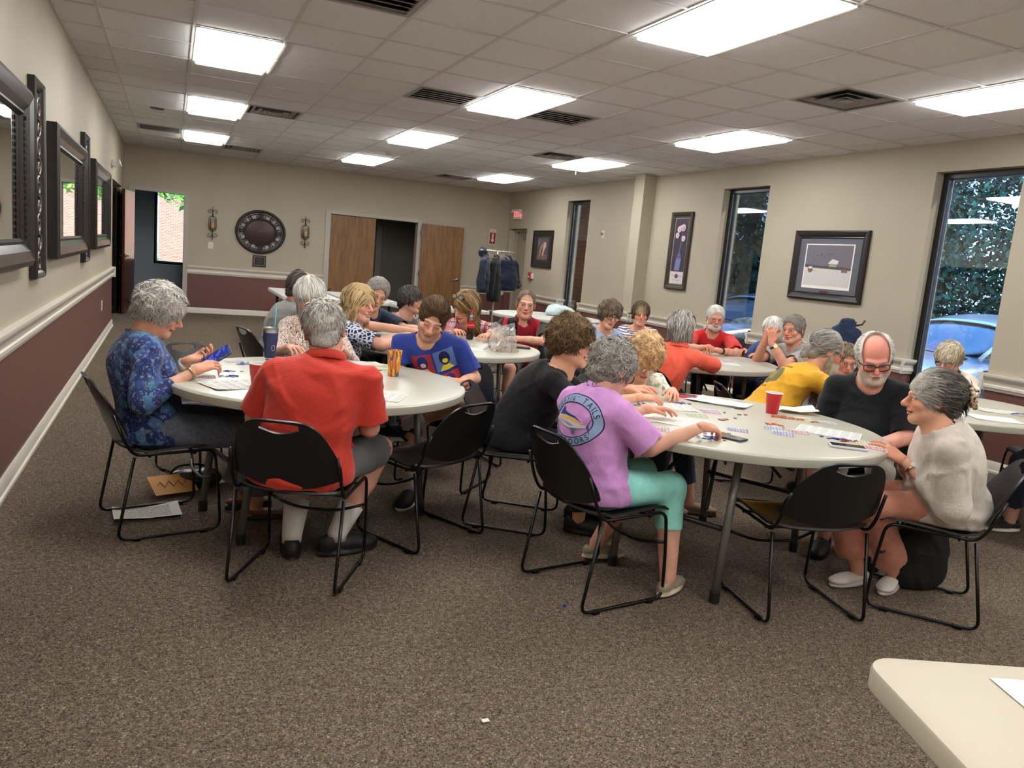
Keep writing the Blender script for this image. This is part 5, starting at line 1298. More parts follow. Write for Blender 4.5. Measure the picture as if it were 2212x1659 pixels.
PP[13] = person('strawberry blonde woman in a cream top bending over her cards', (2.60, 4.12, 268), (2.535, 3.79, .945), 256, 34, 4, 'f', det=2, face=262,
    R=dict(w=(2.36, 3.64, .785)), L=dict(w=(2.62, 3.60, .785), d=(-.5, -.8, 0)), shirt=cloth('cream_print_top', (226, 222, 206), pat=p_floral), top='top', sleeve='34', neckline='crew', w=.98, fit=.014, loose=1.4,
    pants=JEAN, plen='crop', shoe='flat', shoecol=((150, 124, 106), (120, 100, 88)), knees=((2.66, 3.74, .48), (2.86, 3.78, .48)), ankles=((2.74, 3.76, .085), (2.94, 3.74, .085)), toes=((.75, -.55, 0), (.75, -.5, 0)), hair='pouf', hvol=1.05, hcol=STRAW, skin=(212, 152, 124), glasses=(150, 110, 96), gthick=.0013, eyes='down', hs=1.0)
PP[22] = person('balding bearded man with black glasses in a black tee, face sunburnt', (3.68, 3.22, 200), (3.615, 3.130, 1.075), 232, 22, -8, 'm', det=2, face=222,
    R=dict(w=(3.38, 3.24, .56), e=(3.57, 3.36, .655), hide=1), L=dict(w=(3.42, 2.92, .60), e=(3.735, 2.94, .665), hide=1), shirt=cloth('black_tee', (23, 25, 28)), top='tee_shirt', sleeve='short', slen=.95, neckline='v', w=1.14, d=1.20, belly=.8, fit=.016, loose=2.2, hem=.05, sh=.98, arm=1.12, neck=1.15,
    pants=KHAKI, hair='fringe', hvol=1.35, hcol=WHITEH+[(170, 162, 150)], skin=(214, 142, 122), burn=1, rosy=.9, stubble=(212, 196, 182), stub=.85, glasses=(22, 22, 24), gthick=.0030, glens=(.028, .0175), eyes='down', hs=1.07, fat=.6, brow=(170, 150, 138))
PP[23] = person('grey haired woman with a claw clip in an oatmeal sweater and peach trousers', (3.28, 2.38, 131), (3.052, 2.305, 1.002), 138, 4, 0, 'f', det=2, face=142,
    L=dict(w=(3.05, 2.40, .695), e=(3.09, 2.16, .56), d=(-.62, .45, .42), n=(-.3, -.5, .8), c=.40), R=dict(w=(3.11, 2.50, .705), d=(-.7, .25, .25), n=(-.2, -.3, .9), c=.45), shirt=cloth('oatmeal_sweater', (205, 194, 182), b=.3, bs=120), top='sweater', sleeve='34', neckline='crew', w=1.10, d=1.14, fit=.026, loose=2.6, hem=.10, fold=.011, belly=.4,
    pants=cloth('peach_trousers', (208, 142, 120)), plen='wide', legw=.96, shoe='flat', shoecol=((222, 214, 204), (206, 196, 184)), knees=((2.98, 2.66, .475), (2.98, 2.46, .475)), ankles=((3.14, 2.62, .085), (3.30, 2.545, .085)), toes=((-1, -.05, 0), (-.9, -.45, 0)),
    hair='updo', hvol=1.0, hcol=DKGREY+[(130, 124, 118)], hcolfn=front_light([(196, 190, 180), (170, 164, 154), (214, 208, 200)], .045), skin=(214, 152, 120), rosy=.5, lips=(176, 84, 84), smile=.25, nose=1.2)
# ---- table by the windows
PP[14] = person('woman with curly brown hair and dark glasses in a pale blue top', (3.72, 6.56, 295), (3.885, 6.49, 1.005), 262, 8, 12, 'f', det=1, face=268,
    R=dict(w=(3.66, 6.20, .785), e=(3.60, 6.36, .76)), L=dict(w=(3.98, 6.12, .785)), shirt=cloth('pale_blue_top', (158, 182, 212)), top='top', sleeve='34', neckline='scoop', w=.96, hem=.06, pants=NAVYP, hair='curly', hvol=1.15, hcol=[(112, 96, 80), (84, 70, 58), (144, 126, 106)], skin=(206, 146, 118), glasses=(26, 24, 26), gthick=.0026, hs=1.04)
PP[15] = person('woman with swept blonde fringe in a white top with thin navy stripes', (4.38, 6.72, 258), (4.40, 6.74, 1.02), 244, 2, 2, 'f', det=1, face=244,
    R=dict(w=(4.06, 6.28, .785)), L=dict(w=(4.34, 6.22, .785)), shirt=cloth('navy_striped_top', (206, 204, 206), pat=p_stripe(2, .021, .36, (58, 62, 88), wob=.01)), top='top', sleeve='34', neckline='wide', pants=BLKP, hair='pixie', hcol=[(96, 76, 60), (70, 56, 46), (126, 104, 82)], hcolfn=front_light([(206, 180, 130), (176, 148, 104), (224, 204, 160)], .075), skin=(216, 150, 124), rosy=.6, smile=.6, hs=.98)
PP[16] = person('woman with a silver bob in a coral top with her back to the camera', (3.42, 4.92, 40), (3.525, 4.83, 1.045), 48, 4, 0, 'f', det=1, face=46,
    R=dict(w=(3.92, 5.00, .785), e=(3.84, 4.76, .775)), L=dict(w=(3.62, 5.28, .785)), shirt=cloth('coral_top', (238, 98, 76)), top='top', sleeve='short', slen=.92, neckline='crew', collar=1, w=1.0, sh=.95, fit=.016, loose=1.7, hem=.10, pants=BLKP, hair='straight', hvol=1.15, hcol=GREY2+[(196, 190, 178)], skin=(204, 148, 122), hs=1.06)
PP[17] = person('white bearded man with rimless glasses in a red tee by the window', (5.02, 6.36, 222), (4.945, 6.235, 1.055), 242, 4, 2, 'm', det=1, face=236,
    R=dict(w=(4.50, 5.84, .80), e=(4.56, 6.14, .76), d=(.3, -.9, .3), c=.9), L=dict(w=(4.64, 5.74, .79), e=(4.92, 5.82, .76), d=(-.9, .2, .2), c=.8), shirt=cloth('red_tee', (198, 40, 40)), top='tee_shirt', sleeve='short', slen=.92, w=1.16, fit=.014, loose=1.7, belly=.5, pants=BLKP, hair='crew', hvol=1.2, hcol=WHITEH, skin=(206, 138, 116), rosy=.6, beard='short', bcol=[(222, 218, 212), (204, 198, 190)], glasses=(150, 130, 124), gthick=.0012, hs=1.04, brow=(200, 190, 180))
PP[18] = person('man with short grey hair and clasped hands in a heather grey tee', (5.22, 5.36, 165), (5.14, 5.37, 1.052), 198, 4, -4, 'm', det=1, face=176,
    L=dict(w=(4.70, 5.14, .945), e=(4.80, 5.06, .765), d=(.05, .15, 1), n=(-.9, -.3, .1), c=1.0), R=dict(w=(4.73, 5.26, .945), e=(4.86, 5.46, .765), d=(.0, -.2, 1), n=(-.9, .3, .1), c=1.0), shirt=cloth('heather_tee', (158, 154, 150)), top='tee_shirt', sleeve='short', slen=.78, w=1.15, fit=.013, loose=1.5, arm=1.12, pants=cloth('navy_jeans', (36, 44, 70), pat=p_denim), hair='crew', hvol=1.3, hcol=[(140, 132, 122), (172, 166, 158), (108, 100, 92)], skin=(198, 130, 104), rosy=.4, brow=(70, 54, 46), hs=1.06, jaw=1.08)
PP[19] = person('white haired woman in blue mostly hidden behind the clasped hands', (5.50, 6.02, 200), (5.29, 5.80, 1.005), 202, 10, 0, 'f', det=0, face=205,
    R=dict(w=(5.06, 5.88, .785), d=(-.9, -.3, .1), c=.8), L=dict(w=(5.0, 5.55, .785)), shirt=cloth('medium_blue_top', (62, 88, 142)), top='top', sleeve='34', pants=NAVYP, hair='straight', hcol=WHITEH, skin=(204, 150, 126), hs=.98)
# ---- table at the right edge
PP[20] = person('man with a grey ponytail, long beard and glasses in a mustard yellow tee', (3.70, 4.04, -22), (4.085, 3.925, 1.025), -24, 24, 0, 'm', det=2, face=-24,
    R=dict(w=(4.38, 3.62, .79), e=(4.14, 3.70, .70)), L=dict(w=(4.50, 3.96, .785)), shirt=cloth('mustard_tee', (222, 166, 48)), top='tee_shirt', sleeve='short', slen=.92, w=1.2, d=1.2, belly=.6, fit=.015, loose=2.0, hem=.07, fold=.009,
    pants=cloth('camo_shorts', (90, 80, 56), pat=p_camo), plen='short', hair='tail', hcol=GREY2, skin=(186, 126, 100), rosy=.4, beard='long', bcol=[(196, 186, 170), (168, 156, 138), (214, 206, 194)], glasses=(30, 28, 28), gthick=.0022, eyes='down', hs=1.08)
PP[21] = person('woman in a lavender cardigan glimpsed between the yellow and black tees', (4.74, 4.66, 266), (4.56, 4.20, .930), 240, 12, 0, 'f', det=0, face=252,
    R=dict(w=(4.40, 4.02, .785)), L=dict(w=(4.66, 3.98, .785)), shirt=cloth('lavender_cardigan', (176, 160, 196), pat=p_stripe(0, .06, .2, (150, 134, 172))), top='cardigan', sleeve='34', neckline='v', pants=KHAKI, hair='short', hcol=[(120, 104, 88), (146, 130, 112)], skin=(186, 120, 96), hs=.98, glasses=(120, 90, 80), gthick=.0012)
PP[24] = person('woman with a silver fringe and thin glasses in a cream cardigan before the window', (5.62, 4.12, 212), (5.545, 4.115, .985), 196, 20, 0, 'f', det=1, face=215,
    R=dict(w=(5.22, 4.00, .785)), L=dict(w=(5.28, 3.72, .785)), shirt=cloth('cream_cardigan', (214, 200, 184)), top='cardigan', sleeve='long', w=1.02, fit=.016, loose=1.5, pants=NAVYP, hair='pixie', hvol=1.25, hcol=[(206, 192, 164), (178, 160, 132), (226, 218, 200), (150, 134, 112)], skin=(206, 140, 116), rosy=.5, glasses=(110, 60, 56), gthick=.0014, eyes='down', hs=1.0)
PP[25] = person('seated person cut off by the right border, dark skirt and black slip-on shoes', (5.06, 2.66, 108), (5.06, 2.72, 1.06), 112, 8, 0, 'f', det=1, face=112, R=dict(w=(5.10, 2.95, .60)), L=dict(w=(4.92, 2.90, .60)),
    shirt=cloth('navy_tunic', (30, 34, 52)), top='tunic', sleeve='34', hem=.10, pants=cloth('navy_culottes', (24, 28, 46)), plen='crop', shoe='slip', shoecol=((24, 24, 26), (222, 214, 204)), knees=((5.05, 3.06, .48), (4.84, 2.98, .48)), ankles=((5.06, 3.16, .085), (4.96, 3.06, .085)), toes=((-.9, .35, 0), (-.95, .25, 0)), hair='bob', hcol=BROWN, skin=(206, 148, 122))
# ================================================================== THINGS ON TABLES AND FLOOR
def paper_mat(kind):
    nm = 'paper_'+kind
    if nm in MATS: return MATS[nm]
    t = NT(nm); uv = t.uv(); s = t.sep(uv); W = S2L((226, 224, 216)); K = S2L((62, 60, 62))
    if kind == 'blank': c = W
    else:
        nx, ny, px, py = {'bingo': (6, 4, 5, 3), 'strip': (6, 1, 2, 3), 'text': (1, 22, 46, 1), 'scribble': (1, 9, 14, 1)}[kind]
        u = t.math('MULTIPLY', s[0], float(nx)); v = t.math('MULTIPLY', s[1], float(ny)); fu, fv = t.math('FRACT', u), t.math('FRACT', v)
        def inside(f, a, b): return t.math('MULTIPLY', t.math('GREATER_THAN', f, a), t.math('LESS_THAN', f, b))
        lo = .10 if kind != 'text' else .02
        m = t.math('MULTIPLY', inside(fu, lo, 1-lo), inside(fv, .2 if kind == 'text' else lo, .75 if kind == 'text' else 1-lo))
        cu, cv = t.math('FRACT', t.math('MULTIPLY', fu, float(px))), t.math('FRACT', t.math('MULTIPLY', fv, float(py)))
        if kind not in ('text', 'scribble'): m = t.math('MULTIPLY', m, t.math('MULTIPLY', inside(cu, .12, .88), inside(cv, .2, .8)))
        n = t.noise(t.comb(t.math('MULTIPLY', u, px*2.6), t.math('MULTIPLY', v, py*3.2), 0.0), 1.0, 3, .7)
        m = t.math('MULTIPLY', m, t.math('GREATER_THAN', n, .47 if kind != 'text' else .5))
        if kind in ('text', 'scribble'):
            e = t.math('MULTIPLY', inside(s[0], .12, .85), inside(s[1], .1, .9)); m = t.math('MULTIPLY', t.math('MULTIPLY', m, e), .6)
        c = t.mix(m, W, K)
    t.out(Base_Color=c, Roughness=.75, Specular_IOR_Level=.2); MATS[nm] = t.m; return t.m
def sheet(a, b, c, d, z, kind, label, cat='paper', name='paper_sheet', curl=.002, mat=None, group=None, nx=8, ny=6, seed=1):
    """thin sheet from corners a,b,c,d (counter-clockwise, world xy) lying at height z"""
    a, b, c, d = (np.array(q, float) for q in (a, b, c, d)); o = (a+b+c+d)/4; r = np.random.default_rng(seed); ph = r.random(3)*6
    V, F = [], []
    for top in (1, 0):
        for i in range(nx+1):
            for j in range(ny+1):
                u, v = i/nx, j/ny; p = (a*(1-u)+b*u)*(1-v)+(d*(1-u)+c*u)*v-o
                zz = curl*(.5+.5*math.sin(3*u+ph[0])*math.cos(2.5*v+ph[1]))*(abs(u-.5)+abs(v-.5))*1.6
                V.append((p[0], p[1], zz+.0004*top))
    k = (nx+1)*(ny+1)
    for i in range(nx):
        for j in range(ny):
            q = [i*(ny+1)+j, (i+1)*(ny+1)+j, (i+1)*(ny+1)+j+1, i*(ny+1)+j+1]; F.append(tuple(q)); F.append(tuple(x+k for x in q[::-1]))
    ob = raw(name, V, F, mat or paper_mat(kind), None, True); uvl = ob.data.uv_layers.new(name='UV')
    for lp in ob.data.loops:
        vi = lp.vertex_index % k; uvl.data[lp.index].uv = ((vi//(ny+1))/nx, (vi % (ny+1))/ny)
    ob.location = (o[0], o[1], z); tag(ob, label, cat, group); return ob
ZT = TZ+.0006
def rect(cx, cy, w, h, rot):
    r = math.radians(rot); u = np.array((math.cos(r), math.sin(r))); v = np.array((-u[1], u[0])); o = np.array((cx, cy)); return [o-u*w/2-v*h/2, o+u*w/2-v*h/2, o+u*w/2+v*h/2, o-u*w/2+v*h/2]
sheet(*rect(.30, 3.80, .30, .21, 22), ZT, 'bingo', 'bingo sheet between the woman with the phone and the man in red', curl=.008)
sheet(*rect(.90, 3.57, .27, .21, -28), ZT, 'bingo', 'bingo sheet at the table rim right of the man in red', curl=.003)
sheet(*rect(1.08, 4.60, .22, .16, 10), ZT, 'text', 'white sheet on the far side of the table beyond the orange tumbler')
sheet(*rect(1.16, 4.42, .14, .07, -10), ZT+.0012, 'blank', 'pale yellow paper slip behind the orange tumbler', mat=plain('yellow_paper', (214, 216, 150), .8))
sheet(*rect(2.43, 3.37, .28, .21, -20), ZT, 'bingo', 'bingo sheet before the strawberry blonde woman', curl=.004)
sheet(*rect(2.23, 3.02, .30, .215, -52), ZT, 'text', 'blank looking sheet in the middle left of the red cup table', curl=.006, seed=4)
sheet(*rect(2.03, 3.13, .25, .20, -25), ZT, 'bingo', 'bingo sheet beside the sleeve of the lilac tee', curl=.004)
sheet(*rect(2.13, 3.34, .20, .15, 20), ZT+.001, 'blank', 'folded white paper near the hands of the woman in black', curl=.004)
for k in range(3): sheet(*rect(2.86+.01*k, 3.50-.012*k, .30, .22, -62+4*k), ZT+.0012*k, 'text', ['printed list beside the pink phone, lowest of the stack', 'printed list beside the pink phone, middle of the stack', 'printed list beside the pink phone, top of the stack'][k], curl=.004+.003*k, seed=8+k)
sheet(*rect(2.955, 2.755, .29, .21, -52), ZT, 'bingo', 'bingo sheet between the bald man and the oatmeal sweater woman', curl=.004)
sheet(*rect(3.21, 3.24, .20, .16, -30), ZT+.001, 'blank', 'crumpled white napkin right of the red cup', curl=.030, name='napkin', cat='napkin', seed=5)
sheet(*rect(2.05, 5.50, .28, .20, 15), ZT, 'text', 'printed sheet left of the clear plastic bag', curl=.004)
sheet(*rect(4.28, 5.20, .26, .20, -20), ZT, 'bingo', 'bingo sheet before the man with clasped hands', curl=.003)
sheet(*rect(4.02, 5.62, .24, .18, 30), ZT, 'text', 'sheet under the hands of the white bearded man', curl=.003)
sheet(*rect(4.62, 3.06, .27, .20, -35), ZT, 'blank', 'white sheet at the near rim of the right edge table', curl=.004)
sheet(*rect(4.98, 3.28, .25, .18, -35), ZT, 'bingo', 'bingo sheet in the middle of the right edge table', curl=.004)
sheet(*rect(4.40, 3.22, .20, .15, -20), ZT, 'text', 'sheet peeking out behind the claw clip', curl=.004)
sheet(*rect(1.50, .685, .30, .23, -21.7), TZ+.0006, 'blank', 'blank white sheet on the cream foreground table', curl=.002)
sheet(*rect(-.09, 4.17, .31, .215, 6), .006, 'scribble', 'white paper with pencil lines on the carpet under the left chair', curl=.02, seed=3)
# fans of small bingo cards
CARDM = {}
def cardmat(col):
    nm = 'card_%d_%d_%d' % col
    if nm in MATS: return MATS[nm]
    t = NT(nm); s = t.sep(t.node('TexCoord').outputs['Generated'])
    f = t.math('FRACT', t.math('MULTIPLY', s[0], 7.0)); n = t.noise(t.comb(t.math('MULTIPLY', s[0], 14.0), t.math('MULTIPLY', s[1], 5.0), 0.0), 1.0, 2, .6)
    m = t.math('MULTIPLY', t.math('GREATER_THAN', f, .35), t.math('GREATER_THAN', n, .42)); e = t.math('LESS_THAN', s[1], .16)
    t.out(Base_Color=t.mix(e, t.mix(m, S2L((222, 220, 214)), S2L((150, 146, 150))), S2L(col)), Roughness=.6); MATS[nm] = t.m; return t.m
def fan(cx, cy, rot, n, col, where, z=ZT):
    base = MB().box(-.048, .048, -.018, .018, 0, .0007).build('bingo_card', cardmat(col), fix=False)
    for k in range(n):
        o = base if k == 0 else base.copy()
        if k: COL.objects.link(o)
        r = math.radians(rot+5*(k-n/2)); u = math.radians(rot)
        o.location = (cx-math.sin(u)*.016*(k-n/2), cy+math.cos(u)*.016*(k-n/2), z+.0009*k); o.rotation_euler = (0, 0, r)
        tag(o, 'striped bingo card in the fan '+where, 'card', 'card fan '+where)
fan(2.03, 2.86, -30, 4, (196, 120, 130), 'by the lilac tee elbow'); fan(2.07, 2.77, -40, 4, (160, 160, 180), 'behind the forearm on the rim')
fan(2.46, 3.15, -24, 5, (170, 190, 130), 'with green edges mid table'); fan(2.62, 3.25, -20, 5, (196, 140, 170), 'with pink edges mid table')
fan(2.455, 2.83, -34, 4, (110, 110, 170), 'with purple edges beside the grey phone'); fan(2.70, 2.86, -36, 5, (110, 150, 190), 'with blue edges before the orange tokens')
fan(2.66, 2.75, -38, 5, (130, 120, 190), 'with violet edges before the orange tokens'); fan(2.78, 2.78, -36, 4, (190, 120, 130), 'with red edges before the orange tokens')
fan(3.08, 3.05, -30, 5, (200, 200, 150), 'beside the orange tokens'); fan(3.17, 2.97, -34, 4, (170, 170, 170), 'in front of the bald man')
fan(2.96, 2.55, -40, 4, (214, 200, 80), 'with yellow edges beside the white phone'); fan(2.93, 2.47, -40, 4, (200, 80, 90), 'with red edges under the oatmeal sweater woman')
fan(.16, 4.03, 5, 4, (206, 130, 130), 'under the hands holding the phone'); fan(.33, 4.55, 12, 4, (170, 170, 170), 'beyond the blue chips')
fan(2.30, 5.30, 10, 4, (190, 190, 180), 'before the clear bag'); fan(4.42, 5.34, -20, 4, (160, 160, 190), 'near the clasped hands')
# round chips and tokens
def chips(cx, cy, n, spread, cols, where, square=False, z=ZT, r=.0095, seed=0, asp=1.0, rot=0.0):
    rg = np.random.default_rng(seed+int(cx*100)); protos = []
    for c in cols:
        m = MB().bbox(-r, r, -r*.75, r*.75, 0, .004, b=.0008) if square else MB().lathe([(0, 0), (r, 0), (r, .0018), (0, .0018)], 14)
        protos.append((m.build('wooden_token' if square else 'bingo_chip', plain('chip_%d_%d_%d' % c, c, .3), fix=True), c))
    used_ = set()
    cn = {(38, 52, 170): 'blue', (30, 40, 130): 'dark blue', (64, 110, 200): 'light blue', (150, 40, 50): 'red', (200, 96, 50): 'orange', (168, 84, 50): 'rust', (176, 140, 96): 'tan', (140, 90, 60): 'brown', (40, 120, 60): 'green'}
    for k in range(n):
        q = int(rg.integers(len(protos))) if k >= len(protos) else k; p, c = protos[q]
        o = p if q not in used_ else p.copy()
        if q in used_: COL.objects.link(o)
        used_.add(q); d = rg.normal(size=2)*spread*np.array((1, asp)); a = math.radians(rot); d = np.array((d[0]*math.cos(a)-d[1]*math.sin(a), d[0]*math.sin(a)+d[1]*math.cos(a)))
        o.location = (cx+d[0], cy+d[1], z+.0019*(k % 3)*(0 if square else 1)); o.rotation_euler = (0, 0, rg.random()*6)
        tag(o, 'small %s %s in the scatter %s' % (cn[c], 'token' if square else 'plastic chip', where), 'chip', 'chips '+where)
BL, DB, LB = (38, 52, 170), (30, 40, 130), (64, 110, 200)
chips(.275, 4.055, 16, .030, [BL, DB], 'nearest the phone', asp=.45, rot=10); chips(.29, 4.21, 7, .024, [BL], 'second from the phone', asp=.4); chips(.39, 4.47, 12, .035, [BL], 'behind the red cup', asp=.5); chips(1.09, 4.35, 7, .022, [BL, DB], 'left of the tumbler'); chips(.55, 4.62, 7, .02, [BL], 'beside the navy mug')
chips(2.25, 3.42, 16, .028, [BL, DB, LB], 'before the woman in black'); chips(2.57, 3.45, 16, .028, [BL, DB], 'left of the pink phone', asp=.6, rot=-30); chips(2.19, 2.665, 18, .034, [BL, LB, DB, (150, 40, 50)], 'at the fingertips of the lilac tee woman', asp=.6, rot=-25)
chips(2.875, 2.63, 14, .026, [BL, DB], 'in front of the white phone', asp=.6, rot=-30); chips(2.885, 2.575, 6, .020, [(150, 40, 50)], 'red ones by the white phone')
chips(3.03, 3.06, 34, .055, [(200, 96, 50), (168, 84, 50)], 'beyond the red cup', square=True, asp=.35, rot=-40); chips(2.77, 2.92, 9, .024, [(200, 96, 50)], 'mid table orange', square=True); chips(2.29, 2.775, 10, .030, [(176, 140, 96)], 'behind the grey phone', square=True, asp=.5, rot=-30); chips(2.55, 3.06, 6, .028, [(140, 90, 60), (168, 84, 50)], 'mid table brown', square=True); chips(2.72, 3.14, 4, .045, [(140, 90, 60)], 'loose beside the red cup', square=True)
chips(4.24, 5.42, 9, .030, [BL], 'nearer pile of the clasped hands table', asp=.4); chips(4.40, 5.56, 8, .026, [BL, DB], 'farther pile of the clasped hands table', asp=.4)
chips(4.93, 3.52, 12, .032, [BL, LB], 'left pile of the right edge table', asp=.5); chips(5.06, 3.20, 12, .036, [BL], 'right pile of the right edge table', asp=.5); chips(4.55, 3.66, 10, .03, [BL], 'pile behind the claw clip'); chips(4.90, 2.98, 3, .012, [(40, 120, 60)], 'green ones at the right border')
chips(1.92, 5.30, 5, .03, [BL, DB], 'left of the clear bag'); chips(2.46, 6.02, 10, .03, [BL, DB], 'behind the clear bag')
chips(1.56, 2.93-.21, 1, .0, [BL], 'alone on the carpet under the lilac tee chair', z=.004)
tag(MB().bbox(-.012, .012, -.008, .008, 0, .004, b=.001).build('paper_scrap', paper_mat('blank')), 'tiny white paper scrap on the open carpet in the foreground', 'scrap').location = (.925, 2.03, .003)
# cups
def red_cup(x, y, label):
    e = empty('red_cup', (x, y, TZ), 0, label, 'cup', 'red party cups')
    R_ = plain('cup_red', (196, 32, 44), .3); W_ = plain('cup_white', (224, 220, 216), .35)
    MB().lathe([(0, .003), (.029, .003), (.030, .0), (.0315, .004), (.037, .055), (.0385, .058), (.043, .108), (.0445, .112)], 32).build('body', R_, e, auto=.6)
    MB().lathe([(.0435, .112), (.028, .006), (0, .006)], 32).build('inside', W_, e, smooth=True)
    MB().tube([(.0445*math.cos(a), .0445*math.sin(a), .113) for a in np.linspace(0, 2*math.pi, 32, endpoint=False)], .0022, 8, closed=True).build('rim', W_, e, smooth=True)
red_cup(.385, 3.76, 'red plastic cup half hidden behind the man in the red polo'); red_cup(3.005, 3.21, 'red plastic cup standing alone before the man in yellow')
e = empty('silicone_tumbler', (1.148, 4.175, TZ), 0, 'orange, teal and yellow swirl tumbler before the man in blue', 'cup')
t = NT('swirl'); p = t.obj(); s = t.sep(p); q = t.comb(t.math('MULTIPLY', s[0], 34.0), t.math('MULTIPLY', s[1], 34.0), t.math('MULTIPLY', s[2], 9.0))
t.out(Base_Color=t.ramp(t.noise(q, 1.0, 2, .4), [(0, S2L((236, 190, 50))), (.40, S2L((232, 120, 30))), (.50, S2L((40, 90, 120))), (.57, S2L((236, 130, 36))), (.64, S2L((232, 196, 70)))], 'CONSTANT'), Roughness=.45); SW = t.m
MB().lathe([(0, .0), (.029, .0), (.031, .004), (.036, .08), (.041, .135), (.042, .146), (.040, .147), (.038, .13), (.028, .01), (0, .01)], 32).build('body', SW, e, auto=.8)
e = empty('steel_mug', (.548, 4.76, TZ), 0, 'navy steel tumbler with a turquoise straw behind the red cup', 'tumbler')
MB().lathe([(0, 0), (.030, 0), (.033, .006), (.037, .08), (.042, .095), (.044, .145), (.0435, .150), (0, .150)], 28).build('body', plain('navy_enamel', (44, 50, 92), .35), e, auto=.7)
MB().lathe([(.0445, .150), (.0455, .152), (.0450, .178), (.042, .180), (.040, .172), (0, .170)], 28).build('rim', plain('brushed_steel', (186, 186, 190), .3, metal=1.0), e, auto=.7)
MB().tube([(.02, .01, .02), (.026, .012, .31)], .0042, 10).build('straw', plain('turquoise', (110, 190, 205), .4), e)
vs, fs = [], []
for k in range(20): a = 2*math.pi*k/20; vs += [(.012*math.cos(a), .018*math.sin(a)), (.0095*math.cos(a), .0150*math.sin(a))]
ring = [(2*k, 2*((k+1) % 20), 2*((k+1) % 20)+1, 2*k+1) for k in range(20)]
V = [(.0385*math.sin(x/.04+.35), -.0410*math.cos(x/.04+.35), .062+y) for x, y in vs]; raw('emblem', V, ring, plain('pale_print', (190, 190, 200), .5), e)
# phones
def phone(x, y, z, rot, case, scr, label, L=.15, W=.074, H=.009, M=None, emis=None):
    e = empty('phone', (x, y, z), math.radians(rot), label, 'phone')
    if M is not None: e.matrix_world = M
    MB().bbox(-L/2, L/2, -W/2, W/2, 0, H, b=.0035).build('case', case, e, auto=.7); MB().bbox(-L/2+.005, L/2-.005, -W/2+.005, W/2-.005, H-.001, H+.0005, b=.0004).build('screen', scr, e); return e
SCR = plain('dark_screen', (12, 12, 16), .08)
phone(2.775, 2.47, TZ+.001, -36, plain('white_case', (206, 206, 214), .35), SCR, 'white cased phone with a black face before the oatmeal sweater woman', L=.155, H=.011)
phone(2.285, 2.66, TZ+.001, -66, plain('dark_case', (52, 50, 48), .35), plain('silver_screen', (120, 116, 110), .1), 'dark phone near the hand of the woman in lilac', L=.12)
phone(2.75, 3.66, TZ+.001, -42, plain('pink_case', (226, 60, 110), .4), SCR, 'phone in a hot pink case at the far rim of the red cup table', L=.15, H=.012)
phone(2.62, 5.72, TZ+.001, -25, plain('dark_case', (52, 50, 48), .35), SCR, 'dark grey phone lying by the man in the red and black polo', L=.16, H=.016)
t = NT('lit_screen'); n = t.vor(t.obj(), 70, 'F1', 'Color'); h = t.sep(n)[0]; c = t.ramp(h, [(0, S2L((30, 40, 120))), (.4, S2L((70, 90, 210))), (.7, S2L((40, 46, 90))), (1, S2L((150, 160, 230)))], 'CONSTANT')
t.out(Base_Color=(0, 0, 0), Emission_Color=c, Emission_Strength=.55); LIT = t.m
ux = Vector((.78, -.22, .58)).normalized(); uz = Vector((-.50, -.55, .67)); uz = (uz-ux*uz.dot(ux)).normalized(); uy = uz.cross(ux)
M = Matrix(((ux.x, uy.x, uz.x, .215), (ux.y, uy.y, uz.y, 4.03), (ux.z, uy.z, uz.z, .838), (0, 0, 0, 1)))
phone(0, 0, 0, 0, plain('dark_case', (52, 50, 48), .35), LIT, 'lit phone held up by the silver haired woman at the left', L=.155, M=M)
# cola bottle and clear bag
e = empty('cola_bottle', (2.36, 6.22, TZ), math.radians(245-90), 'cola bottle with a red label before the woman in pink plaid', 'bottle')
MB().lathe([(0, .004), (.028, .0), (.032, .012), (.0315, .05), (.028, .085), (.0305, .10), (.033, .125)], 24).lathe([(.033, .125), (0, .125)], 24).build('cola', plain('cola_dark', (26, 12, 10), .1), e, smooth=True)
MB().lathe([(.0335, .10), (.0335, .156)], 24).build('label', plain('label_red', (190, 24, 36), .35), e, smooth=True)
MB().lathe([(.033, .156), (.032, .175), (.022, .205), (.0135, .225), (.0135, .236)], 24).build('shoulder', glass('clear_pet', (.95, .93, .92), .12, .05), e, smooth=True)
MB().lathe([(0, .255), (.0145, .255), (.015, .236), (0, .236)], 20).build('cap', plain('cap_red', (200, 28, 40), .35), e)
V, F = [], []; x = -.042
for ch in 'Coca-Cola':
    vs, fs, w = glyph(ch); b = len(V); V += [(.0342*math.sin((x+px*.020)/.0342), .0342*math.cos((x+px*.020)/.0342), .120+py*.022) for px, py in vs]; F += [tuple(i+b for i in f) for f in fs]; x += (w+.08)*.020
raw('label_lettering', [(-a, b, c) for a, b, c in V], F, plain('label_white', (236, 226, 222), .4), e)
e = empty('plastic_bag', (2.335, 5.46, TZ), math.radians(-22), 'clear plastic bag standing open with wrapped sweets in its bottom', 'bag')
t = NT('clear_film'); tr = t.node('BsdfTransparent'); tr.inputs[0].default_value = (.96, .97, .96, 1); gl = t.node('BsdfGlossy'); gl.inputs['Roughness'].default_value = .12; df = t.node('BsdfTranslucent'); df.inputs[0].default_value = (.85, .85, .82, 1)
m1 = t.node('MixShader'); m1.inputs[0].default_value = .45; t.l.new(gl.outputs[0], m1.inputs[1]); t.l.new(df.outputs[0], m1.inputs[2]); m2 = t.node('MixShader'); w = t.ramp(t.noise(t.obj(), 26, 4, .6), [(.40, .22), (.62, .75)]); t.l.new(w, m2.inputs[0]); t.l.new(tr.outputs[0], m2.inputs[1]); t.l.new(m1.outputs[0], m2.inputs[2])
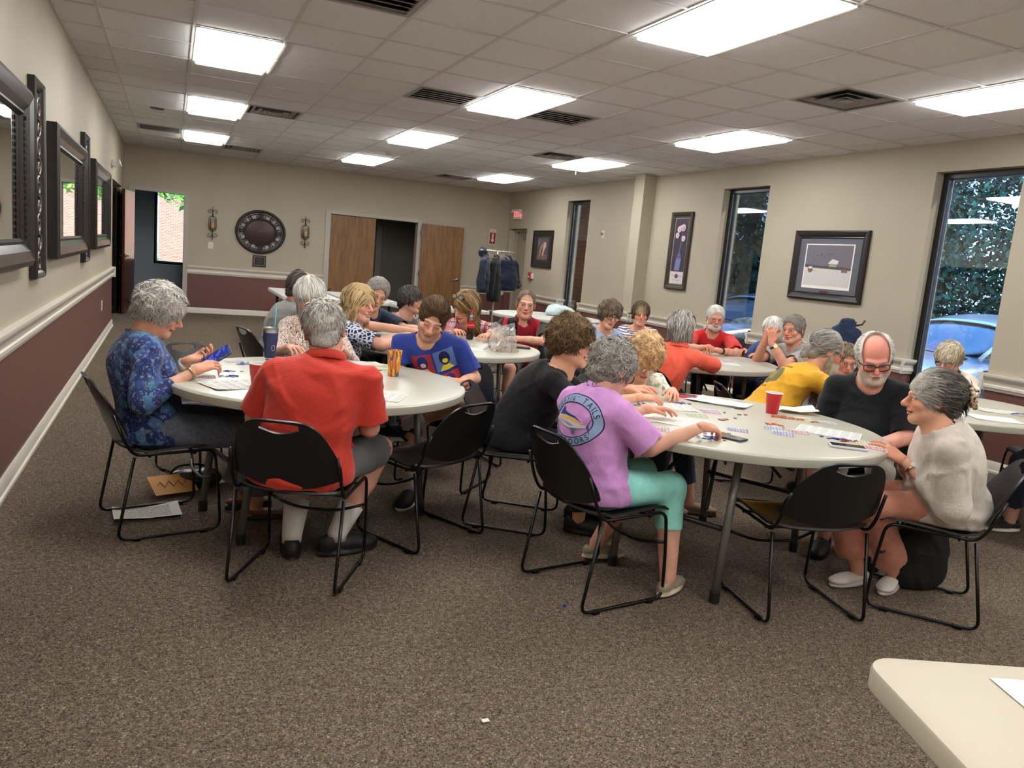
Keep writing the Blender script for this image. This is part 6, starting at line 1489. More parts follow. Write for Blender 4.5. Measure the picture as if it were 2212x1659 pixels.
t.l.new(m2.outputs[0], [n for n in t.n if n.type == 'OUTPUT_MATERIAL'][0].inputs['Surface']); t.bump(t.noise(t.obj(), 40, 3), .8, .02); FILM = t.m
rg = np.random.default_rng(2); V, F = [], []; nr, nz = 40, 14
for j in range(nz+1):
    v = j/nz; a, b = .115-.030*v+.02*(v < .08), .050+.012*math.sin(3*v)
    for i in range(nr):
        th = 2*math.pi*i/nr; k = 1+.10*math.sin(3*th+5*v)+.07*math.sin(7*th-8*v)*v+.05*rg.normal()*v; V.append((a*math.cos(th)*k+.012*v, b*math.sin(th)*k, .004+.205*v+.018*v*math.sin(2*th+.6)))
for j in range(nz):
    for i in range(nr): F.append((j*nr+i, j*nr+(i+1) % nr, (j+1)*nr+(i+1) % nr, (j+1)*nr+i))
raw('film', V, np.array(F), FILM, e, True)
cm = [plain('sweet_%d' % i, c, .35) for i, c in enumerate([(206, 70, 56), (226, 190, 160), (178, 60, 50), (222, 214, 200), (150, 120, 80)])]
for k in range(34):
    m = MB(); m.bbox(-.011, .011, -.006, .006, -.005, .005, b=.003); m.add([(-.011, -.004, 0), (-.019, -.007, .002), (-.019, .007, -.002), (-.011, .004, 0)], [(0, 1, 2, 3)]); m.add([(.011, -.004, 0), (.019, -.007, .002), (.019, .007, -.002), (.011, .004, 0)], [(0, 1, 2, 3)])
    o = m.build('wrapped_sweet', cm[k % 5], fix=False); a = rg.random()*6.28; q = math.sqrt(rg.random()); lx, ly = .098*q*math.cos(a), .034*q*math.sin(a); cr, sr_ = math.cos(math.radians(-22)), math.sin(math.radians(-22))
    o.location = (2.335+lx*cr-ly*sr_, 5.46+lx*sr_+ly*cr, TZ+.010+.012*(k % 3)); o.rotation_euler = (rg.random()*.6, rg.random()*.6, rg.random()*6); tag(o, 'small %s wrapped sweet inside the clear plastic bag' % ['red', 'peach', 'dark red', 'white', 'tan'][k % 5], 'sweet', 'wrapped sweets in the clear bag')
# floor things
e = empty('envelope', (.03, 4.50, .0), math.radians(20), 'orange envelope with a red scrawl leaning on the black bag on the carpet', 'envelope'); Mx = Matrix.Translation((0, 0, .055)) @ Matrix.Rotation(math.radians(24), 4, 'X')
MB().bbox(-.115, .115, -.08, .08, -.002, .002, b=.001, M=Mx).build('sleeve', plain('manila_orange', (222, 158, 66), .6), e)
m = MB(); zz = [(-.08+.016*i, .028*math.sin(i*2.1)) for i in range(11)]; m.tube([Mx @ Vector((x, y, .0035)) for x, y in zz], .0022, 5); m.build('scrawl', plain('scrawl_red', (176, 40, 70), .6), e)
F = Fld((-.22, -.16, 0), (.22, .16, .16), .008); F.ell((0, 0, .045), (.16, .085, .055), k=0); F.ell((.09, .02, .05), (.07, .06, .05), k=.03); F.plane((0, 0, .002), (0, 0, -1)); V, Q = F.mesh(); V = V+vnormals(V, Q)*folds(V, .008, 4, 2)[:, None]; V[:, 2] = np.maximum(V[:, 2], .001)
o = raw('purse', V, Q, plain('black_leather', (18, 17, 18), .35), None, True); o.location = (.13, 4.62, 0); tag(o, 'small black bag on the carpet under the table by the orange envelope', 'bag')
MB().tube([(-.12, 0, .07), (-.08, -.02, .13), (.04, -.02, .14), (.12, .01, .09)], .007, 8, fil=.04).build('strap', plain('black_leather', (18, 17, 18), .35), o, smooth=True)
sheet(*rect(.17, 4.74, .22, .28, 15), .004, 'blank', 'white paper on the carpet behind the small black bag', curl=.02)
F = Fld((-.21, -.13, 0), (.21, .13, .40), .009); F.ell((0, 0, .10), (.165, .085, .13), k=0); F.ell((0, 0, .24), (.15, .075, .12), k=.06); F.plane((0, 0, .003), (0, 0, -1), k=.01); F.plane((0, 0, .33), (0, 0, 1), k=.01); V, Q = F.mesh(); V = V+vnormals(V, Q)*folds(V, .010, 9, 1.4)[:, None]; V[:, 2] = np.maximum(V[:, 2], .001)
o = raw('tote_bag', V, Q, plain('black_canvas', (15, 15, 17), .8), None, True); o.location = (3.43, 2.52, 0); o.rotation_euler = (0, 0, math.radians(-18)); tag(o, 'black canvas tote bag on the carpet under the oatmeal sweater woman', 'bag')
for s in (-1, 1): MB().tube([(-.08, .05*s, .30), (-.06, .045*s, .40), (.06, .045*s, .40), (.08, .05*s, .30)], .007, 6, fil=.05).build('handle', plain('black_canvas', (15, 15, 17), .8), o, smooth=True)
F = Fld((-.3, -.2, 0), (.3, .2, .25), .012); F.ell((0, 0, .05), (.24, .13, .10), k=0); F.ell((-.08, .03, .10), (.10, .09, .07), k=.05); F.plane((0, 0, .002), (0, 0, -1)); V, Q = F.mesh(); V = V+vnormals(V, Q)*folds(V, .014, 12, 1.5)[:, None]; V[:, 2] = np.maximum(V[:, 2], .001)
o = raw('shopping_bag', V, Q, plain('pale_bag', (188, 206, 206), .5), None, True); o.location = (5.02, 9.72, TZ); tag(o, 'pale blue grey crumpled bag on the white round table', 'bag')
# ================================================================== ON THE WALLS
FRM = plain('espresso_frame', (40, 34, 33), .28, grain=.2, gscale=20); MIR = plain('mirror_silver', (232, 234, 232), .02, metal=1.0)
def box_frame(parent, x, y0, y1, z0, z1, w, d, mat, sgn=1):
    """picture-frame moulding standing off the wall plane x towards sgn"""
    m = MB(); prof = [(0, 0), (0, d*.8), (w*.2, d), (w*.55, d*.82), (w*.8, d*.5), (w*.9, d*.58), (w, d*.3), (w, 0)]
    loop = lambda i: [(y0+i, z0+i), (y1-i, z0+i), (y1-i, z1-i), (y0+i, z1-i)]
    vs = [(x+sgn*h, *q) for (i, h) in prof for q in loop(i)]; n = len(prof); fs = []
    for k in range(n-1):
        for c in range(4): fs.append((k*4+c, k*4+(c+1) % 4, (k+1)*4+(c+1) % 4, (k+1)*4+c))
    m.add(vs, fs); return m.build('frame', mat, parent)
for k, (a, b, z0, z1, lab) in enumerate(((3.15, 5.19, 1.168, 2.118, 'dark framed wall mirror nearest the camera, cut by the left border'), (6.23, 8.26, 1.17, 2.088, 'middle dark framed mirror on the left wall between two carved panels'), (9.20, 11.26, 1.178, 2.095, 'farthest dark framed mirror on the left wall, reflecting bright green'))):
    e = empty('wall_mirror', (XL, (a+b)/2, (z0+z1)/2), 0, lab, 'mirror', 'dark framed mirrors on the left wall'); hy, hz = (b-a)/2, (z1-z0)/2
    box_frame(e, .002, -hy, hy, -hz, hz, .15, .075, FRM); MB().box(.004, .022, -hy+.14, hy-.14, -hz+.14, hz-.14).build('mirror_glass', MIR, e)
    bd = MB()
    for zz in np.arange(-hz+.16, hz-.15, .035):
        for yy in (-hy+.135, hy-.135): bd.box(.045, .056, yy-.006, yy+.006, zz-.011, zz+.011)
    o = bd.build('beading', FRM, e); o['kind'] = 'stuff'
CARV = plain('antique_silver', (120, 112, 104), .35, metal=.6, grain=.3, gscale=18)
for (a, b, z0, z1, lab) in ((5.47, 5.84, 1.07, 2.255, 'tall narrow carved panel between the first and second mirrors'), (8.37, 8.80, 1.07, 2.26, 'tall narrow carved panel between the second and third mirrors')):
    e = empty('carved_panel', (XL, (a+b)/2, (z0+z1)/2), 0, lab, 'wall art'); hy, hz = (b-a)/2, (z1-z0)/2
    box_frame(e, .002, -hy, hy, -hz, hz, .06, .045, FRM); MB().box(.003, .014, -hy+.05, hy-.05, -hz+.05, hz-.05).build('backing', plain('panel_back', (44, 38, 36), .6), e)
    zz = -hz+.10; i = 0
    while zz < hz-.10:
        s = 1 if i % 2 else -1; pts = [(.026, s*(.09-.011*t_)*math.sin(t_*.9), zz+.06*math.cos(t_*.9)*(1-.08*t_)) for t_ in np.linspace(0, 6.5, 22)]
        MB().tube(pts, .011, 6).build('scroll', CARV, e, smooth=True); MB().lathe([(0, .014), (.030, .006), (.034, 0)], 8, M=Matrix.Translation((.016, -s*.055, zz)) @ Matrix.Rotation(math.pi/2, 4, 'Y')).build('rosette', CARV, e); zz += .115; i += 1
# oval medallion on the far wall
e = empty('oval_medallion', (1.515, YF, 1.572), 0, 'large dark oval metal medallion with a scrollwork band on the far wall', 'wall art'); IR = plain('bronze_iron', (46, 38, 36), .4, metal=.3, grain=.2, gscale=14); RX = Matrix.Rotation(math.pi/2, 4, 'X')
def oval(a, b, k, y): return [(a*math.cos(q), y, b*math.sin(q)) for q in np.linspace(0, 2*math.pi, k, endpoint=False)]
MB().tube(oval(.425, .375, 64, -.03), .026, 8, closed=True).build('outer_ring', IR, e, smooth=True); MB().tube(oval(.375, .325, 64, -.035), .008, 6, closed=True).build('ring_bead', IR, e, smooth=True); MB().tube(oval(.28, .235, 56, -.03), .018, 8, closed=True).build('inner_ring', IR, e, smooth=True)
m = MB(); ring = [[(.28*f*math.cos(q), -.02-.03*math.sin(math.pi*(1-f)*.5), .235*f*math.sin(q)) for q in np.linspace(0, 2*math.pi, 48, endpoint=False)] for f in (1.0, .8, .78, .5, .25, .02)]
m.add([p for g in ring for p in g], [(k*48+i, k*48+(i+1) % 48, (k+1)*48+(i+1) % 48, (k+1)*48+i) for k in range(5) for i in range(48)]); m.build('dish', plain('oxblood_bronze', (62, 44, 42), .4, metal=.25, grain=.25, gscale=9), e, smooth=True)
m = MB(); m.add([(.425*math.cos(q), -.006, .375*math.sin(q)) for q in np.linspace(0, 2*math.pi, 48, endpoint=False)]+[(.27*math.cos(q), -.006, .225*math.sin(q)) for q in np.linspace(0, 2*math.pi, 48, endpoint=False)], [(i, (i+1) % 48, 48+(i+1) % 48, 48+i) for i in range(48)]); m.build('pale_band', plain('pale_band', (176, 172, 166), .6), e)
for k in range(16):
    q = 2*math.pi*(k+.5)/16; c = (.335*math.cos(q), .288*math.sin(q)); s = 1 if k % 2 else -1
    MB().tube([(c[0]+(.040-.005*t_)*math.cos(q+s*t_)*1.0, -.028, c[1]+(.040-.005*t_)*math.sin(q+s*t_)) for t_ in np.linspace(0, 6.6, 20)], .0075, 5).build('scroll', IR, e, smooth=True)
for k in range(12):
    q = 2*math.pi*k/12; MB().bbox(-.055, .055, -.012, .012, -.010 if k % 3 else -.028, .010 if k % 3 else .028, b=.004, M=Matrix.Translation((.332*math.cos(q), -.026, .284*math.sin(q))) @ Matrix.Rotation(-q, 4, 'Y')).build('spoke', IR, e)
for x, lab in ((.675, 'iron scroll candle sconce left of the oval medallion'), (2.327, 'iron scroll candle sconce right of the oval medallion')):
    e = empty('candle_sconce', (x, YF, 1.648), 0, lab, 'sconce', 'scroll candle sconces'); IRN = plain('wrought_iron', (58, 50, 44), .45, metal=.4)
    MB().tube([(0, -.03, -.30), (0, -.03, -.12)], .009, 6).tube([(0, -.03, .12), (0, -.03, .30)], .010, 6, rr=[.012, .004]).build('stem', IRN, e, smooth=True)
    for sx in (-1, 1):
        for sz in (-1, 1): MB().tube([(sx*(.052-(.046-.006*t_)*math.cos(t_)), -.03, sz*(.205)+sz*(.046-.006*t_)*math.sin(t_)) for t_ in np.linspace(0, 6.3, 22)], .0045, 5).build('scroll', IRN, e, smooth=True)
        MB().tube([(0, -.03, .14), (sx*.066, -.03, .10), (sx*.068, -.03, -.10), (0, -.03, -.15)], .005, 6, fil=.03).build('cage_bar', IRN, e, smooth=True)
    MB().lathe([(0, -.095), (.05, -.095), (.055, -.088), (0, -.086)], 18, c=(0, -.06, 0)).build('tray', IRN, e)
    MB().lathe([(0, -.086), (.034, -.086), (.034, .005), (.030, .012), (0, .008)], 18, c=(0, -.06, 0)).build('candle', plain('amber_wax', (206, 158, 104), .5), e, auto=.8); MB().lathe([(.052, -.088), (.052, .085)], 18, c=(0, -.06, 0)).build('glass_shade', glass('clear_shade', (.97, .97, .97), .06), e, smooth=True)
e = empty('plaque', (1.512, YF, 1.033), 0, 'small dark framed plaque below the oval medallion', 'plaque'); MB().bbox(-.12, .12, -.02, 0, -.105, .105).build('board', plain('walnut', (50, 38, 30), .4), e)
MB().box(-.098, .098, -.0225, -.019, -.083, .083).build('border', plain('pewter', (118, 110, 106), .4, metal=.5), e); MB().box(-.085, .085, -.0245, -.020, -.070, .070).build('plate', plain('plate_black', (28, 26, 28), .3), e)
m = MB()
for k, w_ in enumerate((.045, .06, .05, .062, .035)): m.box(-w_, w_, -.0256, -.024, .048-.024*k, .052-.024*k)
m.build('engraving', plain('engraved', (92, 88, 86), .5), e)
# framed pictures on the right wall (x points into the wall)
def picture(y0, y1, z0, z1, w, label, art, mat_=None):
    e = empty('framed_picture', (XR, (y0+y1)/2, (z0+z1)/2), 0, label, 'picture'); hy, hz = (y1-y0)/2, (z1-z0)/2
    box_frame(e, -.002, -hy, hy, -hz, hz, w, .035, mat_ or plain('black_frame_wood', (34, 30, 30), .3), -1); MB().box(-.006, -.003, -hy+w*.8, hy-w*.8, -hz+w*.8, hz-w*.8).build('backing', plain('backing_card', (60, 56, 54), .8), e)
    lay = [0]
    def flat(pts, col, name='print_shape', rough=.6):
        """pts in picture units: u 0..1 left to right as seen, v 0..1 bottom to top"""
        lay[0] += 1; x = -.007-.0006*lay[0]; vs = [(x, hy*.999-(2*hy)*u, -hz+2*hz*v) for u, v in pts]; raw(name, vs, [tuple(range(len(vs)))], plain('art_%d_%d_%d' % col, col, rough), e)
    art(flat, e, hy, hz); return e
def R4(a, b, c, d): return [(a, c), (b, c), (b, d), (a, d)]
def EL(cx, cy, rx, ry, n=16, a0=0, a1=360): return [(cx+rx*math.cos(math.radians(a0+(a1-a0)*k/n)), cy+ry*math.sin(math.radians(a0+(a1-a0)*k/n))) for k in range(n+(a1-a0 != 360))]
def snow(f, e, hy, hz):
    f(R4(.05, .95, .05, .95), (88, 90, 100), 'mat_board'); f(R4(.17, .83, .17, .81), (226, 222, 212), 'white_border'); f(R4(.185, .815, .21, .795), (104, 100, 110), 'sky'); f(R4(.185, .815, .21, .47), (196, 190, 188), 'snow_field')
    f([(.185, .47), (.815, .445), (.815, .48), (.60, .50), (.35, .50), (.185, .515)], (74, 72, 80), 'treeline'); f([(.52, .49), (.62, .487), (.63, .54), (.53, .56)], (150, 148, 130), 'barn_wall'); f([(.50, .535), (.56, .60), (.645, .575), (.635, .53)], (206, 204, 202), 'barn_roof')
    f(EL(.27, .44, .035, .045), (124, 88, 66), 'hay_bale'); f(EL(.27, .468, .03, .018), (206, 204, 204), 'snow_cap'); f(EL(.735, .42, .04, .05, 12, 0, 180), (118, 92, 76), 'hay_bale'); f([(.31, .42), (.36, .42), (.33, .43)], (150, 146, 146), 'shadow_patch')
    for u, v in ((.40, .66), (.35, .64), (.45, .63), (.48, .66), (.52, .67), (.55, .665), (.29, .61), (.33, .57), (.42, .655)): f([(u-.012, v), (u, v+.006), (u+.012, v+.002), (u, v-.006)], (60, 58, 66), 'bird')
    MB().box(-.016, -.012, -.06, .06, -hz*.80, -hz*.72).build('name_plate', plain('copper_plate', (96, 62, 50), .35, metal=.4), e)
picture(5.918, 6.955, 1.309, 2.065, .085, 'large framed snow landscape with a barn between the second and third windows', snow)
def tulips(f, e, hy, hz):
    f(R4(.16, .84, .07, .93), (168, 156, 130), 'gold_fillet'); f(R4(.19, .81, .08, .92), (56, 42, 66), 'dark_ground'); f(R4(.19, .81, .08, .235), (206, 194, 200), 'label_panel'); f(EL(.50, .175, .08, .030), (74, 62, 66), 'seal'); f([(.24, .182), (.76, .172), (.76, .178), (.24, .188)], (120, 108, 114), 'script_line'); f([(.30, .125), (.70, .118), (.70, .122), (.30, .13)], (130, 118, 124), 'script_line')
    f([(.36, .25), (.60, .25), (.64, .40), (.40, .40)], (112, 122, 158), 'vase'); f([(.40, .40), (.64, .40), (.58, .48), (.47, .48)], (84, 94, 130), 'vase_neck')
    for a, b in ((.44, .60), (.50, .66), (.58, .62), (.66, .60)): f([(.50, .47), (.535, .47), (b+.015, a+.13), (b-.02, a+.13)], (74, 92, 104), 'stem')
    for u, v, r in ((.42, .78, .10), (.60, .80, .11), (.36, .70, .09), (.66, .66, .09), (.52, .80, .08)): f(EL(u, v, r, r*.42), (216, 196, 200), 'tulip'); f(EL(u+.02, v-.008, r*.5, r*.24), (186, 160, 172), 'petal')
picture(8.935, 9.425, 1.25, 2.324, .075, 'tall narrow framed print of white tulips beside the pilaster', tulips, plain('olive_frame', (58, 50, 42), .35))
def horses(f, e, hy, hz):
    f(R4(.10, .90, .08, .92), (52, 48, 46), 'mat_board'); f(R4(.24, .76, .22, .80), (84, 78, 84), 'scene'); f(R4(.24, .76, .22, .36), (112, 92, 86), 'ground')
    f([(.36, .30), (.42, .33), (.46, .50), (.56, .56), (.62, .68), (.56, .70), (.46, .64), (.38, .56), (.34, .44)], (150, 124, 104), 'dark_horse'); f([(.50, .34), (.56, .33), (.60, .48), (.68, .58), (.66, .70), (.58, .66), (.54, .52)], (206, 170, 148), 'pale_horse'); f([(.27, .60), (.36, .62), (.36, .76), (.27, .76)], (110, 106, 118), 'pale_patch')
picture(13.18, 14.045, 1.373, 2.081, .10, 'small dark framed picture of a pale figure left of the first window', horses)
def plate(name, x, y, z, nrm, w, h, label, cat, inner, col=(222, 214, 198)):
    e = empty(name, (x, y, z), {'+x': 0, '-x': math.pi, '-y': -math.pi/2}[nrm], label, cat); MB().bbox(0, .008, -w/2, w/2, -h/2, h/2, b=.003).build('cover', plain('ivory_plate', col, .4), e); inner(e); return e
PLW = plain('ivory_plate', (222, 214, 198), .4); DK = plain('slot_dark', (60, 54, 48), .6)
def rocker(e): MB().bbox(.007, .013, -.012, .012, -.02, .02, b=.002).build('rocker', PLW, e)
def sockets(e):
    for z in (-.022, .022): MB().bbox(.007, .0095, -.014, .014, z-.013, z+.013, b=.003).build('socket', PLW, e)
plate('light_switch', .654, YF, 1.249, '-y' if False else '-y', .09, .12, 'ivory switch plate under the left candle sconce', 'switch', rocker)
plate('light_switch', XL, 11.77, 1.285, '+x', .08, .12, 'ivory switch plate on the left wall beyond the last mirror', 'switch', rocker)
plate('wall_outlet', XL, 10.85, .451, '+x', .075, .12, 'ivory power outlet low on the left wall', 'outlet', sockets)
plate('wall_outlet', XR, 11.35, 2.016, '-x', .09, .13, 'ivory wall plate with a chrome jack between first window and pilaster', 'outlet', lambda e: MB().lathe([(0, 0), (.022, 0), (.022, .03), (.012, .05), (0, .05)], 14, M=Matrix.Translation((.007, 0, .0)) @ Matrix.Rotation(math.pi/2, 4, 'Y')).build('jack', plain('satin_chrome', (190, 190, 190), .25, metal=1.0), e))
e = empty('thermostat', (XL, 11.75, 1.491), 0, 'small red and ivory thermostat box above the left wall switch', 'thermostat'); MB().bbox(0, .03, -.07, .07, -.05, .05).build('body', PLW, e); MB().bbox(.028, .033, -.05, .05, -.03, .03, b=.002).build('face', plain('dull_red', (150, 90, 84), .4), e)
e = empty('emergency_light', (XL, 12.50, 2.30), 0, 'white twin head emergency light above the hall opening', 'light'); MB().bbox(0, .05, -.13, .13, -.045, .045).build('body', plain('white_abs', (222, 220, 214), .4), e)
for s in (-1, 1): MB().lathe([(0, 0), (.03, 0), (.045, .05), (.040, .055), (0, .05)], 16, M=Matrix.Translation((.06, .08*s, .0)) @ Matrix.Rotation(math.radians(70), 4, 'Y')).build('lamp_head', plain('white_abs', (222, 220, 214), .4), e, auto=.8)
# exit sign, extinguisher sign, alarm
e = empty('exit_sign', (XR, 14.90, 2.41), math.pi, 'red lit EXIT sign above the steel door in the far corner', 'sign'); MB().bbox(0, .05, -.16, .16, -.10, .10).build('housing', plain('white_abs', (222, 220, 214), .4), e)
MB().box(.049, .052, -.145, .145, -.085, .085).build('face', plain('sign_face', (226, 214, 206), .4), e)
V, F = [], []; x = -.118
for ch in 'EXIT':
    vs, fs, w_ = glyph(ch); b = len(V); V += [(.0535, x+px*.155, -.055+py*.155) for px, py in vs]; F += [tuple(i+b for i in f) for f in fs]; x += (w_+.10)*.155
raw('lettering', V, F, emit('exit_red', (1.0, .06, .08), 2.2), e)
for s in (-1, 1): MB().lathe([(0, 0), (.03, 0), (.042, .05), (0, .052)], 14, M=Matrix.Translation((.03, .20*s, .05)) @ Matrix.Rotation(math.radians(75), 4, 'Y')).build('lamp_head', plain('white_abs', (222, 220, 214), .4), e, auto=.8)
e = empty('extinguisher_sign', (6.18, YF, 1.922), math.pi, 'red and white fire extinguisher arrow sign above the coat rack', 'sign'); MB().bbox(-.075, .075, 0, .004, -.155, .155, b=.001).build('plate', plain('sign_white', (222, 208, 200), .4), e); MB().box(-.066, .066, .003, .0055, -.146, .085).build('red_field', plain('sign_red', (150, 28, 36), .4), e)
raw('arrow', [(-.02, .0065, .07), (.02, .0065, .07), (.02, .0065, -.06), (.045, .0065, -.06), (0, .0065, -.125), (-.045, .0065, -.06), (-.02, .0065, -.06)], [(0, 1, 2, 3, 4, 5, 6)], plain('sign_white', (222, 208, 200), .4), e)
V, F = [], []; x = .052
for ch in 'FIRE':
    vs, fs, w_ = glyph(ch); b = len(V); V += [(x-px*.042, .0055, .105+py*.042) for px, py in vs]; F += [tuple(i+b for i in f) for f in fs]; x -= (w_+.08)*.042
raw('lettering', V, F, plain('sign_red', (150, 28, 36), .4), e)
e = empty('fire_alarm', (XR, 14.02, 1.195), math.pi, 'red fire alarm pull box below the small dark picture', 'alarm'); MB().bbox(0, .055, -.055, .035, -.07, .07).build('body', plain('alarm_red', (170, 32, 40), .35), e); MB().bbox(0, .03, .035, .10, -.055, .055).build('strobe', plain('white_abs', (222, 220, 214), .4), e); MB().bbox(.054, .062, -.035, .02, -.035, -.005, b=.002).build('pull_handle', plain('white_abs', (222, 220, 214), .4), e)
# ================================================================== COATS
def coat(name, x, y, z, rz, mat, label, L=.72, W=.23, hood=False, cat='coat', seed=1, D=.11, scale=1.0):
    F = Fld((-.40, -.25, -L-.12), (.40, .25, .22), .013); F.cone((-W*.8, 0, -.10), (W*.8, 0, -.10), .055, .055, 0); F.cone((-W*.7, 0, -.09), (0, 0, .0), .05, .055, .04); F.cone((W*.7, 0, -.09), (0, 0, .0), .05, .055, .04)
    F.ell((0, 0, -.30), (W*.95, D, .26), k=.06); F.ell((0, 0, -L*.80), (W*1.05, D*1.15, L*.42), k=.08); F.plane((0, 0, -L), (0, 0, -1), k=.005)
    for s in (-1, 1): F.cone((W*.85*s, 0, -.13), (W*1.18*s, -.02, -L*.86), .062, .050, .03)
    if hood: F.ell((0, .05, .06), (.10, .10, .11), k=.03); F.ell((0, -.05, .06), (.06, .08, .07), k=.02, sub=True)
    else: F.cone((-.04, .02, .03), (.04, .02, .03), .03, .03, .02)
    V, Q = F.mesh(); V = V+vnormals(V, Q)*np.clip(folds(V, .014, seed, 1.0), -.01, .02)[:, None]; V = relax(V, Q, 1, .4)*scale
    o = raw(name, V, Q, mat, None, True); o.location = (x, y, z); o.rotation_euler = (0, 0, rz); tag(o, label, cat); return o
e = empty('coat_rack', (5.42, 13.2, 0), math.radians(24), 'white tubular coat rack with hangers in front of the corner door', 'coat rack'); RK = plain('rack_white', (206, 202, 194), .35, metal=.2)
MB().tube([(.0, 0, .03), (.0, 0, 1.60)], .016, 10).build('pole', RK, e, smooth=True); MB().tube([(-.45, 0, 1.60), (.45, 0, 1.60)], .014, 10).build('rail', RK, e, smooth=True); MB().tube([(-.12, 0, .52), (.12, 0, .52)], .006, 8).tube([(0, -.12, .52), (0, .12, .52)], .006, 8).build('umbrella_ring', RK, e, smooth=True)
for s in (0, 1, 2, 3): MB().tube([(0, 0, .10), (.25*math.cos(s*math.pi/2+.4), .25*math.sin(s*math.pi/2+.4), .015)], .012, 8).build('foot', RK, e, smooth=True)
hk = MB().tube([(0, 0, 1.59), (0, .012, 1.63), (0, -.015, 1.62), (0, 0, 1.55), (-.17, 0, 1.46), (.17, 0, 1.46), (0, 0, 1.55)], .006, 6).build('hanger', plain('pale_hanger', (196, 184, 150), .4), e, smooth=True)
for k, xx in enumerate((-.32, -.26, -.20, -.08, .06, .16, .24, .32)):
    h_ = hk if k == 0 else hk.copy()
    if k: COL.objects.link(h_); h_.parent = e
    h_.location = (xx, 0, 0); h_.rotation_euler = (0, 0, math.radians(75+10*(k % 3)))
NV = cloth('navy_shell', (34, 42, 60), rough=.6); BKC = cloth('black_coat', (20, 21, 25), rough=.7); NP = cloth('navy_puffer', (28, 34, 58), rough=.5)
coat('jacket', 5.15, 13.08, 1.50, math.radians(58), NV, 'navy hooded jacket hanging at the left end of the coat rack', L=.66, hood=True, seed=3)
coat('coat', 5.40, 13.18, 1.49, math.radians(52), BKC, 'long black coat hanging in the middle of the coat rack', L=.80, seed=5, W=.22)
coat('jacket', 5.68, 13.28, 1.50, math.radians(22), NP, 'navy quilted jacket hanging at the right end of the coat rack', L=.60, W=.25, seed=7)
e = empty('coat_stand', (5.86, 5.36, 0), .4, 'slim wooden coat stand by the right wall holding a denim jacket', 'coat stand'); WD = plain('walnut', (50, 38, 30), .4)
MB().tube([(0, 0, 0), (0, 0, 1.16)], .018, 10).build('pole', WD, e, smooth=True)
for s in range(3): MB().tube([(0, 0, 1.12), (.07*math.cos(s*2.1-1), .07*math.sin(s*2.1-1), 1.14), (.09*math.cos(s*2.1-1), .09*math.sin(s*2.1-1), 1.18)], .009, 8).build('peg', WD, e, smooth=True); MB().tube([(0, 0, .15), (.2*math.cos(s*2.1), .2*math.sin(s*2.1), .012)], .013, 8).build('foot', WD, e, smooth=True)
coat('denim_jacket', 5.74, 5.34, 1.135, math.radians(150), cloth('dark_denim', (40, 50, 76), pat=p_denim, rough=.8), 'dark denim jacket hung on the coat stand by the right wall', L=.62, W=.12, seed=11, D=.08)
# ================================================================== PARKED CARS
PAINT = plain('silver_paint_car', (186, 192, 200), .22, metal=.75); CGL = plain('car_glass', (26, 32, 40), .04, spec=1.0); TYRE = plain('tyre_rubber', (22, 22, 24), .8); RIM = plain('alloy_rim', (150, 154, 160), .3, metal=.9)
def loft(st, name, mat, parent, closed=True):
    n = len(st[0]); vs = [p for r in st for p in r]; fs = [(k*n+i, k*n+(i+1) % n, (k+1)*n+(i+1) % n, (k+1)*n+i) for k in range(len(st)-1) for i in range(n if closed else n-1)]
    if closed: fs += [tuple(range(n-1, -1, -1)), tuple((len(st)-1)*n+i for i in range(n))]
    o = raw(name, vs, fs, mat, parent, True)
    bm = bmesh.new(); bm.from_mesh(o.data); bmesh.ops.recalc_face_normals(bm, faces=bm.faces); bm.to_mesh(o.data); bm.free(); md = o.modifiers.new('sub', 'SUBSURF'); md.levels = md.render_levels = 2; return o
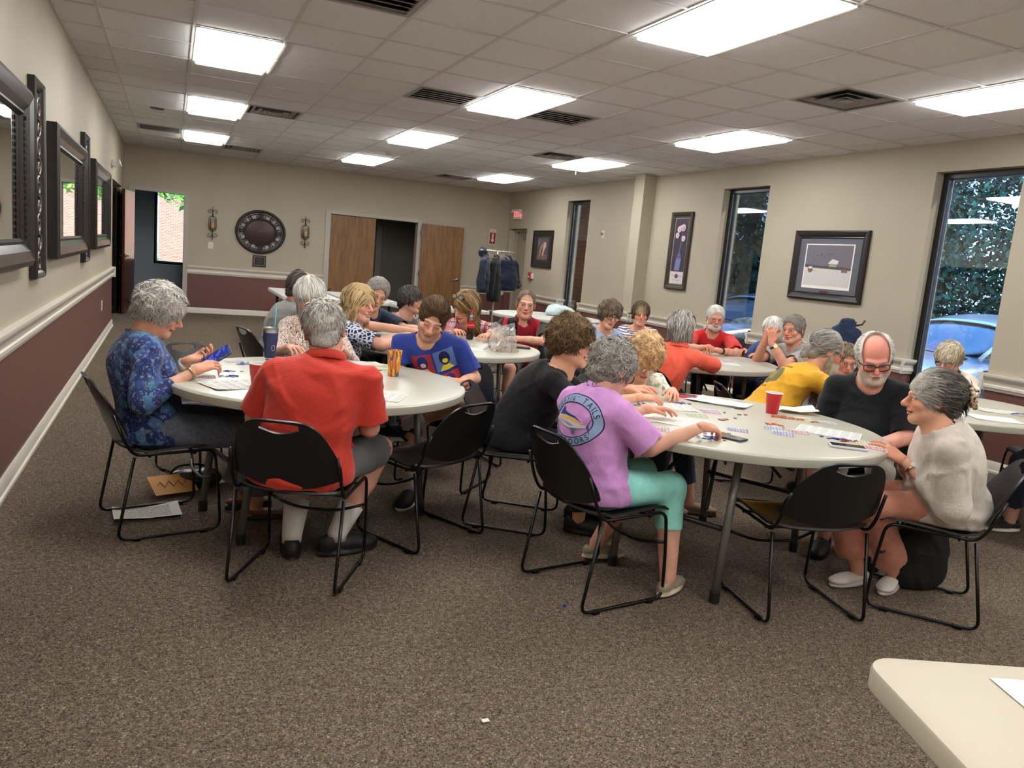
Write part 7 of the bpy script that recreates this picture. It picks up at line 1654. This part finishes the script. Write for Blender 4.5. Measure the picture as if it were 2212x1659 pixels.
def make_car():
    e = empty('car')
    def ring(x, W_, zb, zl=.24):
        h = [(W_*.80, zl), (W_*.97, zl+.10), (W_, .52), (W_*.985, zb-.16), (W_*.93, zb-.04), (W_*.70, zb+.01), (W_*.3, zb+.03)]
        return [(x, -a, b) for a, b in h]+[(x, a, b) for a, b in h[::-1]]
    loft([ring(0.02, .62, .62, .34), ring(.10, .78, .74, .28), ring(.35, .88, .84), ring(.9, .93, .94), ring(1.35, .94, 1.00), ring(2.2, .945, 1.02), ring(3.3, .945, 1.03), ring(4.1, .92, 1.02), ring(4.5, .86, .96, .30), ring(4.62, .74, .80, .38)], 'body', PAINT, e)
    def gr(x, wb, zb, wr, zr): return [(x[0], -wb, zb), (x[1], -(wb*.3+wr*.7), zb+(zr-zb)*.72), (x[2], -wr*.80, zr-.01), (x[2], -wr*.3, zr+.015), (x[2], wr*.3, zr+.015), (x[2], wr*.80, zr-.01), (x[1], wb*.3+wr*.7, zb+(zr-zb)*.72), (x[0], wb, zb)]
    sts = [gr((1.15, 1.25, 1.30), .80, .96, .70, 1.00), gr((1.45, 1.75, 1.95), .86, .99, .66, 1.40), gr((1.9, 2.1, 2.3), .87, 1.0, .66, 1.50), gr((2.9, 2.9, 2.9), .87, 1.0, .66, 1.53), gr((3.6, 3.55, 3.5), .86, 1.0, .65, 1.50), gr((4.2, 4.0, 3.85), .80, 1.0, .60, 1.40), gr((4.45, 4.42, 4.40), .72, .98, .60, 1.02)]
    g = loft(sts, 'cabin_glass', CGL, e)
    roof = [[(p[0], p[1]*1.015, p[2]+.014) for p in r[1:7]] for r in sts[1:6]]; o = loft(roof, 'roof_panel', PAINT, e, False); s = o.modifiers.new('thick', 'SOLIDIFY'); s.thickness = .02
    for sd in (-1, 1):
        MB().tube([(1.2, .82*sd, .985), (1.72, .765*sd, 1.28), (2.1, .72*sd, 1.435)], .028, 6).tube([(2.75, .885*sd, 1.0), (2.72, .735*sd, 1.40)], .03, 6).tube([(4.2, .80*sd, 1.0), (3.95, .70*sd, 1.32)], .04, 6).build('pillar', PAINT, e, smooth=True)
        MB().bbox(1.38, 1.58, .92*sd-.09*(sd < 0), .92*sd+.09*(sd > 0)+.02, 1.0, 1.13, b=.03).build('mirror', PAINT, e)
        MB().bbox(1.22, 1.42, .945*sd-.006, .945*sd+.006, .84, .90, b=.003).build('fender_vent', plain('vent_black', (20, 20, 22), .4), e)
        MB().bbox(.06, .46, .74*sd-.06, .74*sd+.06, .64, .76, b=.03).build('headlight', plain('headlight_lens', (200, 206, 212), .08, spec=1.0), e)
        for wx in (.92, 3.62):
            Mw = Matrix.Translation((wx, .80*sd, .335)) @ Matrix.Rotation(-sd*math.pi/2, 4, 'X')
            MB().lathe([(0, .0), (.40, .0), (.40, .148), (.39, .15), (.33, .15)], 32, M=Mw).build('wheel_arch', plain('arch_black', (16, 16, 18), .9), e, auto=.6)
            w_ = MB().lathe([(.20, .02), (.32, .02), (.335, .05), (.335, .15), (.32, .175), (.235, .178), (.225, .165)], 32, M=Mw).build('tyre', TYRE, e, auto=.7)
            rm = MB().lathe([(0, .15), (.05, .158), (.06, .13), (.225, .12), (.235, .17)], 24, M=Mw)
            for k in range(10): rm.bbox(.04, .222, -.014, .014, .128, .160, b=.004, M=Mw @ Matrix.Rotation(k*2*math.pi/10, 4, 'Z'))
            rm.build('rim', RIM, w_, auto=.6)
    MB().bbox(-.01, .06, -.42, .42, .42, .60, b=.02).build('grille', plain('vent_black', (20, 20, 22), .4), e)
    MB().tube([(1.12, -.70, .975), (1.16, 0, 1.0), (1.12, .70, .975)], .02, 6).build('wiper_cowl', plain('vent_black', (20, 20, 22), .4), e, smooth=True)
    return e
CAR = make_car()
for k, (x, y, rz, lab) in enumerate(((8.10, 7.30, 0, 'silver car parked nose-in outside the third window'), (8.15, 11.75, 0, 'silver car parked nose-in outside the second window'), (8.3, 15.9, 0, 'silver car parked beyond the far window'))):
    c = CAR if k == 0 else dup(CAR); c.location = (x, y, -.25); c.rotation_euler = (0, 0, rz); tag(c, lab, 'car', 'parked silver cars')
# ================================================================== PRINTS AND JEWELLERY ON THE PEOPLE
q = PP[12]; sp_ = q['spn'](.62); T = q['taxis'](.62); shp = []
def ell_pts(a, b, n=48): return [(a*math.cos(2*math.pi*k/n), b*math.sin(2*math.pi*k/n)) for k in range(n)]
def ringshape(a, b, a2, b2, col, n=56):
    o, i = ell_pts(a, b, n), ell_pts(a2, b2, n); return (o+i, [(k, (k+1) % n, n+(k+1) % n, n+k) for k in range(n)], col)
shp.append(ringshape(.150, .112, .146, .108, (40, 44, 70))); shp.append(ringshape(.146, .108, .112, .076, (150, 168, 206))); shp.append(ringshape(.113, .077, .109, .073, (40, 44, 70)))
def arc_text(txt, a, b, a0, a1, size, col, flip):
    Vx, Fx = [], []; gl_ = [glyph(c) for c in txt]; ws = [g[2] if c != ' ' else .25 for g, c in zip(gl_, txt)]; tot = sum(ws)+.16*len(txt); u = 0.0
    for (vs, fs, w_), ww, c in zip(gl_, ws, txt):
        f = (u+ww/2)/tot; u += ww+.16
        if c == ' ': continue
        th = math.radians(a0+(a1-a0)*f); px, py = a*math.cos(th), b*math.sin(th); tx, ty = -a*math.sin(th), b*math.cos(th); L_ = math.hypot(tx, ty); tx, ty = tx/L_, ty/L_
        if not flip: tx, ty = -tx, -ty
        nx_, ny_ = -ty, tx; b0 = len(Vx); Vx += [(px+((x-ww/2)*tx+(y-.35)*nx_)*size, py+((x-ww/2)*ty+(y-.35)*ny_)*size) for x, y in vs]; Fx += [tuple(i+b0 for i in f_) for f_ in fs]
    return Vx, Fx, col
shp.append(arc_text("CHASIN' TAILS", .129, .092, 168, 12, .034, (30, 32, 44), False)); shp.append(arc_text('OUTDOORS', .129, .092, 215, 325, .034, (30, 32, 44), True))
def P_(pts, col): shp.append((pts, [tuple(range(len(pts)))], col))
P_([(-.098, -.004), (-.075, .012), (-.03, .020), (.03, .012), (.075, -.012), (.095, -.022), (.06, -.030), (0, -.034), (-.05, -.026), (-.078, -.012)], (206, 204, 208)); P_([(-.078, .006), (-.03, .016), (.03, .008), (.085, -.018), (.03, -.006), (-.03, .002)], (226, 170, 90))
P_([(-.072, .014), (-.050, .058), (-.040, .034), (-.01, .026), (.03, .018), (.07, -.006), (.03, .010), (-.03, .018)], (44, 70, 130)); P_([(.088, -.020), (.112, .026), (.098, -.010), (.108, -.052)], (70, 90, 140)); P_([(.01, -.033), (.03, -.062), (.045, -.030)], (90, 104, 140)); P_([(-.098, -.004), (-.130, -.006), (-.098, .0)], (60, 70, 110)); P_([(-.03, -.008), (.0, -.022), (.03, -.020), (.0, -.012)], (150, 156, 176))
U = T[0]; Wv = T[2]; print_on(q['shirt'], shp, 'shirt_print', sp_+T[2]*.040+T[0]*-.005, U, Wv, T[1])
# small faded line of lettering under the oval
shp = [(lambda g: ([(x*.012-.08+i*.012, y*.014-.137) for x, y in g[0]], g[1], (150, 96, 158)))(glyph(c)) for i, c in enumerate('EMERALD ISLE NC') if c != ' ']
# plain four panel print on the royal blue tee (generic stand-in shapes)
q = PP[3]; sp_ = q['spn'](.66); T = q['taxis'](.66); shp = []
for cx_, cy_, bg, a_, b_ in ((-.070, .062, (168, 52, 62), (40, 52, 120), (222, 184, 168)), (.070, .062, (96, 120, 184), (34, 40, 80), (222, 206, 70)), (-.070, -.070, (120, 44, 76), (216, 206, 196), (70, 130, 80)), (.070, -.070, (176, 58, 62), (48, 52, 120), (222, 180, 170))):
    P_([(cx_-.063, cy_-.058), (cx_+.063, cy_-.058), (cx_+.063, cy_+.058), (cx_-.063, cy_+.058)], bg); P_([(cx_+x*1.0, cy_+y+.012) for x, y in ell_pts(.034, .040, 20)], a_); P_([(cx_-.045, cy_-.058), (cx_+.045, cy_-.058), (cx_+.02, cy_-.028), (cx_-.02, cy_-.028)], b_); P_([(cx_+x, cy_+y-.004) for x, y in ell_pts(.018, .014, 14)], b_)
print_on(q['shirt'], shp, 'shirt_print', sp_-T[2]*.01, T[0]*-1, T[2], -T[1])
q = PP[20]; sp_ = q['spn'](.62); T = q['taxis'](.62); shp = []
P_([(-.10, -.06), (.02, -.08), (.10, -.04), (.11, .03), (.04, .075), (-.06, .06), (-.12, .0)], (118, 112, 84)); P_([(-.05, -.03), (.04, -.04), (.05, .02), (-.03, .03)], (160, 140, 70)); P_([(-.09, .09), (.09, .095), (.09, .11), (-.09, .105)], (176, 120, 50)); P_([(-.07, -.11), (.07, -.115), (.07, -.10), (-.07, -.095)], (176, 120, 50))
print_on(q['shirt'], shp, 'shirt_print', sp_, T[0], T[2], T[1])
q = PP[7]; sp_ = q['spn'](.72); T = q['taxis'](.72); shp = []
P_([(-.022, -.010), (-.018, .012), (-.012, .012), (-.006, -.002), (.0, .008), (.008, -.002), (.014, .008), (.022, -.004), (.022, -.008), (.0, -.004)], (206, 208, 214)); print_on(q['shirt'], shp, 'chest_mark', sp_-T[0]*.075, T[0]*-1, T[2], -T[1])
WSTR = plain('white_strap', (222, 218, 212), .5); GOLD = plain('gold_metal', (206, 170, 110), .25, metal=1.0); BSTR = plain('black_strap', (20, 20, 22), .5)
def arm_of(k, s): a = PP[k]['arms'][s]; return PP[k]['body'], a[1], a[2]
b_, E_, W_ = arm_of(1, 'L'); band_on(b_, E_, W_, .86, .027, .012, WSTR, 'watch', .016, plain('watch_face', (214, 210, 206), .2), (0, -.3, 1))
b_, E_, W_ = arm_of(1, 'R'); band_on(b_, E_, W_, .90, .028, .004, GOLD, 'bracelet')
b_, E_, W_ = arm_of(17, 'L'); band_on(b_, E_, W_, .86, .030, .010, BSTR, 'watch', .018, SCR, (0, .2, 1))
b_, E_, W_ = arm_of(18, 'L'); band_on(b_, E_, W_, .82, .032, .008, BSTR, 'watch', .019, plain('watch_gold', (226, 206, 160), .25, metal=.4), PP[18]['RM'].T @ np.array((-.3, -1, .1)))
b_, E_, W_ = arm_of(23, 'L'); band_on(b_, E_, W_, .80, .027, .006, GOLD, 'watch', .015, plain('watch_face', (214, 210, 206), .2), PP[23]['RM'].T @ np.array((-.2, -1, .3)))
# claw clip, sunglasses, earrings, shirt buttons
q = PP[23]; H = q['H2L']; m = MB()
for s in (-1, 1):
    m.tube([H((s*.012, -.125, .075)), H((s*.045, -.140, .055)), H((s*.050, -.150, .0)), H((s*.020, -.165, -.030))], .011, 8, fil=.02)
    for k in range(4): m.tube([H((s*.046, -.148, .05-.024*k)), H((s*.010, -.172, .045-.024*k))], .006, 6)
t = NT('tortoise'); t.out(Base_Color=t.ramp(t.noise(t.obj(), 60, 3), [(.40, S2L((52, 34, 24))), (.52, S2L((190, 160, 130))), (.66, S2L((226, 214, 200)))]), Roughness=.25); m.build('claw_clip', t.m, q['body'], smooth=True)
q = PP[9]; H = q['H2L']; m = MB(); L_ = MB()
for s in (-1, 1):
    pts = [H((s*.036+.026*math.cos(a), .062-.03*math.sin(a)*.3, .118+.018*math.sin(a))) for a in np.linspace(0, 2*math.pi, 16, endpoint=False)]; m.tube(pts, .003, 6, closed=True); L_.add(pts, [tuple(range(16))]); m.tube([H((s*.064, .058, .115)), H((s*.088, .01, .070))], .0028, 6)
m.tube([H((-.010, .066, .118)), H((.010, .066, .118))], .003, 6); o = m.build('sunglasses', plain('sunglass_frame', (40, 34, 32), .3), q['body']); L_.build('lens', plain('sunglass_lens', (150, 150, 150), .05, spec=1.0), o, fix=False)
q = PP[12]; MB().lathe([(0, -.005), (.004, -.003), (.005, 0), (.004, .003), (0, .005)], 10, c=q['H2L']((.086, .0, -.044))).build('earring', GOLD, q['body'], smooth=True)
q = PP[11]; MB().lathe([(0, -.005), (.004, -.003), (.005, 0), (.004, .003), (0, .005)], 10, c=q['H2L']((.086, .0, -.044))).build('earring', GOLD, q['body'], smooth=True)
